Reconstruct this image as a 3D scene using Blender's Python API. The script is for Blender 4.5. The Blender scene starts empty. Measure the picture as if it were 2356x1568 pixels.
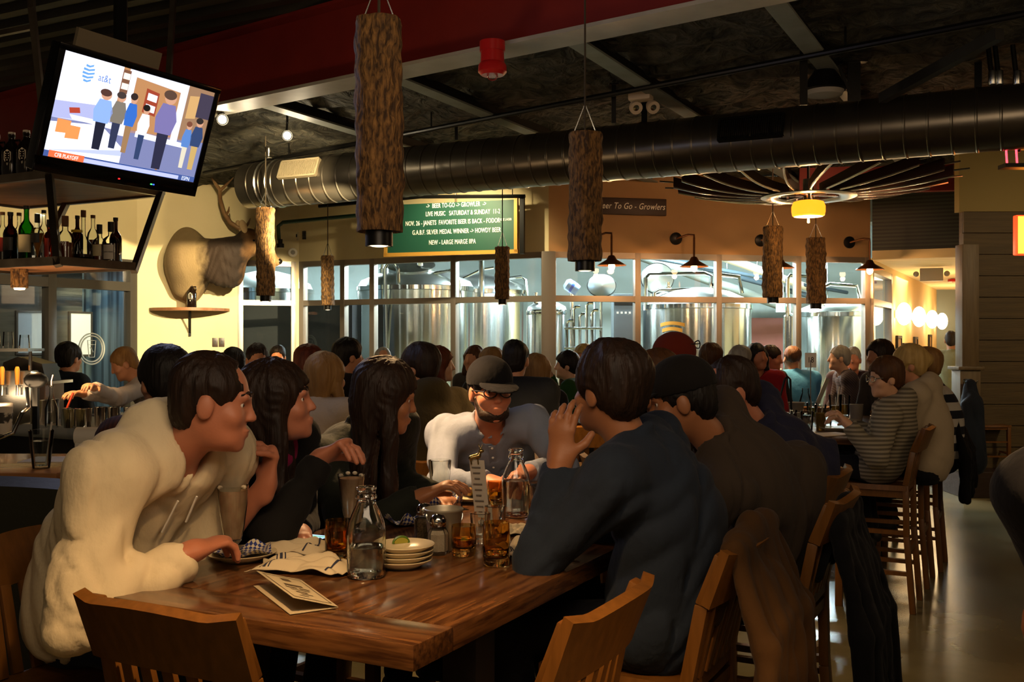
import bpy, bmesh, math, random
import numpy as np
from mathutils import Vector, Matrix
random.seed(7)
SC = bpy.context.scene
COL = SC.collection
PI = math.pi
F = 2356.0          # focal length in pixels (36 mm on a 36 mm sensor)
HZ = 784.0          # row of the horizon (level camera)
CZ = 1.6            # camera height

# ---------------------------------------------------------------- camera
cd = bpy.data.cameras.new('camera')
cam = bpy.data.objects.new('camera', cd)
COL.objects.link(cam)
cam.location = (0, 0, CZ)
cam.rotation_euler = (PI / 2, 0, 0)
cd.sensor_width = 36.0
cd.lens = 36.0
cd.shift_y = 0.0
cd.clip_start = 0.05
cd.clip_end = 200
SC.camera = cam
SC.view_settings.view_transform = 'Standard'
SC.view_settings.look = 'None'
SC.view_settings.exposure = 0.32
SC.view_settings.gamma = 1.0
SC.view_settings.use_curve_mapping = False
# ---------------------------------------------------------------- world: a dim night
w = bpy.data.worlds.new('night')
SC.world = w
w.use_nodes = True
w.node_tree.nodes['Background'].inputs[0].default_value = (1.0, 0.72, 0.45, 1)
w.node_tree.nodes['Background'].inputs[1].default_value = 0.045

def hexc(h, a=1.0):
    h = h.lstrip('#')
    c = [int(h[i:i + 2], 16) / 255.0 for i in (0, 2, 4)]
    c = [x / 12.92 if x <= 0.04045 else ((x + 0.055) / 1.055) ** 2.4 for x in c]
    return (c[0], c[1], c[2], a)

def lamp(kind, name, loc, power, col, size=0.05, target=None, angle=100, blend=0.6, sy=None):
    ld = bpy.data.lights.new(name, kind)
    ld.energy = power
    ld.color = col
    if kind == 'AREA':
        ld.size = size
        if sy:
            ld.shape = 'RECTANGLE'
            ld.size_y = sy
    else:
        ld.shadow_soft_size = size
    if kind == 'SPOT':
        ld.spot_size = math.radians(angle)
        ld.spot_blend = blend
    o = bpy.data.objects.new(name, ld)
    COL.objects.link(o)
    o.location = loc
    if target is not None:
        d = Vector(target) - Vector(loc)
        o.rotation_euler = d.to_track_quat('-Z', 'Y').to_euler()
    return o

WARM = (1.0, 0.60, 0.27)
COOL = (0.80, 0.97, 1.0)
# brewhouse behind the glass: fluorescent battens first, then added lights
for n, (x, y, p) in enumerate([(-3.2, 17.5, 640), (1.2, 15.2, 640), (4.4, 16.6, 640)]):
    lamp('AREA', 'brewhouse_light', (x, y, 3.5), p, COOL, 2.4, (x, y, 0), sy=0.5)
lamp('AREA', 'brewhouse_light', (-6.6, 15.6, 4.2), 55, COOL, 1.5, (-6.6, 15.6, 0), sy=0.5)
for n, (x, y) in enumerate([(-1.5, 14.0), (0.6, 13.6), (2.6, 13.6), (4.2, 14.0)]):
    lamp('AREA', 'brewhouse_light', (x, y, 4.3), 330, COOL, 1.6, (x, y + .9, 0), sy=0.12)  # row added inside the glass to put streaks on the tank fronts
for n, (x, y) in enumerate([(-3.2, 17.5), (1.2, 15.2), (4.4, 16.6)]):
    lamp('AREA', 'brewhouse_light', (x, y, 3.55), 420, COOL, 2.0, (x, y, 9), sy=0.3)  # upward areas added at the battens to brighten the brewhouse ceiling
lamp('AREA', 'bar_counter_light', (-3.1, 5.9, 1.25), 22, (1.0, 0.66, 0.36), 1.2, (-3.1, 6.2, 3), sy=0.5)  # upward area added over the back bar to light the rack underside
lamp('SPOT', 'brewhouse_work_light', (3.0, 19.6, 4.3), 2600, COOL, 0.12, (4.2, 8.6, 0), 17, 0.4)  # spot added to throw a cool patch across the dining floor
# ceiling spots, seen and added, washing the pale yellow walls
lamp('SPOT', 'track_spot_light', (-1.17, 9.0, 3.05), 2300, (1.0, 0.80, 0.46), 0.03, (-4.0, 13.0, 1.75), 37, 0.35)  # added spot, out of sight behind the big log, lights the elk wall
lamp('SPOT', 'ceiling_spot_light', (-2.02, 9.1, 3.22), 160, (1.0, 0.76, 0.42), 0.035, (-2.9, 13.4, 3.2), 75, 0.7)
lamp('SPOT', 'ceiling_spot_light', (-2.35, 8.25, 3.2), 520, (1.0, 0.78, 0.44), 0.035, (-4.9, 12.4, 2.75), 48, 0.7)
lamp('SPOT', 'sign_spot_light', (-0.62, 11.15, 3.5), 210, (1.0, 0.80, 0.46), 0.03, (-0.62, 12.1, 2.6), 110, 0.8)
lamp('POINT', 'ceiling_spot_glow', (-1.9, 9.2, 3.25), 9, (1.0, 0.82, 0.55), 0.05)  # points added beside the spotlights to brighten the ceiling around them
lamp('POINT', 'ceiling_spot_glow', (-2.2, 8.5, 3.22), 6, (1.0, 0.82, 0.55), 0.05)
# glow of the hallway
lamp('AREA', 'hallway_light', (5.9, 16.2, 2.55), 55, (1.0, 0.66, 0.32), 0.8, (5.9, 16.2, 0), sy=2.5)
# unseen fill added for the dining room and its right-hand walls
lamp('AREA', 'dining_room_light', (-1.6, -2.4, 3.4), 13, (1.0, 0.63, 0.30), 3.0, (-0.2, 3.5, 1.0), sy=3.0)
lamp('AREA', 'dining_room_light', (4.2, 3.4, 3.5), 26, (1.0, 0.66, 0.36), 2.0, (1.5, 8.5, 2.0), sy=2.0)
lamp('SPOT', 'dining_room_light', (3.4, 8.9, 3.35), 110, (1.0, 0.48, 0.22), 0.25, (2.5, 12.4, 2.95), 88, 0.9)
lamp('SPOT', 'dining_room_light', (6.1, 7.3, 3.3), 120, (1.0, 0.72, 0.38), 0.2, (5.4, 10.8, 1.3), 90, 0.9)
# unseen area added overhead to brighten the red beam and ceiling
lamp('AREA', 'bar_cove_light', (0.0, 1.0, 2.7), 34, (1.0, 0.74, 0.50), 1.6, (0.2, 5.5, 4.4), sy=1.6)
# ================================================================ materials
MATS = {}
def mat(name, col, rough=0.5, metal=0.0, spec=0.5, emit=None, estr=1.0, bump=None, var=None, coords='Object', trans=0.0, ior=1.45, sheen=0.0, alpha=1.0):
    """Principled material; bump=(scale, strength[, stretch]); var=(colour2, scale[, stretch, contrast])."""
    if name in MATS:
        return MATS[name]
    m = bpy.data.materials.new(name)
    m.use_nodes = True
    nt = m.node_tree
    b = nt.nodes['Principled BSDF']
    c = hexc(col) if isinstance(col, str) else col
    b.inputs['Base Color'].default_value = c
    b.inputs['Roughness'].default_value = rough
    b.inputs['Metallic'].default_value = metal
    b.inputs['Specular IOR Level'].default_value = spec
    b.inputs['Transmission Weight'].default_value = trans
    b.inputs['IOR'].default_value = ior
    b.inputs['Alpha'].default_value = alpha
    if sheen:
        b.inputs['Sheen Weight'].default_value = sheen
    if emit is not None:
        b.inputs['Emission Color'].default_value = hexc(emit) if isinstance(emit, str) else emit
        b.inputs['Emission Strength'].default_value = estr
    def noise(scale, stretch):
        tc = nt.nodes.new('ShaderNodeTexCoord')
        mp = nt.nodes.new('ShaderNodeMapping')
        mp.inputs['Scale'].default_value = stretch
        nt.links.new(tc.outputs[coords], mp.inputs['Vector'])
        n = nt.nodes.new('ShaderNodeTexNoise')
        n.inputs['Scale'].default_value = scale
        n.inputs['Detail'].default_value = 5
        nt.links.new(mp.outputs[0], n.inputs['Vector'])
        return n
    if bump:
        n = noise(bump[0], bump[2] if len(bump) > 2 else (1, 1, 1))
        bp = nt.nodes.new('ShaderNodeBump')
        bp.inputs['Strength'].default_value = bump[1]
        bp.inputs['Distance'].default_value = bump[3] if len(bump) > 3 else 0.01
        nt.links.new(n.outputs['Fac'], bp.inputs['Height'])
        nt.links.new(bp.outputs[0], b.inputs['Normal'])
    if var:
        n = noise(var[1], var[2] if len(var) > 2 else (1, 1, 1))
        r = nt.nodes.new('ShaderNodeValToRGB')
        ct = var[3] if len(var) > 3 else 0.25
        r.color_ramp.elements[0].position = 0.5 - ct
        r.color_ramp.elements[1].position = 0.5 + ct
        r.color_ramp.elements[0].color = c
        r.color_ramp.elements[1].color = hexc(var[0])
        nt.links.new(n.outputs['Fac'], r.inputs['Fac'])
        nt.links.new(r.outputs[0], b.inputs['Base Color'])
    MATS[name] = m
    return m

def pane_mat(name, tint=(0.95, 1.0, 1.0), ior=1.45):
    """thin architectural / vessel glass: fresnel mix of a clear transparent and a mirror lobe"""
    if name in MATS:
        return MATS[name]
    m = bpy.data.materials.new(name)
    m.use_nodes = True
    nt = m.node_tree
    nt.nodes.clear()
    o = nt.nodes.new('ShaderNodeOutputMaterial')
    mx = nt.nodes.new('ShaderNodeMixShader')
    fr = nt.nodes.new('ShaderNodeFresnel')
    fr.inputs[0].default_value = ior
    t = nt.nodes.new('ShaderNodeBsdfTransparent')
    t.inputs[0].default_value = (*tint, 1)
    g = nt.nodes.new('ShaderNodeBsdfGlossy')
    g.inputs['Roughness'].default_value = 0.02
    nt.links.new(fr.outputs[0], mx.inputs[0])
    nt.links.new(t.outputs[0], mx.inputs[1])
    nt.links.new(g.outputs[0], mx.inputs[2])
    nt.links.new(mx.outputs[0], o.inputs[0])
    MATS[name] = m
    return m

def stripes_mat(name, c1, c2, axis, scale, coords='Object', rough=0.9, duty=0.5, axis2=None):
    """stripe (or, with axis2, checker) pattern woven or printed in the thing itself"""
    if name in MATS:
        return MATS[name]
    m = mat(name, c1, rough)
    nt = m.node_tree
    b = nt.nodes['Principled BSDF']
    tc = nt.nodes.new('ShaderNodeTexCoord')
    def band(ax):
        vm = nt.nodes.new('ShaderNodeVectorMath'); vm.operation = 'DOT_PRODUCT'
        vm.inputs[1].default_value = Vector(ax) * scale
        nt.links.new(tc.outputs[coords], vm.inputs[0])
        fr = nt.nodes.new('ShaderNodeMath'); fr.operation = 'FRACT'
        nt.links.new(vm.outputs['Value'], fr.inputs[0])
        gt = nt.nodes.new('ShaderNodeMath'); gt.operation = 'GREATER_THAN'
        gt.inputs[1].default_value = duty
        nt.links.new(fr.outputs[0], gt.inputs[0])
        return gt
    f1 = band(axis)
    if axis2:
        f2 = band(axis2)
        d = nt.nodes.new('ShaderNodeMath'); d.operation = 'SUBTRACT'
        nt.links.new(f1.outputs[0], d.inputs[0]); nt.links.new(f2.outputs[0], d.inputs[1])
        a = nt.nodes.new('ShaderNodeMath'); a.operation = 'ABSOLUTE'
        nt.links.new(d.outputs[0], a.inputs[0])
        f1 = a
    mx = nt.nodes.new('ShaderNodeMix'); mx.data_type = 'RGBA'
    mx.inputs[6].default_value = hexc(c1); mx.inputs[7].default_value = hexc(c2)
    nt.links.new(f1.outputs[0], mx.inputs[0])
    nt.links.new(mx.outputs[2], b.inputs['Base Color'])
    return m

# ================================================================ mesh building
def link_mesh(name, V, Fc, m, parent=None, smooth=None, mats=None, midx=None):
    me = bpy.data.meshes.new(name)
    V = np.asarray(V, dtype=np.float32)
    if isinstance(Fc, np.ndarray):
        n = len(Fc)
        me.vertices.add(len(V)); me.vertices.foreach_set('co', V.ravel())
        me.loops.add(n * 4); me.loops.foreach_set('vertex_index', Fc.ravel().astype(np.int32))
        me.polygons.add(n); me.polygons.foreach_set('loop_start', np.arange(0, n * 4, 4, dtype=np.int32))
        me.update(calc_edges=True)
        me.validate()
    else:
        me.from_pydata(V.tolist(), [], Fc)
    for q in (mats or [m]):
        me.materials.append(q)
    if midx is not None:
        me.polygons.foreach_set('material_index', np.asarray(midx, dtype=np.int32))
    if smooth is not None:
        me.polygons.foreach_set('use_smooth', np.ones(len(me.polygons), dtype=bool))
        if smooth < 179:
            me.set_sharp_from_angle(angle=math.radians(smooth))
    me.update()
    o = bpy.data.objects.new(name, me)
    COL.objects.link(o)
    if parent is not None:
        o.parent = parent
    return o

def tag(o, label, cat, group=None, kind=None):
    o['label'] = label
    o['category'] = cat
    if group:
        o['group'] = group
    if kind:
        o['kind'] = kind
    return o

def thing(name, label, cat, loc=(0, 0, 0), rz=0.0, group=None):
    o = bpy.data.objects.new(name, None)
    o.empty_display_size = 0.1
    COL.objects.link(o)
    o.location = loc
    o.rotation_euler = (0, 0, rz)
    return tag(o, label, cat, group)

def struct(o):
    o['kind'] = 'structure'
    return o

def dup(root, loc=None, rz=None, label=None, group=None, scale=None):
    r = root.copy(); COL.objects.link(r)
    if loc is not None: r.location = loc
    if rz is not None: r.rotation_euler = (0, 0, rz)
    if scale is not None: r.scale = scale
    if label: r['label'] = label
    if group: r['group'] = group
    for ch in list(root.children):
        c = ch.copy(); COL.objects.link(c); c.parent = r
        for g in list(ch.children):
            d = g.copy(); COL.objects.link(d); d.parent = c
    return r

def frame_of(d, hint=Vector((0, 0, 1))):
    d = d.normalized()
    if abs(d.dot(hint)) > 0.98:
        hint = Vector((1, 0, 0))
    u = d.cross(hint).normalized()
    v = u.cross(d).normalized()
    return u, v

class MB:
    """collects shapes into one mesh"""
    def __init__(s):
        s.V = []; s.F = []; s.M = []; s.cur = 0
    def mi(s, i):
        s.cur = i; return s
    def add(s, V, Fc):
        n = len(s.V)
        s.V += [tuple(v) for v in V]
        for f in Fc:
            s.F.append([i + n for i in f]); s.M.append(s.cur)
        return s
    def box(s, c, d, rot=None, bev=0.0, taper=None):
        """centre c, full sizes d, optional Matrix/z-angle; bev chamfers the four vertical-ish edges and the rims"""
        R = Matrix.Rotation(rot, 3, 'Z') if isinstance(rot, (int, float)) else (rot or Matrix.Identity(3))
        hx, hy, hz = d[0] / 2, d[1] / 2, d[2] / 2
        bm = bmesh.new()
        bmesh.ops.create_cube(bm, size=1.0)
        for v in bm.verts:
            k = 1.0 if not taper else (taper if v.co.z < 0 else 1.0)
            v.co = Vector((v.co.x * 2 * hx * k, v.co.y * 2 * hy * k, v.co.z * 2 * hz))
        if bev > 0:
            bmesh.ops.bevel(bm, geom=bm.edges[:], offset=min(bev, hx * .9, hy * .9, hz * .9), segments=2, affect='EDGES', profile=0.6)
        bm.verts.index_update()
        c = Vector(c)
        s.add([R @ v.co + c for v in bm.verts], [[v.index for v in f.verts] for f in bm.faces])
        bm.free()
        return s
    def bar(s, a, b, wd, ht, hint=(0, 0, 1), bev=0.0):
        a = Vector(a); b = Vector(b); d = b - a
        u, v = frame_of(d, Vector(hint))
        R = Matrix((u, d.normalized(), v)).transposed()
        return s.box((a + b) / 2, (wd, d.length, ht), R, bev)
    def tube(s, pts, r, n=10, cap=True, sx=1.0):
        pts = [Vector(p) for p in pts]
        rr = r if isinstance(r, (list, tuple)) else [r] * len(pts)
        V = []; Fc = []
        pu = None
        for i, p in enumerate(pts):
            d = (pts[min(i + 1, len(pts) - 1)] - pts[max(i - 1, 0)])
            if pu is None:
                u, v = frame_of(d)
            else:
                d = d.normalized()
                u = (pu - d * pu.dot(d)).normalized(); v = d.cross(u) * -1
                v = u.cross(d)
            pu = u
            for k in range(n):
                a = 2 * PI * k / n
                V.append(p + (u * math.cos(a) * sx + v * math.sin(a)) * rr[i])
        for i in range(len(pts) - 1):
            for k in range(n):
                Fc.append([i * n + k, i * n + (k + 1) % n, (i + 1) * n + (k + 1) % n, (i + 1) * n + k])
        if cap:
            Fc.append(list(range(n))[::-1]); Fc.append([(len(pts) - 1) * n + k for k in range(n)])
        return s.add(V, Fc)
    def lathe(s, prof, c=(0, 0, 0), n=24, R=None, squash=None, jit=None):
        """prof: (radius, height) list, bottom to top; closed where radius is 0"""
        V = []; Fc = []
        R = R or Matrix.Identity(3); c = Vector(c)
        for (r, z) in prof:
            for k in range(n):
                a = 2 * PI * k / n
                rr = max(r, 1e-4)
                if jit: rr *= jit(a, z)
                V.append(R @ Vector((rr * math.cos(a), rr * math.sin(a) * (squash or 1), z)) + c)
        for i in range(len(prof) - 1):
            for k in range(n):
                Fc.append([i * n + k, i * n + (k + 1) % n, (i + 1) * n + (k + 1) % n, (i + 1) * n + k])
        return s.add(V, Fc)
    def disc(s, c, r, n=20, R=None, squash=1.0):
        R = R or Matrix.Identity(3); c = Vector(c)
        return s.add([R @ Vector((r * math.cos(2 * PI * k / n), r * squash * math.sin(2 * PI * k / n), 0)) + c for k in range(n)], [list(range(n))])
    def ball(s, c, r, n=14, R=None):
        r = (r, r, r) if not hasattr(r, '__len__') else r
        R = R or Matrix.Identity(3); c = Vector(c)
        V = []; Fc = []; h = n // 2
        for i in range(h + 1):
            t = PI * i / h
            for k in range(n):
                a = 2 * PI * k / n
                V.append(R @ Vector((r[0] * math.sin(t) * math.cos(a), r[1] * math.sin(t) * math.sin(a), -r[2] * math.cos(t))) + c)
        for i in range(h):
            for k in range(n):
                Fc.append([i * n + k, i * n + (k + 1) % n, (i + 1) * n + (k + 1) % n, (i + 1) * n + k])
        return s.add(V, Fc)
    def prism(s, poly, z0, z1, R=None, c=(0, 0, 0)):
        R = R or Matrix.Identity(3); c = Vector(c)
        n = len(poly)
        V = [R @ Vector((x, y, z0)) + c for x, y in poly] + [R @ Vector((x, y, z1)) + c for x, y in poly]
        Fc = [list(range(n))[::-1], list(range(n, 2 * n))] + [[k, (k + 1) % n, n + (k + 1) % n, n + k] for k in range(n)]
        return s.add(V, Fc)
    def sheet(s, fn, nu, nv):
        V = [fn(i / nu, j / nv) for i in range(nu + 1) for j in range(nv + 1)]
        Fc = [[i * (nv + 1) + j, (i + 1) * (nv + 1) + j, (i + 1) * (nv + 1) + j + 1, i * (nv + 1) + j + 1] for i in range(nu) for j in range(nv)]
        return s.add(V, Fc)
    def build(s, name, m, parent=None, smooth=35, mats=None, thick=0.0, fixn=True):
        o = link_mesh(name, s.V, s.F, m, parent, None, mats, s.M if mats else None)
        me = o.data
        bm = bmesh.new(); bm.from_mesh(me)
        bmesh.ops.remove_doubles(bm, verts=bm.verts, dist=2e-5)
        if fixn:
            bmesh.ops.recalc_face_normals(bm, faces=bm.faces)
        if thick:
            bmesh.ops.solidify(bm, geom=bm.faces[:], thickness=thick)
        bm.to_mesh(me); bm.free()
        if smooth:
            me.polygons.foreach_set('use_smooth', np.ones(len(me.polygons), dtype=bool))
            if smooth < 179:
                me.set_sharp_from_angle(angle=math.radians(smooth))
        return o

def P(px, py, D):
    """the place in the room seen at (px, py) in the photograph, D metres ahead"""
    return Vector(((px - 1178.0) / F * D, D, CZ + (HZ - py) / F * D))

def PZ(px, py, z):
    D = (CZ - z) * F / (py - HZ)
    return P(px, py, D)

AX = Vector((0.887, -0.462, 0)); BX = Vector((0.462, 0.887, 0))   # the building's two directions
AZ_A = math.atan2(AX.y, AX.x)
def rot_basis(x, y, z):
    return Matrix((x, y, z)).transposed()

def lettering(txt, size, R, c, m, parent, name='lettering', sx=1.0, depth=0.002, align='CENTER', shear=0.0):
    cu = bpy.data.curves.new('txt', 'FONT')
    cu.body = txt; cu.size = size; cu.align_x = align; cu.align_y = 'CENTER'; cu.shear = shear
    cu.extrude = depth; cu.resolution_u = 3; cu.space_character = 1.05
    to = bpy.data.objects.new('txt', cu); COL.objects.link(to)
    bpy.context.view_layer.update()
    dg = bpy.context.evaluated_depsgraph_get()
    me = bpy.data.meshes.new_from_object(to.evaluated_get(dg))
    bpy.data.objects.remove(to); bpy.data.curves.remove(cu)
    c = Vector(c)
    for v in me.vertices:
        v.co = R @ Vector((v.co.x * sx, v.co.y, v.co.z)) + c
    me.materials.clear(); me.materials.append(m)
    me.name = name
    o = bpy.data.objects.new(name, me); COL.objects.link(o); o.parent = parent
    return o

# ================================================================ sculpting with distance fields
class Sculpt:
    def __init__(s):
        s.p = []
    def cap(s, a, b, ra, rb=None, k=0.02, op='u', flat=False, sq=None):
        s.p.append(('c', np.array(a, float), np.array(b, float), ra, ra if rb is None else rb, k, op, flat, sq)); return s
    def ell(s, c, r, R=None, k=0.02, op='u'):
        Rm = np.eye(3) if R is None else np.array(R, float)
        s.p.append(('e', np.array(c, float), np.array(r, float), Rm, None, k, op, None, None)); return s
    def half(s, pt, n, k=0.004):
        """cut away everything on the +n side"""
        s.p.append(('h', np.array(pt, float), np.array(n, float) / np.linalg.norm(n), None, None, k, 'i', None, None)); return s
    def bounds(s):
        lo = np.full(3, 1e9); hi = -lo
        for q in s.p:
            if q[6] != 'u': continue
            a, b = s.bb(q); lo = np.minimum(lo, a); hi = np.maximum(hi, b)
        return lo, hi
    @staticmethod
    def bb(q):
        if q[0] == 'c':
            r = max(q[3], q[4])
            return np.minimum(q[1], q[2]) - r, np.maximum(q[1], q[2]) + r
        r = np.sqrt(((q[3] * q[2]) ** 2).sum(1)) if q[3] is not None else q[2]
        return q[1] - r, q[1] + r
    def mesh(s, h, disp=None, pad=0.02):
        lo, hi = s.bounds(); lo = lo - pad - 2 * h; hi = hi + pad + 2 * h
        n = np.ceil((hi - lo) / h).astype(int) + 1
        ax = [(lo[i] + h * np.arange(n[i])).astype(np.float32) for i in range(3)]
        G = np.full(n, 0.5, dtype=np.float32)
        for q in s.p:
            k = q[5]
            if q[0] == 'h':
                X = (ax[0] - q[1][0])[:, None, None] * q[2][0] + (ax[1] - q[1][1])[None, :, None] * q[2][1] + (ax[2] - q[1][2])[None, None, :] * q[2][2]
                G = np.maximum(G, X.astype(np.float32)); continue
            a, b = s.bb(q); m = k + 3 * h
            i0 = np.maximum(np.floor((a - m - lo) / h).astype(int), 0); i1 = np.minimum(np.ceil((b + m - lo) / h).astype(int) + 1, n)
            if (i1 <= i0).any(): continue
            sl = tuple(slice(i0[i], i1[i]) for i in range(3))
            x = ax[0][sl[0]][:, None, None]; y = ax[1][sl[1]][None, :, None]; z = ax[2][sl[2]][None, None, :]
            if q[0] == 'c':
                A = q[1]; B = q[2]; px = x - A[0]; py = y - A[1]; pz = z - A[2]; ba = B - A
                if q[8] is not None:           # squash along a direction
                    nv, f = q[8]; dn = (px * nv[0] + py * nv[1] + pz * nv[2]) * (1 / f - 1)
                    px = px + dn * nv[0]; py = py + dn * nv[1]; pz = pz + dn * nv[2]
                    ba = ba + np.array(nv) * ba.dot(nv) * (1 / f - 1)
                L2 = max(ba.dot(ba), 1e-12)
                t = np.clip((px * ba[0] + py * ba[1] + pz * ba[2]) / L2, 0, 1)
                d = np.sqrt((px - t * ba[0]) ** 2 + (py - t * ba[1]) ** 2 + (pz - t * ba[2]) ** 2) - (q[3] + (q[4] - q[3]) * t)
                if q[8] is not None: d = d * (0.5 + 0.5 * q[8][1])
                if q[7]:
                    L = math.sqrt(L2); e = (px * ba[0] + py * ba[1] + pz * ba[2]) / L - L
                    d = np.maximum(d, e)
            else:
                Rm = q[3]; px = x - q[1][0]; py = y - q[1][1]; pz = z - q[1][2]
                u = px * Rm[0, 0] + py * Rm[1, 0] + pz * Rm[2, 0]
                v = px * Rm[0, 1] + py * Rm[1, 1] + pz * Rm[2, 1]
                ww = px * Rm[0, 2] + py * Rm[1, 2] + pz * Rm[2, 2]
                r = q[2]
                k0 = np.sqrt((u / r[0]) ** 2 + (v / r[1]) ** 2 + (ww / r[2]) ** 2)
                k1 = np.sqrt((u / r[0] ** 2) ** 2 + (v / r[1] ** 2) ** 2 + (ww / r[2] ** 2) ** 2)
                d = k0 * (k0 - 1) / np.maximum(k1, 1e-6)
            d = d.astype(np.float32); f = G[sl]
            if q[6] == 'u':
                hh = np.clip(0.5 + 0.5 * (f - d) / k, 0, 1)
                G[sl] = f * (1 - hh) + d * hh - k * hh * (1 - hh)
            else:                               # subtract
                hh = np.clip(0.5 - 0.5 * (f + d) / k, 0, 1)
                G[sl] = f * (1 - hh) - d * hh + k * hh * (1 - hh)
        if disp is not None:
            G += disp(ax[0][:, None, None], ax[1][None, :, None], ax[2][None, None, :]).astype(np.float32)
        for i in range(3):                       # close at the border
            sl = [slice(None)] * 3
            for e in (0, -1):
                sl[i] = e; G[tuple(sl)] = np.maximum(G[tuple(sl)], 0.01)
        return surface_net(G, lo, h)

def surface_net(G, lo, h):
    S = G < 0
    n = np.array(G.shape)
    def sub(A, i, j, k):
        return A[i:n[0] - 1 + i, j:n[1] - 1 + j, k:n[2] - 1 + k]
    cnt = np.zeros(n - 1, dtype=np.int8)
    cs = [(i, j, k) for i in (0, 1) for j in (0, 1) for k in (0, 1)]
    for c in cs: cnt += sub(S, *c)
    act = (cnt > 0) & (cnt < 8)
    I, J, K = np.nonzero(act)
    if len(I) == 0:
        return np.zeros((0, 3)), np.zeros((0, 4), dtype=np.int32)
    idx = np.full(n - 1, -1, dtype=np.int32); idx[I, J, K] = np.arange(len(I))
    val = {c: G[I + c[0], J + c[1], K + c[2]] for c in cs}
    acc = np.zeros((len(I), 3)); num = np.zeros(len(I))
    for a in cs:
        for ax in range(3):
            if a[ax] == 1: continue
            b = list(a); b[ax] = 1; b = tuple(b)
            va, vb = val[a], val[b]; m = (va < 0) != (vb < 0)
            t = np.where(m, va / np.where(m, va - vb, 1), 0)
            for d in range(3):
                acc[:, d] += np.where(m, a[d] + (t if d == ax else 0), 0)
            num += m
    V = lo + h * (np.stack([I, J, K], 1) + acc / num[:, None])
    out = []
    for ax in range(3):
        o1, o2 = [d for d in range(3) if d != ax]
        s0 = [slice(0, None)] * 3; s1 = [slice(0, None)] * 3
        s0[ax] = slice(0, n[ax] - 1); s1[ax] = slice(1, n[ax])
        A = S[tuple(s0)]; B = S[tuple(s1)]
        E = np.argwhere(A != B)
        E = E[(E[:, o1] > 0) & (E[:, o2] > 0) & (E[:, o1] < n[o1] - 1) & (E[:, o2] < n[o2] - 1)]
        if len(E) == 0: continue
        flip = A[E[:, 0], E[:, 1], E[:, 2]]
        qs = []
        for (d1, d2) in ((-1, -1), (0, -1), (0, 0), (-1, 0)):
            e = E.copy(); e[:, o1] += d1; e[:, o2] += d2
            qs.append(idx[e[:, 0], e[:, 1], e[:, 2]])
        Q = np.stack(qs, 1)
        if ax == 1: flip = ~flip
        Q[~flip] = Q[~flip][:, ::-1]
        out.append(Q)
    Q = np.concatenate(out)
    return V, Q[(Q >= 0).all(1)]

def join_meshes(ms):
    V = []; Q = []; n = 0
    for v, q in ms:
        if len(v) == 0: continue
        V.append(v); Q.append(q + n); n += len(v)
    return np.concatenate(V), np.concatenate(Q).astype(np.int32)
# ================================================================ materials of the place
M_YEL = mat('pale_yellow_paint', '#cfc096', 0.75, bump=(60, 0.05), var=('#c8b88c', 2.0))
M_RED = mat('oxblood_paint', '#7e1d14', 0.6, bump=(30, 0.15), var=('#6e1812', 3))
M_FLANGE = mat('primer_grey', '#a9a59a', 0.5, var=('#8f8b80', 4))
M_JOIST = mat('joist_grey', '#7d817c', 0.5, var=('#66695f', 5))
M_BLACK = mat('black_paint', '#141311', 0.55)
M_BLK2 = mat('black_metal', '#1a1a19', 0.35, 0.6)
M_STEEL = mat('raw_steel', '#6e665a', 0.38, 0.85, var=('#4e463c', 7))
M_CHROME = mat('polished_steel', '#d4d6d4', 0.10, 1.0)
M_BRUSH = mat('brushed_steel', '#b9bcba', 0.24, 1.0)
M_ALU = mat('anodised_frame', '#8f857a', 0.38, 0.55)
M_GLASS = pane_mat('window_glass', (0.94, 0.985, 0.985))
M_DECK = mat('deck_dark', '#37342c', 0.55, 0.3, var=('#23211b', 2))
M_PLANK = mat('grey_barn_planks', '#5c4c2c', 0.62, bump=(8, 0.3, (1, 14, 14)), var=('#3c301a', 3.5, (0.5, 9, 9), 0.35))
M_FRAMEDK = mat('dark_bronze_frame', '#4a4640', 0.4, 0.5)
M_WHITE = mat('off_white', '#e6e0d2', 0.5)
M_DARKWOOD = mat('dark_wood', '#2a1a0e', 0.5, bump=(6, 0.2, (1, 12, 12)))

def spray_mat():
    m = mat('sprayed_ceiling', '#2c2b25', 0.85)
    nt = m.node_tree; b = nt.nodes['Principled BSDF']
    tc = nt.nodes.new('ShaderNodeTexCoord')
    n = nt.nodes.new('ShaderNodeTexNoise'); n.inputs['Scale'].default_value = 7; n.inputs['Detail'].default_value = 9; n.inputs['Distortion'].default_value = 1.2
    nt.links.new(tc.outputs['Object'], n.inputs['Vector'])
    r = nt.nodes.new('ShaderNodeValToRGB')
    r.color_ramp.elements[0].color = hexc('#242520'); r.color_ramp.elements[1].color = hexc('#5d5a4c')
    r.color_ramp.elements[0].position = .35; r.color_ramp.elements[1].position = .7
    nt.links.new(n.outputs['Fac'], r.inputs[0]); nt.links.new(r.outputs[0], b.inputs['Base Color'])
    bp = nt.nodes.new('ShaderNodeBump'); bp.inputs['Strength'].default_value = 1.0; bp.inputs['Distance'].default_value = 0.16
    nt.links.new(n.outputs['Fac'], bp.inputs['Height']); nt.links.new(bp.outputs[0], b.inputs['Normal'])
    return m
M_SPRAY = spray_mat()

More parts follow.
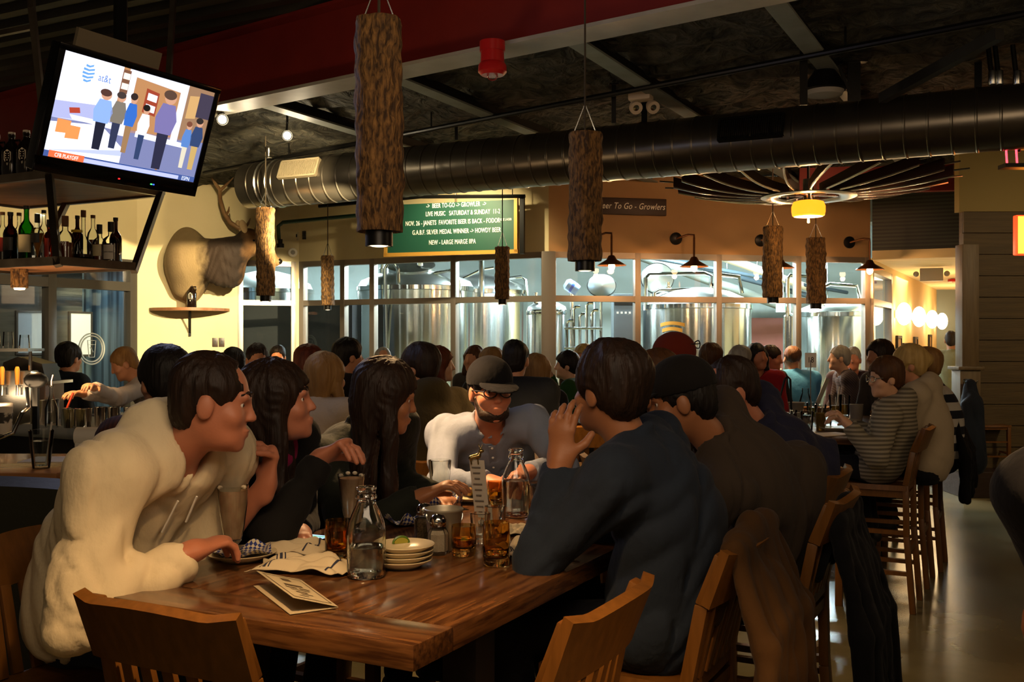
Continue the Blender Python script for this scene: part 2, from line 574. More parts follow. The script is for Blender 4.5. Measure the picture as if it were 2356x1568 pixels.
def concrete_mat():
    m = mat('polished_concrete', '#6f6650', 0.3)
    nt = m.node_tree; b = nt.nodes['Principled BSDF']
    tc = nt.nodes.new('ShaderNodeTexCoord')
    n = nt.nodes.new('ShaderNodeTexNoise'); n.inputs['Scale'].default_value = 1.6; n.inputs['Detail'].default_value = 8
    nt.links.new(tc.outputs['Object'], n.inputs['Vector'])
    r = nt.nodes.new('ShaderNodeValToRGB')
    r.color_ramp.elements[0].color = hexc('#555039'); r.color_ramp.elements[1].color = hexc('#6c674c')
    r.color_ramp.elements[0].position = .35; r.color_ramp.elements[1].position = .68
    nt.links.new(n.outputs['Fac'], r.inputs[0]); nt.links.new(r.outputs[0], b.inputs['Base Color'])
    r2 = nt.nodes.new('ShaderNodeMapRange'); r2.inputs[3].default_value = .20; r2.inputs[4].default_value = .30
    nt.links.new(n.outputs['Fac'], r2.inputs[0]); nt.links.new(r2.outputs[0], b.inputs['Roughness'])
    return m

# ================================================================ floor and ceilings
struct(MB().box((0.5, 9.0, -0.05), (20, 27, 0.1)).build('floor', concrete_mat(), smooth=None))

def wallpiece(mb, p0, p1, z0, z1, t=0.12, off=0.0):
    p0 = Vector((p0[0], p0[1], 0)); p1 = Vector((p1[0], p1[1], 0)); d = (p1 - p0).normalized()
    nrm = Vector((-d.y, d.x, 0))
    c = (p0 + p1) / 2 + nrm * (t / 2 + off)
    return mb.box((c.x, c.y, (z0 + z1) / 2), ((p1 - p0).length, t, z1 - z0), math.atan2(d.y, d.x))
def along(p0, p1, t):
    return (p0[0] + (p1[0] - p0[0]) * t, p0[1] + (p1[1] - p0[1]) * t)
def tpx(p0, p1, px):
    """where the sight line of column px meets the wall p0-p1"""
    k = (px - 1178.0) / F
    return (k * p0[1] - p0[0]) / ((p1[0] - p0[0]) - k * (p1[1] - p0[1]))

YW0 = (-4.74, 12.94); C0 = (-2.82, 13.55); C1 = (0.43, 12.0); C2 = (4.50, 12.86); H2 = (5.52, 12.40)
LW0 = (YW0[0] - 0.462 * 5, YW0[1] - 0.887 * 5)
ZT, ZC = 2.65, 3.62
# ceiling beyond the beam, sprayed dark, with its joists
bm0 = Vector((1.326, 5.56, 0)); bm1 = Vector((-2.37, 8.24, 0)); bd = (bm1 - bm0).normalized()
Q0 = bm0 - bd * 7; Q1 = bm1 + bd * 6; bn = Vector((bd.y, -bd.x, 0)); bn = bn if bn.y > 0 else -bn
def ceil_fn(u, v):
    p = Q0.lerp(Q1, u) + bn * (0.14 + v * 9.5)
    return (p.x, p.y, ZC + 0.05 * math.sin(p.x * 9 + 2 * math.sin(p.y * 5)) * math.sin(p.y * 8 + p.x * 3))
struct(MB().sheet(ceil_fn, 150, 90).build('ceiling', M_SPRAY, smooth=180))
# near ceiling: ribbed steel deck running with the long direction
mb = MB()
o = Vector((0, 2.5, 4.02))
pts = []
x = -9.0
while x < 6.0:
    pts += [(x, 0), (x + .09, 0), (x + .12, .05), (x + .21, .05), (x + .24, 0)]
    x += .24
V = []; Fc = []
for (u, z) in pts:
    for s in (-8.5, 8.5):
        p = o + BX * u + AX * s
        V.append((p.x, p.y, 4.02 + z))
for i in range(len(pts) - 1):
    Fc.append([2 * i, 2 * i + 1, 2 * i + 3, 2 * i + 2])
mb.add(V, Fc)
nd = mb.build('ceiling', M_DECK, smooth=None)
bmx = bmesh.new(); bmx.from_mesh(nd.data)                       # trim the deck at the beam
bmesh.ops.bisect_plane(bmx, geom=bmx.verts[:] + bmx.edges[:] + bmx.faces[:], plane_co=bm0 + bn * .05, plane_no=bn, clear_outer=True)
bmx.to_mesh(nd.data); bmx.free()
struct(nd)
# the oxblood steel beam with a primer-grey bottom flange
t = thing('steel_beam', 'deep red steel beam with pale grey lower flange crossing under the ceiling', 'beam', bm0)
t['kind'] = 'structure'
bm_len = 16.0
mid = (bm0 + bm1) / 2 - bm0
ang = math.atan2(bd.y, bd.x)
MB().box((mid.x, mid.y, 3.74), (bm_len, 0.03, 0.54), ang).build('web', M_RED, t)
MB().box((mid.x, mid.y, 3.46), (bm_len, 0.26, 0.024), ang).build('bottom_flange', M_FLANGE, t)
MB().box((mid.x, mid.y, 4.01), (bm_len, 0.26, 0.024), ang).build('top_flange', M_RED, t)
# joists: dark webs, grey bottom chords
for i, (px, py) in enumerate([(1800, 30), (1310, 90), (930, 190), (600, 240)]):
    p = PZ(px, py, 3.5); p = Vector((p.x, p.y, 0))
    t = thing('roof_joist', ['grey roof joist right of the red beam end near the high bay lamp', 'grey roof joist passing behind the white emergency light', 'grey roof joist behind the thick log pendant', 'grey roof joist above the ceiling spotlights'][i], 'joist', p, 0, 'roof joists')
    t['kind'] = 'structure'
    e = (p - bm0).dot(bn); st = -(e - .2) / BX.dot(bn)
    a = BX * st; b = BX * 7.0
    MB().bar((a.x, a.y, 3.505), (b.x, b.y, 3.505), 0.13, 0.016).build('bottom_chord', M_JOIST, t)
    MB().bar((a.x, a.y, 3.56), (b.x, b.y, 3.56), 0.02, 0.10).build('web', M_BLACK, t)

# ================================================================ walls
mb = MB()
tw = tpx(YW0, C0, 547)
wallpiece(mb, YW0, along(YW0, C0, tw), 0, ZC)
wallpiece(mb, along(YW0, C0, tw), C0, ZT, ZC)
wallpiece(mb, along(YW0, C0, .965), C0, 0, ZT)
struct(mb.build('wall_back', M_YEL, smooth=None))
mb = MB(); wallpiece(mb, C0, C1, ZT, ZC); wallpiece(mb, C0, C1, 0, .35)
struct(mb.build('wall_brewhouse', M_YEL, smooth=None))
mb = MB(); wallpiece(mb, C1, C2, ZT, ZC); wallpiece(mb, C1, C2, 0, .35)
struct(mb.build('wall_right', mat('tan_paint', '#a9875c', .75, bump=(60, .05), var=('#9f7e55', 2.0)), smooth=None))  # right wall in a browner tone than the neighbouring walls
mb = MB(); wallpiece(mb, LW0, YW0, 2.62, ZC); wallpiece(mb, LW0, YW0, 0, .3)
struct(mb.build('wall_left', M_YEL, smooth=None))
# header over the hallway in dark ribbed metal
M_RIB = stripes_mat('ribbed_dark_metal', '#35392f', '#22261f', (0, 0, 1), 22, rough=.45)
HA0 = (C2[0] + .02, C2[1] - .01)
mb = MB(); wallpiece(mb, HA0, H2, ZT + .08, ZC + .3)
struct(mb.build('wall_hallway_header', M_RIB, smooth=None))
mb = MB(); wallpiece(mb, HA0, H2, ZT - .03, ZT + .08, off=-.02)
struct(mb.build('trim_1', M_YEL, smooth=None))
mb = MB(); mb.box((4.6, 11.6, 3.44), (2.6, .12, .3), math.atan2(-.2, 1))
struct(mb.build('trim_2', M_RED, smooth=None))

def glazing(name, p0, p1, z0, z1, pxs, zbars, m, fw=0.06, dp=0.10, label=None, extra=None, ends=True):
    """aluminium storefront: frame of bars with one pane behind each opening"""
    root = bpy.data.objects.new(name, None); COL.objects.link(root); root.location = (p0[0], p0[1], 0); struct(root)
    a = Vector((p0[0], p0[1], 0)); b = Vector((p1[0], p1[1], 0)); d = (b - a); L = d.length; d = d / L
    az = math.atan2(d.y, d.x); nrm = Vector((-d.y, d.x, 0))
    ts = [0.0] * 0 + [tpx(p0, p1, p) * L for p in pxs]
    if ends: ts = [fw / 2] + ts + [L - fw / 2]
    fr = MB()
    for s in ts:
        c = d * s + nrm * .05
        fr.box((c.x, c.y, (z0 + z1) / 2), (fw, dp, z1 - z0), az, .004)
    for z in [z0 + fw / 2] + zbars + [z1 - fw / 2]:
        c = d * (L / 2) + nrm * .05
        fr.box((c.x, c.y, z), (L, dp * .96, fw), az)
    fr.build('window_frame', m, root)
    zs = [z0] + zbars + [z1]
    for i in range(len(ts) - 1):
        for j in range(len(zs) - 1):
            s0, s1 = ts[i] + fw / 2, ts[i + 1] - fw / 2
            q0, q1 = zs[j] + fw / 2, zs[j + 1] - fw / 2
            if s1 - s0 < .05: continue
            g = MB(); V = []
            for (s, z) in ((s0, q0), (s1, q0), (s1, q1), (s0, q1)):
                c = d * s + nrm * .06; V.append((c.x, c.y, z))
            g.add(V, [[0, 1, 2, 3]]); g.build('pane', M_GLASS, root, None)
    return root
ZM = 2.10
glazing('window_1', along(YW0, C0, tw), along(YW0, C0, .985), 0.0, ZT, [], [ZM], M_ALU, .07)
glazing('window_2', C0, C1, 0.0, ZT, [787, 855, 1042], [ZM], M_ALU, .07)
glazing('window_3', C1, C2, 0.0, ZT, [1468, 1655, 1838], [ZM], M_ALU, .07)
mb = MB().box((C1[0], C1[1] + .03, ZT / 2), (.17, .14, ZT), 0, .01)
struct(mb.build('trim_3', M_ALU))
glazing('window_4', LW0, YW0, 0.3, 2.62, [120], [2.28], M_FRAMEDK, .11, .12)
# boards and two notices behind the left storefront, built to stand for its reflections
vb = [Vector((LW0[0] - .9, LW0[1] + .5, 0)), Vector((YW0[0] - .9, YW0[1] + .5, 0))]
mb = MB(); wallpiece(mb, (vb[0].x, vb[0].y), (vb[1].x, vb[1].y), 0, 3.2)
struct(mb.build('wall_vestibule', mat('vestibule_boards', '#4a4b45', .7, bump=(6, .2, (1, 1, 12)), var=('#383933', 3, (1, 1, 10))), smooth=None))
mb = MB(); wallpiece(mb, (-5.75, 13.75), (-4.95, 13.2), 0, 2.9)
vd = mb.build('door_1', mat('pale_blue_lit_door', '#7f98a4', .4, .1, var=('#39464e', 2.2, (4, 4, .1), .1)), smooth=None); struct(vd)
lamp('SPOT', 'vestibule_light', (-5.2, 12.6, 2.9), 30, (.62, .85, 1), .1, (-5.4, 13.4, 1.6), 70, .7)
for i, (px, py, wdt, hgt) in enumerate([(68, 765, .40, .52), (182, 768, .34, .56)]):
    tt = tpx((vb[0].x, vb[0].y), (vb[1].x, vb[1].y), px)
    q = vb[0].lerp(vb[1], tt); dn = (vb[1] - vb[0]).normalized(); nn = Vector((dn.y, -dn.x, 0))
    q = q + nn * .02
    D = q.y; z = CZ + (HZ - py) / F * D
    R = rot_basis(dn, Vector((0, 0, 1)), nn)
    t = thing('framed_notice', ['pale blue framed notice on the dark boards, left behind the storefront glass', 'white framed notice on the dark boards, nearest the blue door'][i], 'notice', (q.x, q.y, z))
    MB().box((0, 0, 0), (wdt, hgt, .02), R).build('sheet', mat('notice_paper', '#c3ccd0', .6), t)
    f = MB()
    for s in (-1, 1):
        f.box(R @ Vector((s * wdt / 2, 0, .005)), (.025, hgt + .025, .03), R).box(R @ Vector((0, s * hgt / 2, .005)), (wdt, .025, .03), R)
    f.build('frame', M_FRAMEDK, t)
lamp('AREA', 'vestibule_light', (-5.6, 11.9, 3.1), 9, (.8, .9, 1), .5, (-6.1, 11.9, 1))

# ================================================================ brewhouse behind the glass
M_BW = mat('brewhouse_wall', '#808a88', .7, var=('#767f7d', 1.5))
mb = MB().box((0, 20.6, 2.4), (20, .1, 4.8)); mb.box((-9.3, 17, 2.4), (.1, 8, 4.8))
struct(mb.build('wall_brewhouse_back', M_BW, smooth=None))
mb = MB(); wallpiece(mb, (4.62, 13.05), (8.65, 20.75), ZC - .5, 4.8, .1)
struct(mb.build('wall_brewhouse_side', M_BW, smooth=None))
mb = MB().box((-0.5, 17.4, 4.75), (18, 8.4, .1))
struct(mb.build('ceiling', mat('brewhouse_ceiling', '#b6bfbd', .8), smooth=None))
mb = MB().box((-3.22, 14.7, 1.08), (2.1, .08, 2.16)).box((-2.2, 14.3, 1.08), (.06, .8, 2.16))
struct(mb.build('wall_vestibule', mat('dark_lobby_wall', '#17191c', .5), smooth=None))
# hallway
HW0 = (4.58, 12.98); HW1 = (8.62, 20.74)
hd = Vector((HW1[0] - HW0[0], HW1[1] - HW0[1], 0)); hL = hd.length; hd = hd / hL; hn = Vector((hd.y, -hd.x, 0))
M_HALL = mat('hallway_paint', '#d8bf8c', .65)
mb = MB(); wallpiece(mb, along(HW0, HW1, .21), HW1, 0, ZT)
wallpiece(mb, HW0, along(HW0, HW1, .21), ZT - .1, ZT); wallpiece(mb, HW0, along(HW0, HW1, .21), 0, .3)
struct(mb.build('wall_hallway_left', M_HALL, smooth=None))
glazing('window_5', HW0, along(HW0, HW1, .21), .3, ZT - .1, [], [ZM], M_ALU, .08)
mb = MB(); wallpiece(mb, (HW1[0] - .1, HW1[1] + .05), (HW1[0] + 2.2, HW1[1] - 1.1), 0, ZT)
struct(mb.build('wall_hallway_end', M_HALL, smooth=None))
mb = MB(); wallpiece(mb, (H2[0] + .12, H2[1] - .06), (H2[0] + .12 + hd.x * 8.6, H2[1] + hd.y * 8.6), 0, ZT, .1)
struct(mb.build('wall_hallway_right', M_HALL, smooth=None))
M_TILE = stripes_mat('ceiling_tiles', '#d8c59a', '#c4ad7c', (AX.x, AX.y, 0), 1.64, rough=.8, duty=.06, axis2=None)
mb = MB()
a = Vector((HW0[0], HW0[1], 0)); b = Vector((H2[0] + .12, H2[1] - .06, 0)); L = hd * 8.75
mb.add([(a.x, a.y, ZT - .02), (b.x, b.y, ZT - .02), (b.x + L.x, b.y + L.y, ZT - .02), (a.x + L.x, a.y + L.y, ZT - .02)], [[0, 1, 2, 3]])
struct(mb.build('ceiling', stripes_mat('hall_ceiling_tiles', '#8d7c58', '#dccba0', (hd.x, hd.y, 0), 3.2, rough=.8, duty=.05), smooth=None))
# plank wall, pillar and low platform on the right
DP = 10.44
mb = MB(); z = 0.26; k = 0
random.seed(3)
while z < 2.94:
    hgt = min(.225, 2.96 - z)
    mb.box((6.35, DP + .34 + random.uniform(-.006, .006), z + hgt / 2), (3.2, .03, hgt - .008))
    z += hgt
mb.box((6.35, DP + .40, 1.6), (3.2, .08, 3.1))
struct(mb.build('wall_planks', M_PLANK, smooth=None))
struct(MB().box((6.33, DP + .38, 3.3), (3.26, .12, .68)).build('wall_olive', mat('olive_paint', '#8a7a45', .7), smooth=None))
struct(MB().box((6.3, DP + .95, .133), (3.4, 1.9, .266), 0, .006).build('platform', M_DARKWOOD, smooth=None))
# pillar: upper post on a capped lower post
t = thing('wood_pillar', 'square brown timber pillar on a capped lower post beside the plank wall', 'pillar', (4.70, DP + .12, .266))
t['kind'] = 'structure'
M_PIL = mat('pillar_wood', '#66563a', .5, bump=(7, .2, (10, 10, 1)), var=('#4f4027', 4, (8, 8, .8)))
MB().box((.02, .06, 1.68), (.175, .17, 1.30), 0, .006).build('upper_post', M_PIL, t)
MB().box((-.01, .02, .52), (.21, .21, 1.04), 0, .006).build('lower_post', M_PIL, t)
MB().box((-.01, .02, 1.055), (.27, .27, .035), 0, .008).build('cap', M_PIL, t)
# ================================================================ overhead: duct, logs, TV, chandelier, sign
def seg_frame(a, b):
    d = (b - a); u, v = frame_of(d); return d.normalized(), u, v
# spiral duct
D0 = Vector((1.5, 8.4, 3.2)); da = D0 - AX * 4.78; db = D0 + AX * 5.2
t = thing('spiral_duct', 'long grey spiral ventilation duct hanging across the room', 'duct', da)
M_DUCT = mat('galvanised_duct', '#6b655a', 0.30, 0.9, var=('#5b554b', 3))
L = (db - da).length; R0 = .232
dx, du, dv = seg_frame(da, db)
prof = [(0.001, 0.0), (R0 * .8, .004), (R0, .03)]
x = .03
while x < L:
    prof += [(R0, x + .135), (R0 + .006, x + .142), (R0 + .006, x + .150), (R0, x + .157)]
    x += .16
prof += [(0.001, x)]
Rd = rot_basis(du, dv, dx)
MB().lathe(prof, (0, 0, 0), 40, Rd).build('duct_body', M_DUCT, t, 25)
mb = MB()
for x in (.28, .42):
    mb.lathe([(R0 + .002, x), (R0 + .014, x + .012), (R0 + .002, x + .024)], (0, 0, 0), 40, Rd)
mb.build('clamp_band', M_BRUSH, t)
def grille(x0, w, ang, h, m, nm):
    g = MB()
    c0 = dx * (x0 + w / 2)
    out = (dv * math.cos(ang) - Vector((0, 1, 0)) * 0 + (Vector((BX.x, BX.y, 0)) * -1) * math.sin(ang))
    out = (-BX * math.cos(ang) + Vector((0, 0, 1)) * math.sin(ang)).normalized()
    up = (Vector((0, 0, 1)) * math.cos(ang) + BX * math.sin(ang)).normalized()
    R = rot_basis(dx, up, out)
    c = c0 + out * (R0 + .004)
    for s in (-1, 1):
        g.box(c + up * s * h / 2, (w, .018, .035), R); g.box(c + dx * s * w / 2, (.018, h, .035), R)
    n = 30
    for i in range(n):
        g.box(c + dx * (w * (i + .5) / n - w / 2), (.006, h, .022), R)
    g.mi(1).box(c - out * .012, (w, h, .004), R)
    return g.build(nm, m, t, mats=[m, M_BLACK])
grille(.62, .46, .38, .18, mat('painted_grille', '#8a8068', .5, .3), 'supply_grille')
grille(5.05, .5, .25, .18, M_BLK2, 'supply_grille')
for k, s in enumerate((1.9, 4.35, 6.9)):
    p = dx * s; g = MB()
    up = Vector((0, 0, 1))
    g.box(p + BX * -.02 + up * (.23 + .09), (.05, .006, .2), math.atan2(dx.y, dx.x))
    g.build('strap_hanger', M_BLK2, t)

# long conduit and its clamps
ca = PZ(470, 398, 3.485); cb = PZ(2420, 20, 3.485)
t = thing('sprinkler_pipe', 'long thin dark sprinkler pipe running under the sprayed ceiling', 'pipe', ca)
MB().tube([Vector((0, 0, 0)), cb - ca], .022, 10).build('pipe', M_BLK2, t)
for f in (.18, .42, .68, .86):
    MB().tube([(cb - ca) * f, (cb - ca) * f + Vector((0, 0, .15))], .008, 6).build('hanger_rod', M_BLK2, t)
h = PZ(618, 352, 3.42)
t = thing('fire_sprinkler', 'small bright sprinkler head on the pipe above the duct end', 'sprinkler', h)
MB().lathe([(0, -.05), (.03, -.05), (.032, -.045), (.01, -.03), (.012, .0), (.022, .02), (.022, .05), (0, .05)], n=12).build('body', M_BRUSH, t)
# low green pipe and valve by the window corner
t = thing('green_pipe', 'dark green pipe bending down the wall right of the elk', 'pipe', P(640, 515, 13.0))
MB().tube([Vector((1.5, -.55, .08)), Vector((.06, 0, .02)), Vector((.0, 0, -.03)), Vector((0, .05, -.20))], .025, 10).build('pipe', mat('green_enamel', '#1d3a2a', .4), t)
MB().lathe([(0, -.06), (.05, -.06), (.05, -.01), (.03, 0), (.03, .05), (0, .05)], (0.02, .03, -.24), 12).build('valve', M_BLK2, t)

# ---------------------------------------------------------------- log pendants
def bark_mat():
    m = mat('log_bark', '#5e4424', 0.8)
    nt = m.node_tree; b = nt.nodes['Principled BSDF']
    tc = nt.nodes.new('ShaderNodeTexCoord'); mp = nt.nodes.new('ShaderNodeMapping'); mp.inputs['Scale'].default_value = (3, 3, 1)
    n = nt.nodes.new('ShaderNodeTexNoise'); n.inputs['Scale'].default_value = 24; n.inputs['Detail'].default_value = 10; n.inputs['Distortion'].default_value = .5
    nt.links.new(tc.outputs['Object'], mp.inputs[0]); nt.links.new(mp.outputs[0], n.inputs['Vector'])
    r = nt.nodes.new('ShaderNodeValToRGB')
    r.color_ramp.elements[0].color = hexc('#3a2612'); r.color_ramp.elements[1].color = hexc('#8a6434')
    r.color_ramp.elements[0].position = .38; r.color_ramp.elements[1].position = .66
    nt.links.new(n.outputs['Fac'], r.inputs[0]); nt.links.new(r.outputs[0], b.inputs['Base Color'])
    bp = nt.nodes.new('ShaderNodeBump'); bp.inputs['Strength'].default_value = 1.0; bp.inputs['Distance'].default_value = .02
    nt.links.new(n.outputs['Fac'], bp.inputs['Height']); nt.links.new(bp.outputs[0], b.inputs['Normal'])
    return m
M_BARK = bark_mat()
M_CUT = mat('cut_wood', '#8a5f30', .7, var=('#6b431c', 18))
M_LAMPW = mat('warm_lamp_face', '#ffe0b0', .4, emit=(1, .72, .38, 1), estr=7.0)
M_ROPE = mat('hemp_cord', '#3a3122', .8)
def log_pendant(px, ytop, ybot, D, wpx, label, power, seed, top_z=3.6):
    rnd = random.Random(seed)
    a = P(px, ytop, D); b = P(px, ybot, D); Lg = a.z - b.z; r = wpx / 2 / F * D
    t = thing('log_pendant', label, 'pendant lamp', b, 0, 'hollow log pendant lamps')
    ph = [rnd.uniform(0, 6) for _ in range(6)]
    def jit(an, z):
        return 1 + .018 * math.sin(17 * an + 47 * z + ph[5]) * math.sin(63 * z + 5 * an) + .045 * math.sin(3 * an + ph[0] + z * 4) + .03 * math.sin(7 * an + ph[1] + 9 * z) + .022 * math.sin(13 * an + ph[2] - 17 * z) + .02 * math.sin(5 * an + 31 * z + ph[3])
    n = 36
    prof = [(r * .62, .01), (r * .97, 0)] + [(r * (1 + .03 * math.sin(k * .8 + ph[4])), Lg * k / 60) for k in range(1, 60)] + [(r * .96, Lg)]
    MB().lathe(prof, (0, 0, 0), n, jit=jit).build('log_shell', M_BARK, t, 60)
    MB().lathe([(r * .96, Lg - .001), (r * .5, Lg + .004), (0, Lg + .004)], (0, 0, 0), n, jit=lambda an, z: 1 + .045 * math.sin(3 * an + ph[0] + Lg * 4)).build('sawn_top', M_CUT, t, 60)
    MB().lathe([(r * .6, .03), (r * .6, -.055), (r * .50, -.055), (r * .50, .0), (0, .0)], (0, 0, 0), 24).build('lamp_can', M_BLK2, t)
    MB().lathe([(r * .46, -.050), (r * .3, -.056), (0, -.058)], (0, 0, 0), 24).build('lamp_face', M_LAMPW, t)
    cm = MB()
    z1 = top_z - b.z
    cm.tube([(0, 0, Lg), (0, 0, z1)], .006, 6)
    cm.build('suspension_cord', M_ROPE, t)
    w_ = MB()
    for s in (-1, 1):
        w_.tube([(s * r * .6, 0, Lg), (s * r * .62, 0, Lg + .015), (0, 0, Lg + .16)], .003, 5)
        w_.lathe([(.012, Lg + .0), (.014, Lg + .006), (.012, Lg + .012)], (s * r * .6, 0, 0), 8)
    w_.build('wire_bridle', M_BRUSH, t)
    lamp('SPOT', 'log_pendant_light', b + Vector((0, 0, -.075)), power, WARM, .035, b + Vector((0, 0, -1)), 118, .7)
    return t
log_pendant(872, 45, 533, 3.9, 106, 'largest log pendant lamp, hanging nearest over the front table', 95, 1, 4.0)
log_pendant(1346, 306, 600, 5.6, 76, 'log pendant lamp second in size, on a long cord over the middle table', 100, 2, 3.95)
log_pendant(611, 478, 680, 10.0, 42, 'log pendant lamp hanging in front of the elk nose', 80, 3)
log_pendant(754, 588, 702, 12.4, 29, 'short dark log pendant before the left brewhouse door glass', 60, 4)
log_pendant(1156, 568, 688, 10.5, 33, 'dark log pendant hanging under the right end of the green menu board', 70, 5)
log_pendant(1778, 521, 684, 10.2, 44, 'log pendant left of the pair below the orange drum lamp', 80, 6)
log_pendant(1877, 547, 698, 10.8, 43, 'log pendant right of the pair below the orange drum lamp', 80, 7)
# two more pendants added out of view to light the near table
log_pendant(3300, -1600, -64, 1.25, 300, 'log pendant of the same row, out to the right of the near table', 130, 8, 4.0)
log_pendant(720, -900, -150, 1.55, 200, 'log pendant of the same row, above the near end of the front table', 78, 9, 4.0)

# ---------------------------------------------------------------- ceiling spots
M_SPOTE = mat('spot_lens', '#fff0d8', .3, emit=(1, .83, .55, 1), estr=60.0)
for (px, py, D, lb, tx) in ((661, 312, 9.0, 'black ceiling spotlight, brightest, above the duct end', (-3.7, 13, 1.7)), (512, 275, 8.25, 'black ceiling spotlight beside the television edge', (-3, 12, 2))):
    p = P(px, py, D); d = (Vector((0, 0, 1.2)) - p).normalized() if False else (Vector((.3, 1.5, 1.6)) - p).normalized()
    t = thing('ceiling_spotlight', lb, 'spotlight', p)
    u, v = frame_of(d); R = rot_basis(u, v, d)
    MB().lathe([(0, -.14), (.03, -.14), (.045, -.1), (.05, .0), (.046, .0), (.042, -.03), (0, -.03)], (0, 0, 0), 18, R).build('spot_can', M_BLK2, t)
    MB().ball(d * -.012, (.034, .034, .034), 12).build('spot_lens', M_SPOTE, t)
    MB().tube([d * -.1, Vector((0, 0, .12)), Vector((0, 0, ZC - p.z - .02))], .01, 6).build('stem', M_BLK2, t)
p = Vector((-1.17, 9.0, 3.05)); d = (Vector((-3.6, 13.0, 1.75)) - p).normalized(); u, v = frame_of(d); R = rot_basis(u, v, d)  # unseen can added to go with the elk wall spot
t = thing('ceiling_spotlight', 'black track spotlight hidden behind the largest log pendant', 'spotlight', p)
MB().lathe([(0, -.16), (.03, -.16), (.05, -.11), (.055, -.01), (.05, -.01), (.046, -.05), (0, -.05)], (0, 0, 0), 18, R).build('spot_can', M_BLK2, t)
MB().tube([d * -.12, Vector((0, 0, .14)), Vector((0, 0, ZC - p.z - .02))], .012, 6).build('stem', M_BLK2, t)
# white twin-head emergency light on a joist
p = P(1482, 232, 7.9)
t = thing('emergency_light', 'white twin-head emergency light fixed to a ceiling joist', 'emergency light', p)
M_PLA = mat('cream_plastic', '#c9b59b', .45)
MB().box((-.02, .05, .06), (.18, .12, .10), -.4, .02).build('housing', M_PLA, t)
for s in (-.07, .06):
    d = Vector((.2 + s, -.8, -.5)).normalized(); u, v = frame_of(d); R = rot_basis(u, v, d)
    e = MB().lathe([(0, -.05), (.035, -.045), (.05, .0), (.05, .03), (.04, .03), (0, .02)], (s, -.02, -.03 - abs(s) * .3), 16, R).build('lamp_head', M_PLA, t)
    MB().lathe([(0, .03), (.03, .025), (.04, .022)], (s, -.02, -.03 - abs(s) * .3), 16, R).build('lens', M_CHROME, e)
MB().tube([(0, .05, .1), (.02, .08, 3.5 - p.z + .05)], .012, 6).build('stem', M_BLK2, t)
# red bell-shaped detector under the beam
p = P(1133, 150, 7.0); p.z = 3.45
p = P(1133, 166, 6.40)
t = thing('fire_strobe', 'red round fire alarm strobe hanging under the steel beam flange', 'fire alarm', p)
M_REDP = mat('red_enamel', '#b31c1c', .3)
MB().lathe([(0, .13), (.072, .13), (.075, .06), (.08, .055), (.088, .04), (.09, .0), (.07, -.02), (0, -.022)], n=28).build('body', M_REDP, t)
MB().lathe([(.072, .13), (.08, .128), (.08, .19), (.0, .19)], n=24).build('mount', M_REDP, t)
MB().ball((0, 0, -.022), (.036, .036, .034), 16).build('lens', pane_mat('clear_lens'), t)
# black high bay lamp, right, and its square mount
p = P(1897, 190, 7.2)
t = thing('high_bay_lamp', 'black bell-shaped high bay lamp under the right ceiling', 'ceiling lamp', p)
MB().lathe([(.14, -.06), (.145, -.05), (.11, .03), (.06, .10), (.045, .12), (.04, .2), (0, .2)], n=28).build('shade', M_BLK2, t)
MB().lathe([(.135, -.06), (.12, -.09), (.06, -.105), (0, -.11)], n=28).build('lens_bowl', mat('frosted_bowl', '#8f8a80', .5), t)
MB().tube([(0, 0, .2), (0.02, 0, 3.55 - p.z)], .012, 8).build('stem', M_BLK2, t)
MB().bar((.1, 0, .12), (.18, 0, -.08), .012, .02).build('bracket', M_BLK2, t)
# dark steel hangers standing between ceiling and duct
for (px, y0, y1, D, wd, lb) in ((1412, 160, 283, 7.95, .035, 'black duct hanger strap left of the white emergency light'), (1849, 72, 242, 6.9, .05, 'black duct hanger post right of the high bay lamp cord'), (1050, 232, 322, 9.4, .03, 'thin duct hanger strap above the menu board'), (1965, 130, 232, 7.3, .09, 'wide black duct hanger behind the high bay lamp')):
    a = P(px, y0, D); b = P(px, y1, D); top = 3.6
    t = thing('duct_hanger', lb, 'hanger', b, 0, 'duct hangers')
    MB().box((0, 0, (top - b.z) / 2), (wd, .012, top - b.z)).build('strap', M_BLK2, t)
    MB().box((0, 0, top - b.z - .01), (wd * 2, .06, .01)).build('ceiling_plate', M_BLK2, t)
a = P(2030, 226, 7.45); b = P(2300, 78, 6.2)
tag(MB().bar((0, 0, 0), b - a, .06, .07).build('diagonal_strut', M_BLACK), 'dark diagonal steel strut rising over the duct at upper right', 'strut').location = a
# conduits dropping through the duct at the right edge
for i, px in enumerate((2283, 2299, 2340)):
    p = P(px, 195, 6.9)
    t = thing('conduit', ['left conduit of a pair dropping onto the duct', 'right conduit of a pair dropping onto the duct', 'lone conduit dropping onto the duct near the room corner'][i], 'conduit', p, 0, 'conduits over the duct')
    MB().tube([(0, 0, 0), (.0, .02, .1), (-.02, .02, 3.6 - p.z)], .017, 8).build('pipe', M_BLK2, t)
    MB().lathe([(.024, 0), (.026, .005), (.026, .09), (.024, .095), (0, .095)], n=12).build('coupling', M_BRUSH, t)

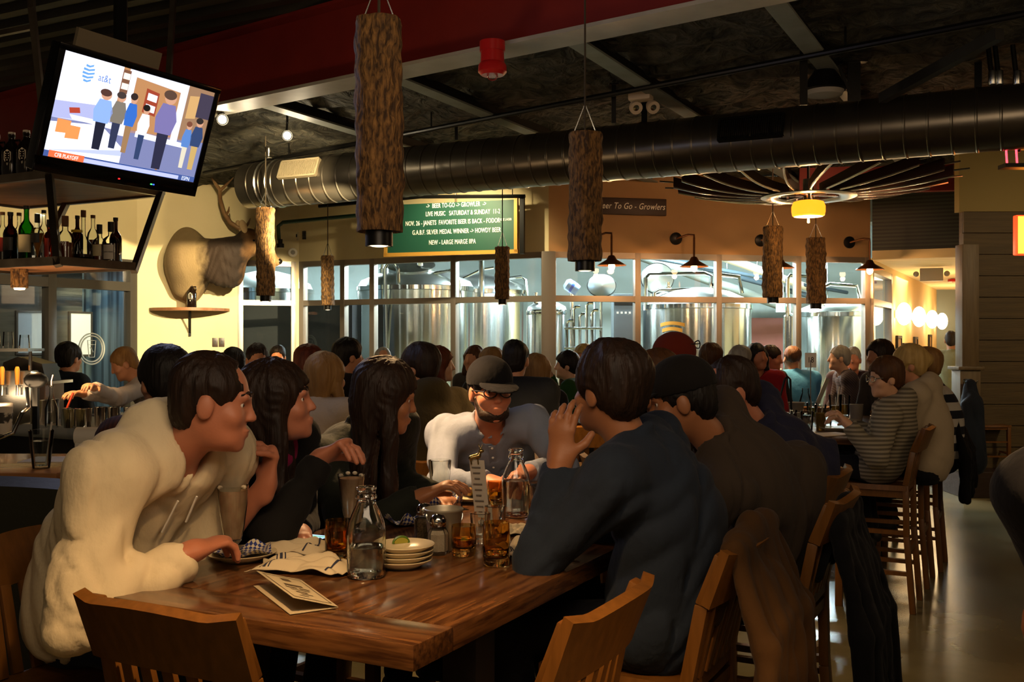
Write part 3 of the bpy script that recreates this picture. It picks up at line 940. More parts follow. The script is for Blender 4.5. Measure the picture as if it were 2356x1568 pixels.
# ---------------------------------------------------------------- chandelier made of curved blades round an orange drum
p = P(1860, 452, 9.45)
t = thing('blade_chandelier', 'large wheel-shaped chandelier of curved dark blades round a glowing orange drum shade', 'chandelier', p)
M_BLADE = mat('blade_black', '#3a2418', .35, .3)
M_EDGE = mat('blade_edge', '#cfcac0', .25, .9)
nb = 20
for k in range(nb):
    an = 2 * PI * k / nb + .06
    rdir = Vector((math.cos(an), math.sin(an), 0)); td = Vector((-math.sin(an), math.cos(an), 0))
    r0, r1 = .31, 1.22
    def bl(s):
        r = r0 + (r1 - r0) * s
        return rdir * r + td * (.16 * s * s) + Vector((0, 0, .015 + .10 * s ** 2.2))
    bm = MB(); V = []; Fc = []
    ns = 12
    for i in range(ns + 1):
        s = i / ns; c = bl(s); h = .060 + .030 * s
        for (o, z) in ((-.012, h), (.012, h), (.012, 0), (-.012, 0)):
            q = c + td * o; V.append((q.x, q.y, q.z + z))
    for i in range(ns):
        for j in range(4):
            Fc.append([i * 4 + j, i * 4 + (j + 1) % 4, i * 4 + 4 + (j + 1) % 4, i * 4 + 4 + j])
    Fc += [[0, 1, 2, 3], [ns * 4 + 3, ns * 4 + 2, ns * 4 + 1, ns * 4]]
    bo = bm.add(V, Fc).build('blade', M_BLADE, t, 40)
    em = MB().tube([bl(i / 12) + Vector((0, 0, -.006)) for i in range(13)], .011, 6)
    em.build('edge_rail', M_EDGE, bo)
    e = bl(1.0); e2 = e + (rdir + td * .2).normalized() * .13 + Vector((0, 0, .03))
    MB().tube([e + Vector((0, 0, .04)), e2 + Vector((0, 0, .02))], .008, 6).build('end_pin', M_BRUSH, bo)
ring = MB(); rp = [(.27, .0), (.30, .012), (.40, .006), (.43, -.006), (.40, -.018), (.30, -.012), (.27, 0)]
ring.lathe(rp, (0, 0, -.0), 48)
ring.build('hub_ring', mat('hub_aluminium', '#c4c0b4', .3, .9), t)
MB().lathe([(0, .16), (.05, .16), (.05, .0), (.06, -.02), (.06, -.05), (0, -.05)], n=20).build('hub', M_BRUSH, t)
for k in range(6):
    an = PI / 3 * k
    MB().bar((.04 * math.cos(an), .04 * math.sin(an), .01), (.3 * math.cos(an), .3 * math.sin(an), .0), .02, .012).build('spoke', M_BRUSH, t)
M_DRUM = mat('orange_glass', '#ff9a12', .4, emit=(1.0, .30, .012, 1), estr=1.7)
MB().lathe([(.10, -.04), (.135, -.05), (.152, -.09), (.152, -.14), (.145, -.175), (.13, -.185)], n=40).build('drum_shade', M_DRUM, t)
MB().lathe([(.13, -.184), (.06, -.182), (0, -.182)], n=40).build('diffuser', mat('drum_diffuser', '#fff2d0', .4, emit=(1, .82, .5, 1), estr=5), t)
MB().lathe([(.010, -.18), (.012, -.24), (0, -.246)], n=10).build('finial', M_LAMPW, t)
MB().tube([(0, 0, .16), (0, 0, ZC - p.z)], .014, 8).build('stem', M_BLK2, t)
lamp('POINT', 'chandelier_light', p + Vector((0, 0, .10)), 16, (1, .30, .10), .05)
lamp('POINT', 'chandelier_light', p + Vector((0, 0, -.28)), 10, (1, .62, .25), .05)

# ---------------------------------------------------------------- wall sconces of the right glazing
M_SCON = mat('sconce_copper', '#5a3a22', .35, .7)
M_BULB = mat('sconce_bulb', '#ffd9a0', .3, emit=(1, .66, .30, 1), estr=26)
dR = (Vector((C2[0] - C1[0], C2[1] - C1[1], 0))).normalized(); nR = Vector((dR.y, -dR.x, 0))
for i, px in enumerate((1392, 1578, 1772, 1975)):
    tt = tpx(C1, C2, px); q = Vector((*along(C1, C2, tt), 0)) + nR * .0
    lb = ['barn wall sconce half hidden by the second log pendant', 'barn wall sconce glowing left of the orange drum lamp', 'barn wall sconce hidden behind the pair of log pendants', 'barn wall sconce glowing at the far right end of the glazing'][i]
    z = 2.50
    t = thing('barn_sconce', lb, 'wall lamp', (q.x, q.y, z), 0, 'barn wall sconces')
    m0 = -dR * .13
    u, v = frame_of(nR); R = rot_basis(u, v, nR)
    MB().lathe([(0, 0), (.075, 0), (.075, .02), (.03, .035), (0, .035)], m0 + Vector((0, 0, .33)), 20, R).build('wall_plate', M_BLK2, t)
    MB().tube([m0 + nR * .03 + Vector((0, 0, .33)), m0 * .4 + nR * .20 + Vector((0, 0, .36)), nR * .26 + Vector((0, 0, .35)), nR * .26 + Vector((0, 0, .31)), nR * .26 + Vector((0, 0, .09))], .013, 8).build('gooseneck', M_SCON, t)
    MB().lathe([(.17, -.025), (.17, -.02), (.06, .045), (.035, .09), (0, .10)], nR * .26, 28).build('shade', M_SCON, t, 50, thick=.004)
    MB().ball(nR * .26 + Vector((0, 0, -.035)), (.04, .04, .05), 12).build('bulb', M_BULB, t)
    lamp('POINT', 'sconce_light', Vector((q.x, q.y, z)) + nR * .26 + Vector((0, 0, -.10)), 26, (1, .50, .20), .03)
# hallway globes
M_GLOBE = mat('globe_glass', '#ffe6b8', .4, emit=(1, .80, .46, 1), estr=9)
gl = ['nearest', 'second nearest', 'third', 'farthest']
for i, s in enumerate((2.05, 4.03, 6.2, 8.2)):
    q = Vector((HW0[0], HW0[1], 0)) + hd * s
    q.z = 1.99
    t = thing('globe_sconce', 'glowing globe wall lamp in the hallway, %s of the row' % gl[i], 'wall lamp', q, 0, 'hallway globe lamps')
    MB().ball(hn * .13, (.105, .105, .165), 20).build('globe', M_GLOBE, t)
    u, v = frame_of(hn); R = rot_basis(u, v, hn)
    MB().lathe([(0, 0), (.06, 0), (.06, .02), (0, .02)], (0, 0, 0), 16, R).build('wall_plate', M_BRUSH, t)
lamp('POINT', 'globe_light', Vector((HW0[0], HW0[1], 1.99)) + hd * 3.0 + hn * .5, 26, (1, .70, .36), .15)
lamp('POINT', 'globe_light', Vector((HW0[0], HW0[1], 1.99)) + hd * 7.0 + hn * .5, 30, (1, .70, .36), .15)
for i, (s, z, w_, h_) in enumerate(((2.4, 1.35, .45, .62), (3.1, 1.30, .40, .5), (4.6, 1.25, .4, .8), (7.0, 1.2, .4, 1.0))):
    q = Vector((HW0[0], HW0[1], z)) + hd * s + hn * .015
    t = thing('picture_frame', 'dark framed picture on the hallway wall, %s from the near end' % ['first', 'second', 'third', 'fourth'][i], 'picture', q, 0, 'hallway pictures')
    R = rot_basis(hd, Vector((0, 0, 1)), hn)
    MB().box((0, 0, 0), (w_, h_, .02), R).build('print', mat('sepia_print', '#8a6a42', .6, var=('#5d4227', 6)), t)
    f = MB()
    for sg in (-1, 1):
        f.box(R @ Vector((sg * w_ / 2, 0, .006)), (.04, h_ + .04, .034), R).box(R @ Vector((0, sg * h_ / 2, .006)), (w_, .04, .034), R)
    f.build('frame', M_BLACK, t)
# exit-light box and alarm on the hall ceiling
p = P(2143, 590, 14.2); p.z = ZT - .04
t = thing('hallway_exit_box', 'grey back of an exit light with two lamp heads under the hallway ceiling', 'exit light', p)
MB().box((0, 0, -.09), (.30, .06, .18), -.3, .01).build('housing', mat('grey_plastic', '#8f867a', .5), t)
for s in (-1, 1):
    MB().ball((s * .19, -s * .06, -.08), (.04, .04, .04), 12).build('lamp_head', mat('grey_plastic', '#8f867a', .5), t)
p = P(2198, 641, 16.9); p.z = ZT - .03
t = thing('ceiling_alarm', 'flat red alarm sounder on the hallway ceiling', 'fire alarm', p)
MB().box((0, 0, -.02), (.2, .14, .045), 0, .01).build('body', M_REDP, t)
MB().lathe([(.05, 0), (.045, -.02), (0, -.03)], (0, 0, -.04), 14).build('lens', mat('pale_lens', '#e8dcc0', .3), t)
# door at the hallway end
dE = Vector((2.3, -1.15, 0)).normalized(); q = Vector((HW1[0] - .1, HW1[1] + .05, 0)) + dE * .62 + Vector((dE.y, -dE.x, 0)) * -.0
q2 = q + Vector((dE.y, -dE.x, 0)) * .03
rt = bpy.data.objects.new('door_2', None); COL.objects.link(rt); rt.location = q2; struct(rt)
azE = math.atan2(dE.y, dE.x)
MB().box((dE.x * .05, dE.y * .05, 1.04), (.1, .06, 2.08), azE).box((dE.x * 1.0, dE.y * 1.0, 1.04), (.1, .06, 2.08), azE).box((dE.x * .52, dE.y * .52, 2.07), (1.05, .06, .1), azE).build('door_frame', mat('hall_door_trim', '#8a4a2c', .5), rt)
MB().box((dE.x * .52, dE.y * .52, 1.0), (.85, .04, 2.0), azE).build('door_leaf', mat('hall_door_leaf', '#6b5a3c', .5), rt)

# ---------------------------------------------------------------- glowing sign and heater at the right edge
p = P(2362, 541, 9.0)
t = thing('lit_sign', 'glowing orange-red sign box at the right edge of the plank wall', 'sign', p)
MB().box((.0, 0, 0), (.21, .07, .35), 0, .01).build('housing', mat('red_sign_rim', '#d01808', .4, emit=(1, .05, .01, 1), estr=2.0), t)
MB().box((.0, -.037, 0), (.185, .006, .325)).build('sign_face', mat('orange_sign_face', '#ff8a10', .4, emit=(1, .42, .03, 1), estr=3.2), t)
MB().tube([(0, 0, .17), (0, 0, 3.55 - p.z)], .01, 6).build('stem', M_BLK2, t)
lamp('POINT', 'sign_light', p + Vector((0, -.3, 0)), 3, (1, .3, .08), .08)
p = P(2345, 364, 7.6)
t = thing('bar_heater', 'black rack with glowing red bars under the duct', 'heater', p)
MB().box((0, 0, -.06), (.26, .12, .03)).box((0, 0, .075), (.24, .1, .012)).build('rack', M_BLK2, t)
M_NEON = mat('red_glow', '#ff2a3a', .4, emit=(1, .04, .06, 1), estr=4)
for x in (-.09, -.015, .06):
    MB().tube([(x, 0, -.05), (x - .008, 0, .07)], .008, 8).build('glow_bar', M_NEON, t)
MB().tube([(-.11, 0, .085), (.12, 0, .085)], .007, 8).build('glow_bar', M_NEON, t)
MB().tube([(0, 0, .09), (0, 0, 3.0 - p.z)], .01, 6).build('stem', M_BLK2, t)

# ---------------------------------------------------------------- television
tc_ = Vector((-1.9019, 5.1406, 2.6778)); yw, pt = 1.0678, .3328
tr = Vector((math.cos(yw), math.sin(yw), 0)); tn0 = Vector((math.sin(yw), -math.cos(yw), 0)); UZ = Vector((0, 0, 1))
tn = tn0 * math.cos(pt) - UZ * math.sin(pt); tu = UZ * math.cos(pt) + tn0 * math.sin(pt)
RT_ = rot_basis(tr, tu, tn)
t = thing('television', 'wall television tilted down from the bar rack, showing a phone shop advert', 'television', tc_)
MB().box(RT_ @ Vector((0, 0, -.03)), (1.0, .6, .06), RT_, .012).build('housing', mat('tv_black', '#0b0b0d', .25), t)
W_, H_ = .93, .50; cy0 = .02
bz = MB()
for (x, y, a, b) in ((0, .285, 1.0, .03), (0, -.262, 1.0, .076), (-.4825, .01, .035, .56), (.4825, .01, .035, .56)):
    bz.box(RT_ @ Vector((x, y, .004)), (a, b, .012), RT_, .003)
bz.build('bezel', mat('tv_bezel', '#08080a', .12), t)
def emat(n, c, s=1.0):
    cc = hexc(c); return mat('screen_' + n, '#000000', .3, emit=(cc[0], cc[1], cc[2], 1), estr=s)
sc_ = MB().box(RT_ @ Vector((0, cy0, .001)), (W_, H_, .004), RT_).build('screen', emat('base', '#b9bede', 1.35), t, None)
def spoly(pts, c, lay, s=1.35):
    """flat patch of the picture on the screen; pts in 0..1 across and 0..1 down"""
    V = [RT_ @ Vector(((x - .5) * W_, cy0 + (.5 - y) * H_, .0032 + lay * .0003)) for x, y in pts]
    return MB().add(V, [list(range(len(V)))]).build('screen_picture', emat(c.strip('#'), c, s), t, None)
def sblob(cx, cy, rx, ry, c, lay, n=16, s=1.35):
    spoly([(cx + rx * math.cos(2 * PI * k / n), cy + ry * math.sin(2 * PI * k / n)) for k in range(n)], c, lay, s)
spoly([(0, 0), (.36, 0), (.36, .55), (0, .55)], '#dcdcf2', 0, 1.6)
spoly([(.0, .46), (.38, .40), (.38, .56), (0, .62)], '#9ca0c8', 1)
spoly([(.36, 0), (.80, 0), (.80, .58), (.36, .62)], '#a5764e', 1)
spoly([(.44, .0), (.8, .0), (.8, .10), (.44, .06)], '#cdd0e6', 2)
spoly([(.40, 0), (.45, 0), (.45, .66), (.40, .66)], '#d8d8ee', 3)
spoly([(.76, 0), (.81, 0), (.81, .60), (.76, .62)], '#ced2ea', 3)
spoly([(.81, 0), (1, 0), (1, .55), (.81, .58)], '#8a6a50', 1)
spoly([(.90, .04), (1, .04), (1, .3), (.90, .3)], '#3a3444', 3)
spoly([(.83, .10), (.90, .08), (.90, .32), (.83, .34)], '#b9925f', 3)
spoly([(0, .62), (1, .55), (1, .93), (0, .93)], '#6d7299', 1)
spoly([(.36, .02), (.41, .02), (.41, .30), (.36, .30)], '#6d4a38', 4)
for k in range(3):
    spoly([(.365, .05 + .1 * k), (.408, .05 + .1 * k), (.408, .11 + .1 * k), (.365, .11 + .1 * k)], '#e8d8c8', 5)
spoly([(.53, .14), (.62, .16), (.62, .40), (.53, .38)], '#8c3a28', 4)
for k in range(2):
    spoly([(.545, .18 + .11 * k), (.61, .19 + .11 * k), (.61, .26 + .11 * k), (.545, .25 + .11 * k)], '#e6e6f4', 5)
spoly([(0, .66), (.30, .60), (.46, .78), (.46, .93), (0, .93)], '#e4e6fa', 3, 1.5)
spoly([(.0, .93), (.46, .80), (.46, .86), (.0, .93)], '#aab2dc', 4)
spoly([(.10, .56), (.42, .56), (.42, .62), (.12, .60)], '#dfe0f4', 4)
for (a, b) in ((.04, .62), (.10, .66)):
    spoly([(a, b), (a + .08, b), (a + .08, b + .12), (a, b + .13)], '#e0844a', 5)
for (a, b) in ((.09, .50), (.24, .50)):
    spoly([(a, b), (a + .06, b - .02), (a + .07, b + .03), (a + .01, b + .05)], '#9c3a2a', 5)
spoly([(.52, .58), (.86, .60), (.86, .65), (.52, .64)], '#eceefa', 4)
spoly([(.70, .65), (.725, .65), (.72, .93), (.705, .93)], '#9a6a40', 4)
def sperson(x, yh, yf, hw, hair, top, legs, lay):
    h = yf - yh
    spoly([(x - hw * .55, yh + h * .48), (x + hw * .55, yh + h * .48), (x + hw * .45, yf), (x - hw * .35, yf)], legs, lay)
    spoly([(x - hw * .6, yh + h * .17), (x + hw * .6, yh + h * .17), (x + hw, yh + h * .36), (x + hw * .7, yh + h * .55), (x - hw * .8, yh + h * .55), (x - hw, yh + h * .36)], top, lay + 1)
    sblob(x, yh + h * .09, hw * .55, h * .085, '#b98a70', lay + 2)
    sblob(x - hw * .1, yh + h * .055, hw * .6, h * .06, hair, lay + 3)
sperson(.29, .25, .84, .06, '#4a3028', '#7d9be8', '#1c1e2c', 6)
sperson(.385, .24, .80, .05, '#3a302e', '#6f685e', '#2a3048', 6)
sperson(.465, .22, .82, .04, '#2c2220', '#2f5fb0', '#8a6a4a', 6)
sperson(.56, .30, .86, .04, '#1c1614', '#d8d8e6', '#2c3a5c', 6)
sperson(.70, .10, .92, .075, '#4e3a30', '#6b6494', '#26263a', 8)
sperson(.875, .36, .86, .035, '#6a4030', '#4f74b0', '#c4bca8', 6)
sperson(.945, .30, .86, .045, '#2a2422', '#2c3c60', '#b0925a', 6)
spoly([(.0, .93), (1, .93), (1, 1), (0, 1)], '#3c4f86', 9)
spoly([(.03, .925), (.24, .925), (.24, .995), (.03, .995)], '#d9623a', 10)
spoly([(.24, .945), (.88, .945), (.88, .985), (.24, .985)], '#a9aee0', 10)
for k in range(5):
    y = .07 + .035 * k; wdt = [.022, .032, .035, .032, .022][k]
    spoly([(.155 - wdt, y - .01 + .008), (.155, y + .006), (.155 + wdt, y - .012), (.155 + wdt, y + .006), (.155, y + .024), (.155 - wdt, y + .02)], '#5b8fd6', 10)
RS = RT_
def stext(s, x, y, size, c, sx=.8, st=1.4):
    o = lettering(s, size, RS, RT_ @ Vector(((x - .5) * W_, cy0 + (.5 - y) * H_, .0068)), emat('txt' + c.strip('#'), c, st), t, 'screen_lettering', sx, .0001)
stext('at&t', .255, .16, .05, '#4a6fb8')
stext('CFB PLAYOFF', .135, .962, .026, '#ffffff')
stext('ESPN', .935, .965, .03, '#dfe6ff')
for (x, c) in ((-.02, '#ff2020'), (.20, '#3050ff'), (.185, '#40ff60')):
    MB().box(RT_ @ Vector((x, -.272, .011)), (.010, .006, .002), RT_).build('indicator_light', emat('led' + c.strip('#'), c, 3), t, None)
lamp('AREA', 'television_light', tc_ + tn * .06, 7, (.62, .68, 1.0), .9, tc_ + tn * 2, sy=.5)
# bracket of the television: grey plate above and arm to the ceiling
a = tc_ + tu * .31 - tn * .10
MB().box(RT_ @ Vector((-.10, .345, -.10)), (.50, .085, .02), RT_).build('mount_plate', mat('mount_putty', '#6e6450', .6), t)
MB().tube([RT_ @ Vector((0, 0, -.06)), RT_ @ Vector((.05, .12, -.2)), RT_ @ Vector((.05, .12, -.2)) + Vector((0, 0, 1.15))], .035, 8).build('mount_arm', M_BLK2, t)

# ---------------------------------------------------------------- green menu board on pipe hangers
sl = P(890, 583, 12.35); sr = P(1187, 574, 11.85)
sd = Vector((sr.x - sl.x, sr.y - sl.y, 0)); sw = sd.length; sd.normalize(); snn = Vector((sd.y, -sd.x, 0)); Rb = rot_basis(sd, UZ, snn)
sh = .58
t = thing('menu_board', 'green announcement board with white letters hanging over the brewhouse windows', 'sign', (sl.x, sl.y, (sl.z + sr.z) / 2))
MB().box(Rb @ Vector((sw / 2, sh / 2, 0)), (sw, sh, .03), Rb).build('board', mat('board_green', '#0f4233', .55), t)
fr = MB()
fr.box(Rb @ Vector((sw / 2, -.02, .0)), (sw + .06, .045, .06), Rb).box(Rb @ Vector((sw + .005, sh / 2, 0)), (.04, sh + .06, .06), Rb).box(Rb @ Vector((-.005, sh / 2, 0)), (.04, sh + .06, .06), Rb)
fr.build('gilt_frame', mat('gilt_wood', '#b98a3a', .4, .2), t)
M_LET = mat('white_letters', '#f2efe2', .6)
lines = [('\u2192  BEER TO-GO \u2192 GROWLER  \u2192', .545, .55), ('LIVE MUSIC   SATURDAY & SUNDAY  11-2', .45, .60), ('NOV. 26 - JANETS  FAVORITE BEER IS BACK - FODOR', .345, .52), ('G.A.B.F. SILVER MEDAL WINNER \u2192 HOWDY BEER', .235, .55), ('NEW - LARGE MARGE IIPA', .11, .52)]
for s, y, fx in lines:
    lettering(s.replace('\u2192', '->'), .078, Rb, Rb @ Vector((sw * fx, y, .018)), M_LET, t, 'lettering', .62, .002)
lettering('RYE LAGER', .038, Rb, Rb @ Vector((sw * .93, .352, .018)), M_LET, t, 'lettering', .7, .002)
pp = MB().tube([Rb @ Vector((-.9, sh + .02, .03)), Rb @ Vector((.45, sh + .08, .03)), Rb @ Vector((sw + .12, sh + .03, .03))], .022, 8)
pp.build('hanging_pipe', M_BLK2, t)
MB().box(Rb @ Vector((sw + .075, sh / 2, -.01)), (.05, sh + .1, .05), Rb).build('side_post', M_BLK2, t)
for f in (.1, .55, .98):
    MB().tube([Rb @ Vector((sw * f, sh + .04, .03)), Rb @ Vector((sw * f, ZC - sl.z, .03))], .006, 5).build('hanger_rod', M_BLK2, t)
# rustic growler sign on the right wall
tt = tpx(C1, C2, 1450); q = Vector((*along(C1, C2, tt), 0)) + nR * .03; q.z = CZ + (HZ - 475) / F * q.y
t = thing('wooden_sign', 'rough dark wooden sign with white script about growlers on the right wall', 'sign', q)
Rw = rot_basis(dR, UZ, nR)
MB().box((0, 0, 0), (.88, .20, .04), Rw, .01).build('board', M_DARKWOOD, t)
lettering('Beer To Go - Growlers', .105, Rw, Rw @ Vector((0, 0, .022)), M_LET, t, 'lettering', .78, .002, shear=.3)
# small fittings on the yellow walls
dY = Vector((C0[0] - YW0[0], C0[1] - YW0[1], 0)).normalized(); nY = Vector((dY.y, -dY.x, 0)); RY = rot_basis(dY, UZ, nY)
def on_wall(p0, p1, px, py, off):
    tt = tpx(p0, p1, px); d = Vector((p1[0] - p0[0], p1[1] - p0[1], 0)).normalized(); n_ = Vector((d.y, -d.x, 0))
    q = Vector((*along(p0, p1, tt), 0)); q.z = CZ + (HZ - py) / F * q.y
    return q + n_ * off, rot_basis(d, UZ, n_)
for i, px in enumerate((495, 510)):
    q, R = on_wall(YW0, C0, px, 787, .008)
    t = thing('wall_switch', ['dark wall switch plate, left of two under the elk shelf', 'dark wall switch plate, right of two under the elk shelf'][i], 'switch', q, 0, 'switch plates')
    MB().box((0, 0, 0), (.07, .115, .012), R, .003).build('plate', mat('switch_brown', '#3a2a20', .4), t)
    MB().box(R @ Vector((0, 0, .008)), (.022, .045, .008), R).build('rocker', mat('switch_dark', '#211814', .4), t)
for i, (px, py, c, lb) in enumerate(((684, 544, '#b9ae90', 'pale thermostat plate beside the menu board wall corner'), (701, 541, '#2a241c', 'dark sensor plate beside the pale thermostat'))):
    q, R = on_wall(C0, C1, px, py, .012)
    t = thing('sensor_plate', lb, 'wall sensor', q)
    MB().box((0, 0, 0), (.05, .11, .02), R, .004).build('plate', mat('plate' + str(i), c, .5), t)
    MB().box(R @ Vector((0, .01, .012)), (.03, .04, .006), R).build('window', M_BLACK, t)
q, R = on_wall(YW0, C0, 673, 581, .02)
t = thing('round_chime', 'white round chime on the wall corner right of the elk', 'chime', q)
MB().lathe([(0, 0), (.06, 0), (.06, .02), (.05, .03), (0, .03)], (0, 0, 0), 24, R).build('body', M_WHITE, t)
MB().lathe([(.03, .031), (.03, .034), (0, .034)], (0, 0, 0), 16, R).build('speaker_grille', mat('grille_grey', '#9a958a', .6), t)
# ================================================================ brewhouse tanks
M_TANK = mat('tank_steel', '#cdd0ce', 0.19, 1.0, bump=(3, .05, (6, 6, .3), .02))
M_TOP = mat('tank_top_steel', '#d5dad9', 0.33, 1.0)
def brushed_ring(m, aniso):
    nt = m.node_tree; b = nt.nodes['Principled BSDF']
    tg = nt.nodes.new('ShaderNodeTangent'); tg.direction_type = 'RADIAL'; tg.axis = 'Z'
    nt.links.new(tg.outputs[0], b.inputs['Tangent']); b.inputs['Anisotropic'].default_value = aniso; b.inputs['Anisotropic Rotation'].default_value = .25
brushed_ring(M_TANK, .95); brushed_ring(M_TOP, .0)
def at2(px, D):
    return Vector(((px - 1178) / F * D, D, 0))
def tank(px, D, r, ztop, label, dome=.22, cone=True, manway=False, pipe=None):
    t = thing('brewing_tank', label, 'tank', at2(px, D), 0, 'stainless brewing tanks')
    MB().lathe([(r * .985, .62), (r, .64), (r, ztop - .10), (r * .985, ztop - .09)], n=64).build('shell', M_TANK, t, 40)
    MB().lathe([(r * .99, ztop - .10), (r * 1.015, ztop - .09), (r * 1.015, ztop - .03), (r * .99, ztop - .02)], n=64).build('shoulder_ring', M_CHROME, t, 40)
    MB().lathe([(r * .99, ztop - .03), (r * .93, ztop + dome * .25), (r * .6, ztop + dome * .72), (r * .25, ztop + dome * .95), (.0, ztop + dome)], n=64).build('dome', M_TOP, t, 50)
    MB().lathe([(.06, .30), (r, .64)], n=48).build('cone_bottom', M_TOP, t, 50)
    for k in range(4):
        a = PI / 4 + k * PI / 2
        MB().tube([(r * .85 * math.cos(a), r * .85 * math.sin(a), 0), (r * .85 * math.cos(a), r * .85 * math.sin(a), .7)], .04, 10).build('leg', M_BRUSH, t)
    if manway:
        MB().lathe([(.34, -.02), (.36, .0), (.36, .13), (.33, .15), (0, .17)], (-.05 * r, -.30 * r, ztop + dome * .62), 32, Matrix.Rotation(.35, 3, 'X')).build('manway', M_BRUSH, t)
    if pipe:
        for pts, rr in pipe:
            MB().tube([Vector(p) for p in pts], rr, 10).build('pipe', M_CHROME, t)
    MB().lathe([(0, 0), (.05, 0), (.05, .09), (.03, .1), (.03, .16), (0, .16)], (-.55 * r, -.15, ztop + dome * .6), 14).build('valve', M_BRUSH, t)
    return t
tank(957, 15.4, .88, 2.43, 'big fermenting tank with a round manway, left of the corner post', .26, manway=True,
     pipe=[([(.1, -.4, 2.55), (.1, -.4, 2.82), (.16, -.4, 2.90), (.9, -.5, 2.84), (1.0, -.5, 2.78), (1.0, -.5, 2.2)], .045), ([(-.35, -.8, 1.2), (-.35, -.95, 2.62), (-.30, -.95, 2.70), (-.22, -.9, 2.70), (-.17, -.9, 2.62), (-.17, -.8, 2.35)], .03),
           ([(.3, -.5, 2.58), (.55, -.6, 2.62), (.68, -.6, 2.5), (.7, -.6, 2.2)], .025)])
tank(1096, 17.1, .86, 2.46, 'big fermenting tank just behind and right of the manway tank', .26, pipe=[([(.35, -.3, 2.6), (.75, -.3, 2.65), (.82, -.3, 2.6), (.85, -.35, 2.3)], .03), ([(-.2, -.6, 2.6), (.1, -.6, 2.75), (.3, -.6, 2.78)], .02)])
tank(1258, 15.2, .30, 2.08, 'slim tank standing behind the corner post of the glazing', .12)
tank(1602, 15.2, .80, 2.16, 'wide copper-reflecting kettle with an orange emblem right of the corner post', .24,
     pipe=[([(-.78, -.2, 2.05), (-.78, -.2, 2.52), (-.72, -.2, 2.58), (.1, -.1, 2.60), (.2, -.1, 2.56), (.2, -.1, 2.35)], .03), ([(-.66, -.3, 2.12), (-.66, -.3, 2.3), (-.6, -.3, 2.34), (.0, -.2, 2.36)], .025), ([(.25, -.1, 2.4), (.3, -.1, 2.58), (.6, -.15, 2.54), (.64, -.15, 2.3)], .035)])
tank(1925, 15.6, .56, 2.06, 'tank at the far right end of the brewhouse glazing', .16, pipe=[([(-.3, -.3, 2.1), (-.3, -.3, 2.4), (-.2, -.3, 2.45), (.2, -.3, 2.42), (.26, -.3, 2.2)], .03)])
tank(612, 17.5, .80, 2.50, 'dim tank seen through the narrow window under the elk', .3)
t = thing('pipe_column', 'slender chrome pipe stack between the kettle and the right tank', 'pipe', at2(1816, 15.0))
MB().lathe([(.09, 0), (.09, 1.96), (.05, 2.0), (.0, 2.02)], n=20).build('column', M_CHROME, t)
MB().tube([(-.04, -.05, 1.9), (-.04, -.05, 2.5), (.0, -.05, 2.56), (.4, -.05, 2.54), (.45, -.05, 2.48), (.45, -.05, 2.2)], .03, 10).build('pipe', M_CHROME, t)
# emblem on the kettle
kt = [o for o in bpy.data.objects if o.name.startswith('brewing_tank')][3]
M_EMB = mat('emblem_orange', '#c98a2a', .5)
for (zz, rr, sp) in ((1.80, .803, .24), (1.72, .803, .20)):
    e = MB()
    e.sheet(lambda u, v: (rr * math.sin(-.62 + (u - .5) * 2 * sp), -rr * math.cos(-.62 + (u - .5) * 2 * sp), zz + .05 * v + .03 * math.cos((u - .5) * 3)), 16, 1)
    e.build('emblem', M_EMB, kt, 60)
# kettle lids hanging on the back wall side, control cabinet, pumps
for i, (px, py, D, rx, ry) in enumerate(((1384, 657, 15.6, .215, .165), (1512, 640, 16.4, .26, .24))):
    p = P(px, py, D)
    t = thing('kettle_lid', ['round steel strainer lid left of the control cabinet', 'round steel lid leaning behind the wide kettle'][i], 'lid', p, 0, 'round lids')
    R = Matrix.Rotation(PI / 2, 3, 'X')
    MB().lathe([(rx, 0), (rx * .98, .03), (rx * .5, .07), (0, .08)], (0, 0, 0), 36, R, ry / rx).build('dish', mat('lid_steel', '#8f918a', .3, .9), t, 50)
    MB().tube([(rx * 1.0 * math.cos(2 * PI * k / 36), -.01, ry * math.sin(2 * PI * k / 36)) for k in range(37)], .012, 6).build('rim', M_BLK2, t)
    MB().tube([(-.1, .03, -ry), (-.12, .06, -p.z + .0)], .02, 6).build('stand', M_BRUSH, t)
p = at2(1433, 15.4)
t = thing('control_cabinet', 'dark control cabinet with a red display behind the glass', 'cabinet', p)
MB().box((0, 0, 1.15), (.32, .4, 2.3), 0, .01).build('case', mat('cabinet_grey', '#3b4144', .4), t)
MB().box((0, -.205, 2.20), (.30, .01, .15), 0, .004).build('display_panel', M_BLACK, t)
MB().box((-.02, -.212, 2.22), (.2, .006, .03)).build('red_readout', mat('red_readout', '#ff2030', .4, emit=(1, .05, .08, 1), estr=2), t)
for k in range(4):
    MB().box((-.10 + .06 * k, -.212, 2.02), (.03, .006, .03)).build('switch', M_WHITE, t)
p = P(1316, 660, 15.0)
t = thing('pump_motor', 'blue and white pump motor on the pipe rack', 'pump', (p.x, p.y, 0))
MB().lathe([(0, -.1), (.08, -.1), (.09, -.05), (.09, .08), (.05, .12), (0, .12)], (0, 0, p.z), 20, Matrix.Rotation(-1.0, 3, 'Y')).build('motor', mat('motor_blue', '#7fa6d8', .35), t)
MB().lathe([(.092, -.02), (.095, .0), (.092, .02)], (0, 0, p.z), 20, Matrix.Rotation(-1.0, 3, 'Y')).build('band', mat('motor_band', '#1f4fb8', .35), t)
MB().tube([(0, 0, 0), (0, 0, p.z - .08)], .03, 10).build('post', M_CHROME, t)
t = thing('pipe_rack', 'rack of chrome pipes standing between the corner post and the cabinet', 'pipes', at2(1340, 14.6))
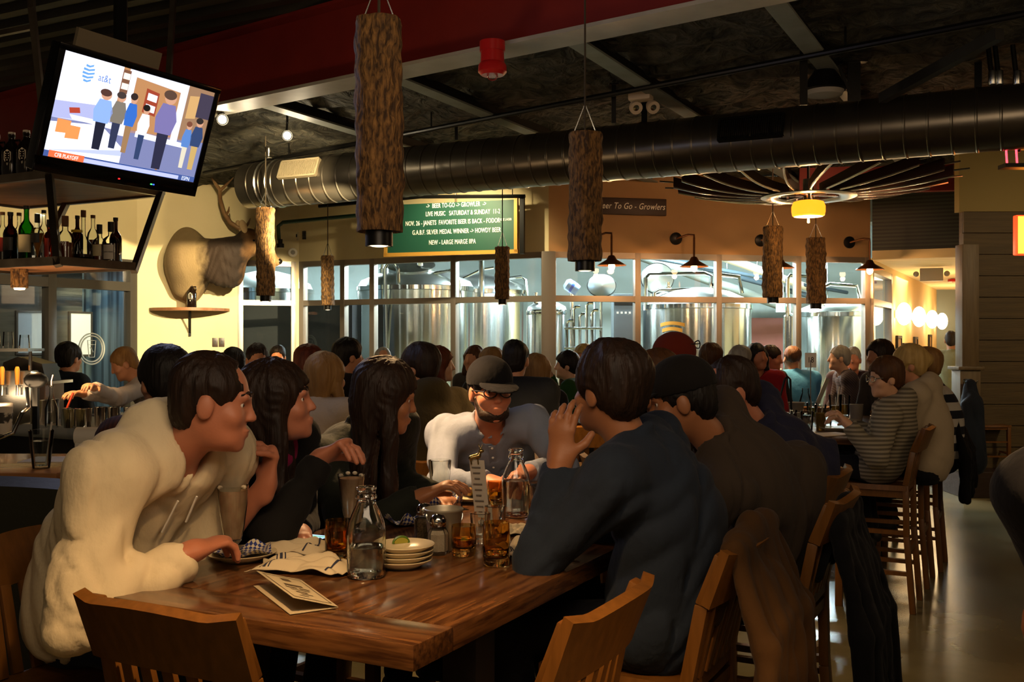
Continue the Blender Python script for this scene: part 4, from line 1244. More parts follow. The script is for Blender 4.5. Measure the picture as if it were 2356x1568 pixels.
for k, (x, z) in enumerate(((-.22, 1.85), (-.12, 2.05), (-.03, 1.95), (.06, 2.1), (.14, 2.0), (.27, 2.15))):
    MB().tube([(x, .04 * (k % 3), 0), (x, .04 * (k % 3), z), (x + .03, .04 * (k % 3), z + .04), (x + .09, .04 * (k % 3), z + .04)], .022, 8).build('pipe', M_CHROME, t)
for z in (1.5, 1.78):
    MB().tube([(-.26, -.03, z), (.28, -.03, z)], .016, 8).build('rail', M_BRUSH, t)
MB().tube([(.16, -.05, 1.5), (.22, -.06, 1.55), (.30, -.06, 1.2), (.33, -.06, .6)], .03, 10).build('hose', M_WHITE, t)
# back of the brewhouse: door, exit sign, beams and diagonal pipes
p = at2(1762, 20.3)
rt = bpy.data.objects.new('door_3', None); COL.objects.link(rt); rt.location = p; struct(rt)
MB().box((0, .1, 1.03), (1.0, .08, 2.06)).build('door_leaf', mat('brewhouse_door_red', '#5e2a22', .5), rt)
MB().box((.3, .04, 1.0), (.03, .06, .12)).build('door_handle', M_BRUSH, rt)
p = P(1802, 707, 18.6)
t = thing('exit_sign', 'small green exit sign seen through the brewhouse glass', 'exit sign', p)
MB().box((0, 0, 0), (.26, .05, .17)).build('housing', mat('exit_housing', '#cfd8d4', .5), t)
lettering('EXIT', .15, rot_basis(Vector((1, 0, 0)), UZ, Vector((0, -1, 0))), (0, -.028, 0), mat('exit_green', '#20e060', .4, emit=(.08, 1, .3, 1), estr=2.5), t, 'lettering', .62, .001)
MB().tube([(0, 0, .08), (0, .0, 4.7 - p.z)], .012, 6).build('stem', M_BRUSH, t)
for i, (a, b, r, m) in enumerate(((P(1660, 590, 16.5), P(1800, 640, 18.5), .07, M_WHITE), (P(1480, 590, 17), P(1760, 690, 19), .09, M_BW), (P(1560, 600, 18), P(1830, 672, 19.4), .05, mat('blue_grey_pipe', '#4a5966', .4, .4)), (P(1665, 622, 17.8), P(1850, 655, 19.2), .035, mat('blue_grey_pipe', '#4a5966', .4, .4)))):
    t = thing('overhead_pipe', ['white insulated pipe, highest of the slanting pipes behind the glass', 'thick pale pipe slanting low behind the wide kettle', 'blue grey pipe slanting between the pale pipes', 'thin blue grey pipe crossing below the white pipe'][i], 'pipe', a, 0, 'slanting brewhouse pipes')
    d = b - a
    MB().tube([d * -1.2, d * 1.6], r, 12).build('pipe', m, t)
    for f in (-.8, .4, 1.3):
        MB().tube([d * f, d * f + Vector((0, 0, 4.7 - a.z - d.z * f))], .012, 6).build('hanger_rod', M_BRUSH, t)
for i, (x, y) in enumerate(((-3.2, 17.5), (1.2, 15.2), (4.4, 16.6))):
    t = thing('batten_light', ['left fluorescent batten over the fermenting tanks', 'middle fluorescent batten over the brewhouse corner', 'right fluorescent batten over the wide kettle'][i], 'ceiling lamp', (x, y, 3.6), 0, 'brewhouse battens')
    MB().box((0, 0, .05), (2.4, .3, .1), 0, .01).build('housing', M_WHITE, t)
    MB().tube([(-1.15, -.07, -.02), (1.15, -.07, -.02)], .025, 8).build('tube', mat('fluorescent', '#f4ffff', .4, emit=(.85, 1, 1, 1), estr=6), t)
    MB().tube([(-1.15, .07, -.02), (1.15, .07, -.02)], .025, 8).build('tube', MATS['fluorescent'], t)
    MB().tube([(-1, 0, .1), (-1, 0, 1.1)], .01, 6).tube([(1, 0, .1), (1, 0, 1.1)], .01, 6).build('hanger', M_BRUSH, t)

# ================================================================ tables
def wood(name, c1, c2, rough, scale, stretch, ct=.2, bump=.12):
    return mat(name, c1, rough, bump=(scale, bump, stretch, .004), var=(c2, scale, stretch, ct))
M_OAK = wood('golden_oak', '#5d3a12', '#71481b', .38, 9, (6, 6, .6))
M_SLAT = M_OAK
def table_mat(name, rot):
    m = mat(name, '#5e3313', .24)
    nt = m.node_tree; b = nt.nodes['Principled BSDF']
    tc = nt.nodes.new('ShaderNodeTexCoord'); mp = nt.nodes.new('ShaderNodeMapping')
    mp.inputs['Scale'].default_value = rot
    n = nt.nodes.new('ShaderNodeTexNoise'); n.inputs['Scale'].default_value = 5.0; n.inputs['Detail'].default_value = 7; n.inputs['Distortion'].default_value = .25
    nt.links.new(tc.outputs['Object'], mp.inputs[0]); nt.links.new(mp.outputs[0], n.inputs['Vector'])
    r = nt.nodes.new('ShaderNodeValToRGB')
    r.color_ramp.elements[0].color = hexc('#3c2210'); r.color_ramp.elements[1].color = hexc('#6c4625')
    r.color_ramp.elements[0].position = .36; r.color_ramp.elements[1].position = .60
    nt.links.new(n.outputs['Fac'], r.inputs[0]); nt.links.new(r.outputs[0], b.inputs['Base Color'])
    bp = nt.nodes.new('ShaderNodeBump'); bp.inputs['Strength'].default_value = .12; bp.inputs['Distance'].default_value = .003
    nt.links.new(n.outputs['Fac'], bp.inputs['Height']); nt.links.new(bp.outputs[0], b.inputs['Normal'])
    b.inputs['Coat Weight'].default_value = .35; b.inputs['Coat Roughness'].default_value = .12
    return m
M_TT = table_mat('table_wood_long', (14, 1.2, 14))
M_TB = table_mat('table_wood_cross', (1.2, 14, 14))
def table(corner, W, L, label, zt=1.02):
    """corner = front right corner; local x runs to the left (-A), local y along B"""
    t = thing('pub_table', label, 'table', (corner[0], corner[1], 0), AZ_A)
    th = .05
    MB().box((-W / 2, L / 2, zt - th / 2), (W, L - .30, th), 0, .003).build('tabletop', M_TT, t)
    for y in (.075, L - .075):
        MB().box((-W / 2, y, zt - th / 2), (W, .148, th), 0, .003).build('breadboard_end', M_TB, t)
    for y in (.42, L - .42):
        for x in (-.12, -W + .12):
            MB().box((x, y, (zt - th) / 2), (.09, .09, zt - th), 0, .004).build('leg', M_BLACK, t)
        MB().box((-W / 2, y, .30), (W - .3, .05, .05)).build('footrail', M_BLACK, t)
        MB().box((-W / 2, y, zt - th - .035), (W - .3, .05, .07)).build('apron', M_BLACK, t)
    MB().box((-W / 2, L / 2, .30), (.05, L - .9, .05)).build('stretcher', M_BLACK, t)
    return t
TN = Vector((-.188, 1.947, 0))
table(TN, .915, 2.0, 'long brown pub table in front covered with glasses and napkins')
TR = Vector((2.09, 6.18, 0))
table(TR, 1.0, 2.0, 'crowded pub table on the right beside the row of bar chairs')
TB = Vector((1.02, 6.95, 0))
table(TB, .8, 1.4, 'pub table in the middle of the crowd behind the man in the cap')
TL_ = Vector((-1.2, 7.8, 0))
table(TL_, .9, 2.2, 'pub table at the left back among the crowd below the elk')

# ================================================================ bar chairs
def make_chair(label):
    t = thing('bar_chair', label, 'chair', (0, 0, 0), 0, 'slat-back bar chairs')
    w_, sz = .42, .75
    # seat, slightly dished
    MB().sheet(lambda u, v: ((u - .5) * w_, (v - .5) * .41, sz - .02 * math.sin(PI * u) * math.sin(PI * v)), 10, 10).build('seat', M_OAK, t, 60, thick=.032)
    for s in (-1, 1):
        x = s * (w_ / 2 - .025)
        pts = [(x, -.235, 0), (x, -.20, .45), (x, -.195, .75), (x, -.235, .95), (x, -.285, 1.075)]
        m_ = MB()
        for a, b in zip(pts[:-1], pts[1:]):
            m_.bar(a, b, .042, .034, (0, 1, 0), .004)
        m_.build('back_post', M_OAK, t)
        MB().bar((x, .185, 0), (x, .18, sz - .02), .042, .042, (0, 1, 0), .004).build('leg', M_OAK, t)
        for z in (.20, .44):
            MB().bar((x, -.2, z + .03), (x, .18, z + .03), .03, .024, (0, 0, 1)).build('side_stretcher', M_OAK, t)
        MB().bar((x, -.19, sz - .05), (x, .18, sz - .05), .05, .02, (1, 0, 0)).build('seat_rail', M_OAK, t)
    for (y, z) in ((.182, .28), (-.205, .36), (.182, .68), (-.195, .68)):
        MB().bar((-w_ / 2 + .03, y, z), (w_ / 2 - .03, y, z), .02, .035, (0, 0, 1)).build('cross_rail', M_OAK, t)
    # curved crest with raised ears
    def crest(u, v):
        x = (u - .5) * w_
        arch = .018 * math.cos(x / w_ * PI) + .016 * max(0, (abs(x) / (w_ / 2) - .72) / .28)
        zt = 1.078 + arch; zb = .955 + .012 * math.cos(x / w_ * PI)
        y = -.235 - .05 * (v) - .035 * (1 - (2 * u - 1) ** 2)
        return (x, y, zb + (zt - zb) * v)
    MB().sheet(crest, 24, 4).build('crest_rail', M_OAK, t, 60, thick=.026)
    for k in range(5):
        x = (k - 2) * .062
        c = .03 * (1 - (2 * x / w_) ** 2)
        MB().bar((x, -.20 - c * .2, .75), (x, -.236 - c, .97), .03, .014, (0, 1, 0), .002).build('slat', M_SLAT, t)
    return t
def face(v):
    """z-rotation so that local +y points along v"""
    return math.atan2(v[1], v[0]) - PI / 2
CH0 = make_chair('bar chair at the near left end of the front table, back towards the camera')
CHAIR_AT = []
def put_chair(root, back, f, label=None, zs=1.0, crowd=False):
    """back = place of the backrest on the floor plan, f = facing direction"""
    f = Vector((f[0], f[1], 0)).normalized(); loc = Vector((back[0], back[1], 0)) + f * .26
    if crowd and any((loc - q).length < .46 for q in CHAIR_AT): return None
    CHAIR_AT.append(loc)
    if root is None:
        CH0.location = loc; CH0.rotation_euler = (0, 0, face(f)); return CH0
    return dup(root, loc, face(f), label, scale=(1, 1, zs))
put_chair(None, (-.68, 2.03), BX)
put_chair(CH0, (-1.26, 2.76), AX, 'bar chair under the man in the white hoodie')
put_chair(CH0, (.17, 2.08), -AX, 'empty bar chair at the near right side of the front table')
put_chair(CH0, (.58, 2.68), -AX, 'bar chair with the brown jacket hung on it')
put_chair(CH0, (1.08, 3.45), -AX, 'bar chair with the black coat hung on it at the front table')
put_chair(CH0, (1.26, 4.07), -AX, 'bar chair under the man in the purple-navy shirt')
put_chair(CH0, (-1.06, 3.42), AX, 'bar chair under the woman with the magenta scarf')
put_chair(CH0, (-.80, 4.0), AX, 'bar chair under the long-haired woman in the dark cardigan')
put_chair(CH0, (.04, 4.72), (-.15, -1), 'bar chair under the man with the black cap at the table end')
put_chair(CH0, (2.46, 6.16), -AX, 'bar chair under the boy in the striped hoodie')
put_chair(CH0, (2.79, 6.77), -AX, 'bar chair second in the right row, under the woman in the pale jacket')
put_chair(CH0, (3.08, 7.25), -AX, 'bar chair third in the right row, with the black coat hung on it')
put_chair(CH0, P(1243, 960, 6.3)[:2], (-.5, .87), 'bar chair with its slatted back to the camera left of the dark-shirted man')
put_chair(CH0, P(1350, 960, 6.2)[:2], (-.2, 1), 'bar chair half hidden behind the dark blue shirted man')
# chair on the platform, turned to the right
c8 = dup(CH0, Vector((4.98, DP + .42 - .12, .266)), face((1, .0)), 'wooden chair on the low platform against the plank wall', scale=(.9, .82, .62))
# ================================================================ people
def skin(n, c):
    return mat('skin_' + n, c, .5, bump=(180, .06), sheen=.1)
SK1 = skin('fair', '#b9805c'); SK2 = skin('rosy', '#b06e50'); SK3 = skin('tan', '#96603c'); SK4 = skin('pale', '#c69878')
def hairm(n, c, c2):
    return mat('hair_' + n, c, .55, spec=.3, bump=(75, .8, (1, 1, .10), .008), var=(c2, 40, (1, 1, .1), .3))
HB = hairm('dark_brown', '#150d08', '#2c1b10'); HK = hairm('black', '#0b0908', '#1a1410'); HM = hairm('mid_brown', '#38210f', '#553519')
HL = hairm('light_brown', '#6e4c28', '#94703f'); HG = hairm('grey', '#6e6a62', '#a09a90'); HR = hairm('auburn', '#401a0c', '#6a3015'); HY = hairm('blond', '#8d713c', '#bd9f62')
def cloth(n, c, c2=None, scale=70):
    return mat('cloth_' + n, c, .9, spec=.2, bump=(17, .45, (1, 1, .6), .02), var=(c2, 3) if c2 else None, sheen=.03)
PANT = cloth('dark_trousers', '#15151a'); JEAN = cloth('jeans', '#1d2738')
M_EYE = mat('eye_white', '#d8cfc4', .25); M_IRIS = mat('eye_iris', '#1c120c', .2)

def unit(v):
    v = np.asarray(v, float); return v / max(np.linalg.norm(v), 1e-9)
UP = np.array([0, 0, 1.0])
def dirs(az, pitch=0.0, roll=0.0):
    a = math.radians(az); p = math.radians(pitch)
    f0 = np.array([math.sin(a), math.cos(a), 0]); r = np.array([math.cos(a), -math.sin(a), 0])
    f = f0 * math.cos(p) - UP * math.sin(p); u = UP * math.cos(p) + f0 * math.sin(p)
    q = math.radians(roll)
    return r * math.cos(q) - u * math.sin(q), f, u * math.cos(q) + r * math.sin(q)
def ik(a, b, l1, l2, hint):
    d = b - a; L = np.linalg.norm(d)
    if L > (l1 + l2) * .985:
        k = L / ((l1 + l2) * .985); l1 *= k; l2 *= k
    n = d / L; x = (l1 * l1 - l2 * l2 + L * L) / (2 * L); hgt = math.sqrt(max(l1 * l1 - x * x, 0))
    h = np.asarray(hint, float); h = unit(h - n * h.dot(n))
    return a + n * x + h * hgt
def hand_prims(S, w, dh, pn, sgn, s, curl, thumb=1.0, spread=1.0):
    """palm, five bent fingers; pn = outward normal of the palm (the side fingers curl to), sgn puts the thumb"""
    dh = unit(dh); pn = unit(pn - dh * np.dot(pn, dh)); sv = np.cross(dh, pn) * sgn
    S.cap(w - dh * .03 * s, w + dh * .02 * s, .027 * s, .026 * s, k=.02, sq=(pn, .75))
    S.cap(w + dh * .02 * s + sv * .004, w + dh * .072 * s, .034 * s, .036 * s, k=.02, sq=(pn, .42))
    offs = (.029, .010, -.010, -.028); ln = (.074, .082, .076, .060)
    for i in range(4):
        b = w + dh * (.086 - .004 * abs(i - 1)) * s + sv * offs[i] * s
        d = unit(dh + sv * (offs[i] * 4 * spread)); L = ln[i] * s; r = (.0098 - .0006 * (i == 3)) * s
        c = curl * (1 + .10 * (i - 1.5))
        for seg, fr in enumerate((.45, .32, .23)):
            ax = c * (.8 if seg == 0 else 1.0)
            d = unit(d * math.cos(ax) + pn * math.sin(ax))
            e = b + d * L * fr
            S.cap(b, e, r * (1 - .08 * seg), r * (.92 - .08 * seg), k=.005)
            b = e
            p2 = unit(pn - d * np.dot(pn, d)) if abs(np.dot(pn, d)) < .999 else pn
            pn_loc = p2
            # keep curling towards the palm
            d = d
            pn_i = unit(np.cross(sv, d)); pn_i = pn_i if np.dot(pn_i, pn) > -2 else -pn_i
            if np.dot(np.cross(d, pn_i), sv) * np.dot(np.cross(dh, pn), sv) < 0: pn_i = -pn_i
            d = unit(d * math.cos(ax * .35) + pn_i * math.sin(ax * .35))
    b = w + dh * .022 * s + sv * .026 * s + pn * .006 * s
    d = unit(dh * .65 + sv * .75 * thumb + pn * .35)
    e = b + d * .045 * s; S.cap(b, e, .014 * s, .0115 * s, k=.014)
    d2 = unit(d * .6 + dh * .6 + pn * (.3 + .4 * curl)); S.cap(e, e + d2 * .032 * s, .0112 * s, .0092 * s, k=.005)

def head_prims(S, HC, hr, hf, hu, s, fine, fem=False):
    R = np.stack([hr, hf, hu], 1)
    def q(x, y, z): return HC + (hr * x + hf * y + hu * z) * s
    S.ell(q(0, -.012, .030), np.array([.074, .094, .084]) * s, R, .02)
    S.ell(q(0, .026, -.036), np.array([.060, .062, .078]) * s, R, .03)
    S.ell(q(0, .048, -.084), np.array([.040 if fem else .046, .040, .028]) * s, R, .025)
    S.ell(q(0, .074, -.100), np.array([.018, .014, .014]) * s, R, .015)
    for e in (-1, 1):
        S.ell(q(e * .042, .058, -.030), np.array([.022, .022, .022]) * s, R, .02)
        S.ell(q(e * .0755, -.006, -.014), np.array([.009, .021, .031]) * s, R, .006)
    if fine:
        S.cap(q(-.034, .078, .022), q(.034, .078, .022), .012 * s, k=.014)
        S.cap(q(0, .083, .010), q(0, .1005, -.026), .0075 * s, .0108 * s, k=.012)
        for e in (-1, 1):
            S.ell(q(e * .010, .093, -.030), np.array([.007, .008, .006]) * s, R, .006)
            S.ell(q(e * .031, .093, .002), np.array([.016, .016, .0085]) * s, R, .010, 's')
        S.ell(q(0, .088, -.060), np.array([.022, .012, .0065]) * s, R, .006)
        S.ell(q(0, .086, -.070), np.array([.019, .012, .0075]) * s, R, .006)
        S.ell(q(0, .104, -.0645), np.array([.021, .010, .0016]) * s, R, .003, 's')
    else:
        S.cap(q(0, .082, .012), q(0, .100, -.027), .009 * s, .0118 * s, k=.012)

def hair_mesh(HC, hr, hf, hu, s, style, h, nb):
    S = Sculpt(); R = np.stack([hr, hf, hu], 1)
    def q(x, y, z): return HC + (hr * x + hf * y + hu * z) * s
    vol = .0
    if 'full' in style: vol = .012
    S.ell(q(0, -.016, .036), np.array([.083 + vol, .101 + vol, .090 + vol]) * s, R, .02)
    if 'thin' not in style:
        S.ell(q(0, -.055, -.015), np.array([.066 + vol * .6, .050, .068]) * s, R, .03)
    if 'long' in style or 'bob' in style:
        L = .30 if 'long' in style else .15
        if 'verylong' in style: L = .42
        dn = unit(-UP * .8 - hu * .2)
        b0 = q(0, -.058, -.02)
        S.cap(b0, b0 + dn * L * s - hf * .01, .072 * s, .058 * s, k=.04, sq=(hf, .72))
        for e in (-1, 1):
            a0 = q(e * .070, .000, .01); S.cap(a0, a0 + dn * L * .85 * s + hf * .015 - hr * e * -.012, .030 * s, .028 * s, k=.035)
    if 'bun' in style:
        S.ell(q(0, -.115, .03), np.array([.045, .045, .045]) * s, R, .02)
    # keep the face free
    S.ell(q(0, .098, -.048), np.array([.082, .068, .100 if 'long' not in style else .098]) * s, R, .012, 's')
    if 'recede' in style:
        S.ell(q(0, .100, .078), np.array([.050, .052, .044]) * s, R, .02, 's')
    if not ('long' in style or 'bob' in style):
        for e in (-1, 1):
            S.ell(q(e * .085, .012, -.040), np.array([.026, .036, .044]) * s, R, .010, 's')
    c = HC
    def disp(x, y, z):
        px = x - c[0]; py = y - c[1]; pz = z - c[2]
        a = px * hr[0] + py * hr[1] + pz * hr[2]; b = px * hf[0] + py * hf[1] + pz * hf[2]
        zz = px * hu[0] + py * hu[1] + pz * hu[2]
        th = np.arctan2(a, -b)
        w1 = th + .25 * np.sin(zz * 16 + 2 * np.sin(th * 2)); return .0042 * (np.abs(np.sin(9 * w1)) ** .7 - .6) + .0026 * (np.abs(np.sin(21 * w1 + 2 * np.sin(zz * 29))) - .6) + .005 * np.sin(3 * th + zz * 25 + 1) * np.cos(2 * th - zz * 14)
    return S.mesh(h, disp)

def folds(amp, seed):
    """creases of soft cloth: warped, sharp-valleyed waves"""
    r = np.random.default_rng(seed); W = r.normal(size=(6, 3)); W[:, 2] *= .7; W /= np.linalg.norm(W, axis=1)[:, None]; ph = r.uniform(0, 6, 8)
    def d(k, x, y, z): return W[k, 0] * x + W[k, 1] * y + W[k, 2] * z
    def f(x, y, z):
        a = np.sin(8 * d(0, x, y, z) + ph[0])
        m = .5 + .5 * np.sin(7 * d(4, x, y, z) + 2 * a + ph[4])
        b = np.abs(np.sin(15 * d(1, x, y, z) + 1.7 * a + .8 * np.sin(21 * d(5, x, y, z)) + ph[1]))
        c = np.abs(np.sin(31 * d(2, x, y, z) + 2.4 * b + ph[2]))
        e = np.abs(np.sin(44 * d(3, x, y, z) + 2.0 * c + 1.5 * a + ph[3]))
        return amp * 1.5 * (.75 - b ** .7 * .8 + m * (.35 - .55 * c ** .8) + (1 - m) * (.2 - .35 * e))
    return f

def person(label, head, hip, az, look=None, pitch=0, roll=0, s=1.0, wid=1.0, seat=.75, skin=SK1, hair='short', hm=HB, shirt=None, pants=PANT,
           RH=None, LH=None, re=None, le=None, curl=(.5, .5), sleeve=(1, 1), res='near', puff=.012, fold=.006, collar='round', fem=False,
           legs=True, hood=None, extra=None, twist=0, pn=None, stand=False, seed=0, group=None, belly=0.0, dh=(None, None), slouch=.05, armk=1.0):
    near = res == 'near'
    hh = .0052 if near else .0085
    hb = .0095 if near else (.016 if res == 'mid' else .019)
    look = az if look is None else look
    hr, hf, hu = dirs(look, pitch, roll)
    HC = np.array(head, float)
    hip = np.array(hip, float)
    if len(hip) == 2: hip = np.array([hip[0], hip[1], seat + .09])
    br, bf, _ = dirs(az)
    tr, tf, _ = dirs(az + twist)
    nt = HC - hu * .075 * s - hf * .018 * s                       # top of the neck
    v = nt - hip; Lv = np.linalg.norm(v); n = v / Lv
    back = unit(-bf + n * np.dot(bf, n))
    wst = hip + n * Lv * .30 + back * slouch
    chs = hip + n * Lv * .60 + back * slouch * 1.1
    nb = hip + n * Lv * .86 + back * slouch * .4
    s1 = unit(wst - hip); s2 = unit(nb - wst)
    shc = nb - s2 * .035 * s
    w = wid * s
    tr = unit(tr - s2 * np.dot(tr, s2)); tf2 = unit(np.cross(s2, tr)); 
    if np.dot(tf2, tf) < 0: tf2 = -tf2
    shp = {1: shc + tr * .172 * w - s2 * .012, -1: shc - tr * .172 * w - s2 * .012}
    l1, l2 = .285 * s * armk, .255 * s * armk
    arm = {}
    for sg, H, hint in ((1, RH, re), (-1, LH, le)):
        if H is None:
            H = hip + bf * .30 * s + br * sg * .12 * s + UP * .06
        H = np.array(H, float)
        hint = (-UP * .8 + br * sg * .5 - bf * .35) if hint is None else np.array(hint, float)
        E = ik(shp[sg], H, l1, l2, hint)
        arm[sg] = (shp[sg], E, H)
    # ---- body: one mesh (fine head and hands, core under the clothes)
    parts = []
    S = Sculpt(); head_prims(S, HC, hr, hf, hu, s, near, fem)
    S.cap(nb - s2 * .03, HC - hu * .05 * s - hf * .012 * s, (.050 if fem else .056) * s, (.047 if fem else .054) * s, k=.03)
    S.cap(nb - s2 * .05 - tr * .09 * w, nb - s2 * .05 + tr * .09 * w, .045 * s, k=.04)
    S.ell(nb - s2 * .085 + tf2 * .015, np.array([.085, .055, .06]) * s, np.stack([tr, tf2, s2], 1), .04)
    parts.append(S.mesh(hh))
    for i, sg in enumerate((1, -1)):
        A, E, H = arm[sg]
        S = Sculpt()
        d = unit(H - E) if dh[i] is None else unit(np.array(dh[i], float))
        pnv = -UP if pn is None or pn[i] is None else np.array(pn[i], float)
        if abs(np.dot(unit(pnv), d)) > .95: pnv = bf
        S.cap(E, H, .042 * s, .027 * s, k=.01)
        hand_prims(S, H, d, pnv, sg if np.dot(np.cross(d, pnv), tr) < 9 else sg, s, curl[i])
        parts.append(S.mesh(.0042 if near else .0075))
    S = Sculpt()
    S.cap(hip, wst, .085 * w, .07 * w, k=.05).cap(wst, chs, .07 * w, .075 * w, k=.05).cap(shp[1], shp[-1], .03 * w, k=.04).cap(chs, nb - s2 * .05, .065 * w, .045 * w, k=.03)
    for sg in (1, -1):
        S.cap(arm[sg][0], arm[sg][1], .036 * s, .032 * s, k=.02).cap(arm[sg][1], arm[sg][2], .032 * s, .024 * s, k=.02)
    legp = []
    if legs:
        for sg in (1, -1):
            a = hip + br * sg * .085 * w - UP * .0
            if stand:
                kn = a - UP * .42 * s + bf * .02; ft = kn - UP * (.42 * s) - bf * .03
                ft = np.array([ft[0], ft[1], .07])
            else:
                kn = a + bf * .40 * s + br * sg * .03 - UP * .02
                ft = kn - UP * min(.42 * s, kn[2] - .12) - bf * .06
            legp.append((a, kn, ft))
            S.cap(a, kn, .06 * s, .045 * s, k=.03).cap(kn, ft, .042 * s, .032 * s, k=.02)
    parts.append(S.mesh(.016 if near else .022))
    V, Q = join_meshes(parts)
    base = np.array([hip[0], hip[1], seat if not stand else 0.0])
    root = link_mesh('person', V - base, Q, skin, None, 180)
    root.location = base
    tag(root, label, 'person', group)
    def child(nm, VQ, m):
        if len(VQ[0]) == 0: return None
        return link_mesh(nm, VQ[0] - base, VQ[1], m, root, 180)
    # ---- upper garment
    e = puff
    S = Sculpt()
    Rs = np.stack([tr, tf2, s2], 1); R1 = np.stack([br, unit(np.cross(s1, br)), s1], 1)
    S.ell(hip + s1 * .04, np.array([.158 * wid + e, .122 + e + belly * .5, .16]) * s, R1, .05)
    S.ell(wst + tf2 * belly * .4, np.array([.148 * wid + e, .114 + e + belly, .19]) * s, R1, .10)
    S.ell(chs, np.array([.158 * wid + e, .110 + e, .175]) * s, Rs, .09)
    if fem:
        for sg in (1, -1): S.ell(chs + tf2 * .075 * s + tr * sg * .065 * s - s2 * .01, np.array([.06, .05, .06]) * s, Rs, .04)
    S.cap(shp[1] - tr * .02, shp[-1] + tr * .02, (.055 + e) * s, k=.06)
    for sg in (1, -1):
        S.cap(nb + tr * sg * .035 * s - s2 * .005, shp[sg] + s2 * .01, (.042 + e * .5) * s, (.05 + e) * s, k=.05)
        A, E, H = arm[sg]; fr = sleeve[0 if sg == 1 else 1]
        S.cap(A, E, (.054 + e) * s, (.044 + e) * s, k=.045)
        if fr > .15:
            S.cap(E, E + (H - E) * min(fr, .97), (.045 + e) * s, (.034 + e * .7) * s, k=.03, flat=True)
        if puff > .02 and .3 < fr < .9:                        # pushed-up bunched sleeve
            for kk in range(3):
                c = E + (H - E) * max(fr - .14 * kk, 0); S.ell(c, np.array([.058, .058, .058]) * s, None, .02)
    if hood:
        S.ell(nb + back * .085 * s + s2 * .015 * s, np.array([.115, .075, .085]) * s, Rs, .04)
        for sg in (1, -1):
            S.cap(nb + back * .05 + tr * sg * .085 * s + s2 * .03, nb + tf2 * .075 + tr * sg * .03 * s - s2 * .035, .036 * s, .026 * s, k=.025)
    elif collar:
        rr = .066 * s
        pts_ = []
        for kk in range(13):
            a = 2 * PI * kk / 12
            pts_.append(nb + tr * math.sin(a) * rr * 1.02 - tf2 * math.cos(a) * rr + s2 * (.022 * math.cos(a) + .012))
        for a_, b_ in zip(pts_[:-1], pts_[1:]):
            S.cap(a_, b_, (.016 if collar == 'shirt' else .011) * s, k=.014)
        if collar == 'shirt':
            for sg in (1, -1):
                c0 = nb + tf2 * .06 * s + s2 * .0; S.cap(c0 + tr * sg * .022, c0 + tr * sg * .062 - s2 * .045 + tf2 * .005, .017 * s, .008 * s, k=.008, sq=(tf2, .6))
    S.cap(nb - s2 * .02 + tf2 * .012, HC - hu * .03, .057 * s, .06 * s, k=.012, op='s')
    S.half(hip - s1 * .06, -s1, .01)
    # sleeves opening etc. survive the hem cut only above the seat, so re-cut by the sleeve ends
    sh = child('shirt' if not hood else 'hooded_sweater', S.mesh(hb, folds(fold, seed + 11)), shirt)
    # ---- trousers and shoes
    if legs:
        S = Sculpt()
        S.ell(hip - UP * .005, np.array([.165 * wid, .135, .10]) * s, R1, .05)
        for a, kn, ft in legp:
            S.cap(a, kn, .085 * s, .066 * s, k=.05).cap(kn, ft, .062 * s, .052 * s, k=.04, flat=True)
        child('trousers', S.mesh(.015 if near else .022, folds(.005, seed + 5)), pants)
        for a, kn, ft in legp:
            S = Sculpt(); c = ft - UP * .035
            S.ell(c + bf * .07, np.array([.045, .125, .042]) * s, np.stack([br, bf, UP], 1), .03).ell(c - bf * .01, np.array([.04, .05, .05]) * s, np.stack([br, bf, UP], 1), .03).half(c - UP * .035, -UP)
            child('shoe', S.mesh(.012), M_BLACK)
    # ---- hair
    ho = None
    if hair:
        ho = child('hair', hair_mesh(HC, hr, hf, hu, s, hair, hh, near), hm)
    # ---- face details
    def q(x, y, z): return HC + (hr * x + hf * y + hu * z) * s - base
    if near:
        for sg in (1, -1):
            eb = MB().ball(q(sg * .031, .0675, .002), (.0112 * s,) * 3, 14).build('eye', M_EYE, root, 180)
            c = q(sg * .031, .0675, .002) + hf * .0082 * s
            MB().ball(c, (.0048 * s,) * 3, 10).build('iris', M_IRIS, eb, 180)
            S = Sculpt(); b0 = q(sg * .012, .088, .026) + base; b1 = q(sg * .048, .072, .026) + base; bm_ = q(sg * .03, .086, .033) + base
            S.cap(b0, bm_, .0045, .005, k=.004).cap(bm_, b1, .005, .003, k=.004)
            child('eyebrow', S.mesh(.0035), hm)
    info = dict(root=root, base=base, HC=HC, hr=hr, hf=hf, hu=hu, s=s, nb=nb, tr=tr, tf=tf2, s2=s2, child=child, q=q, arm=arm, shp=shp, chs=chs, back=back, R=np.stack([hr, hf, hu], 1))
    if extra: extra(info)
    return info

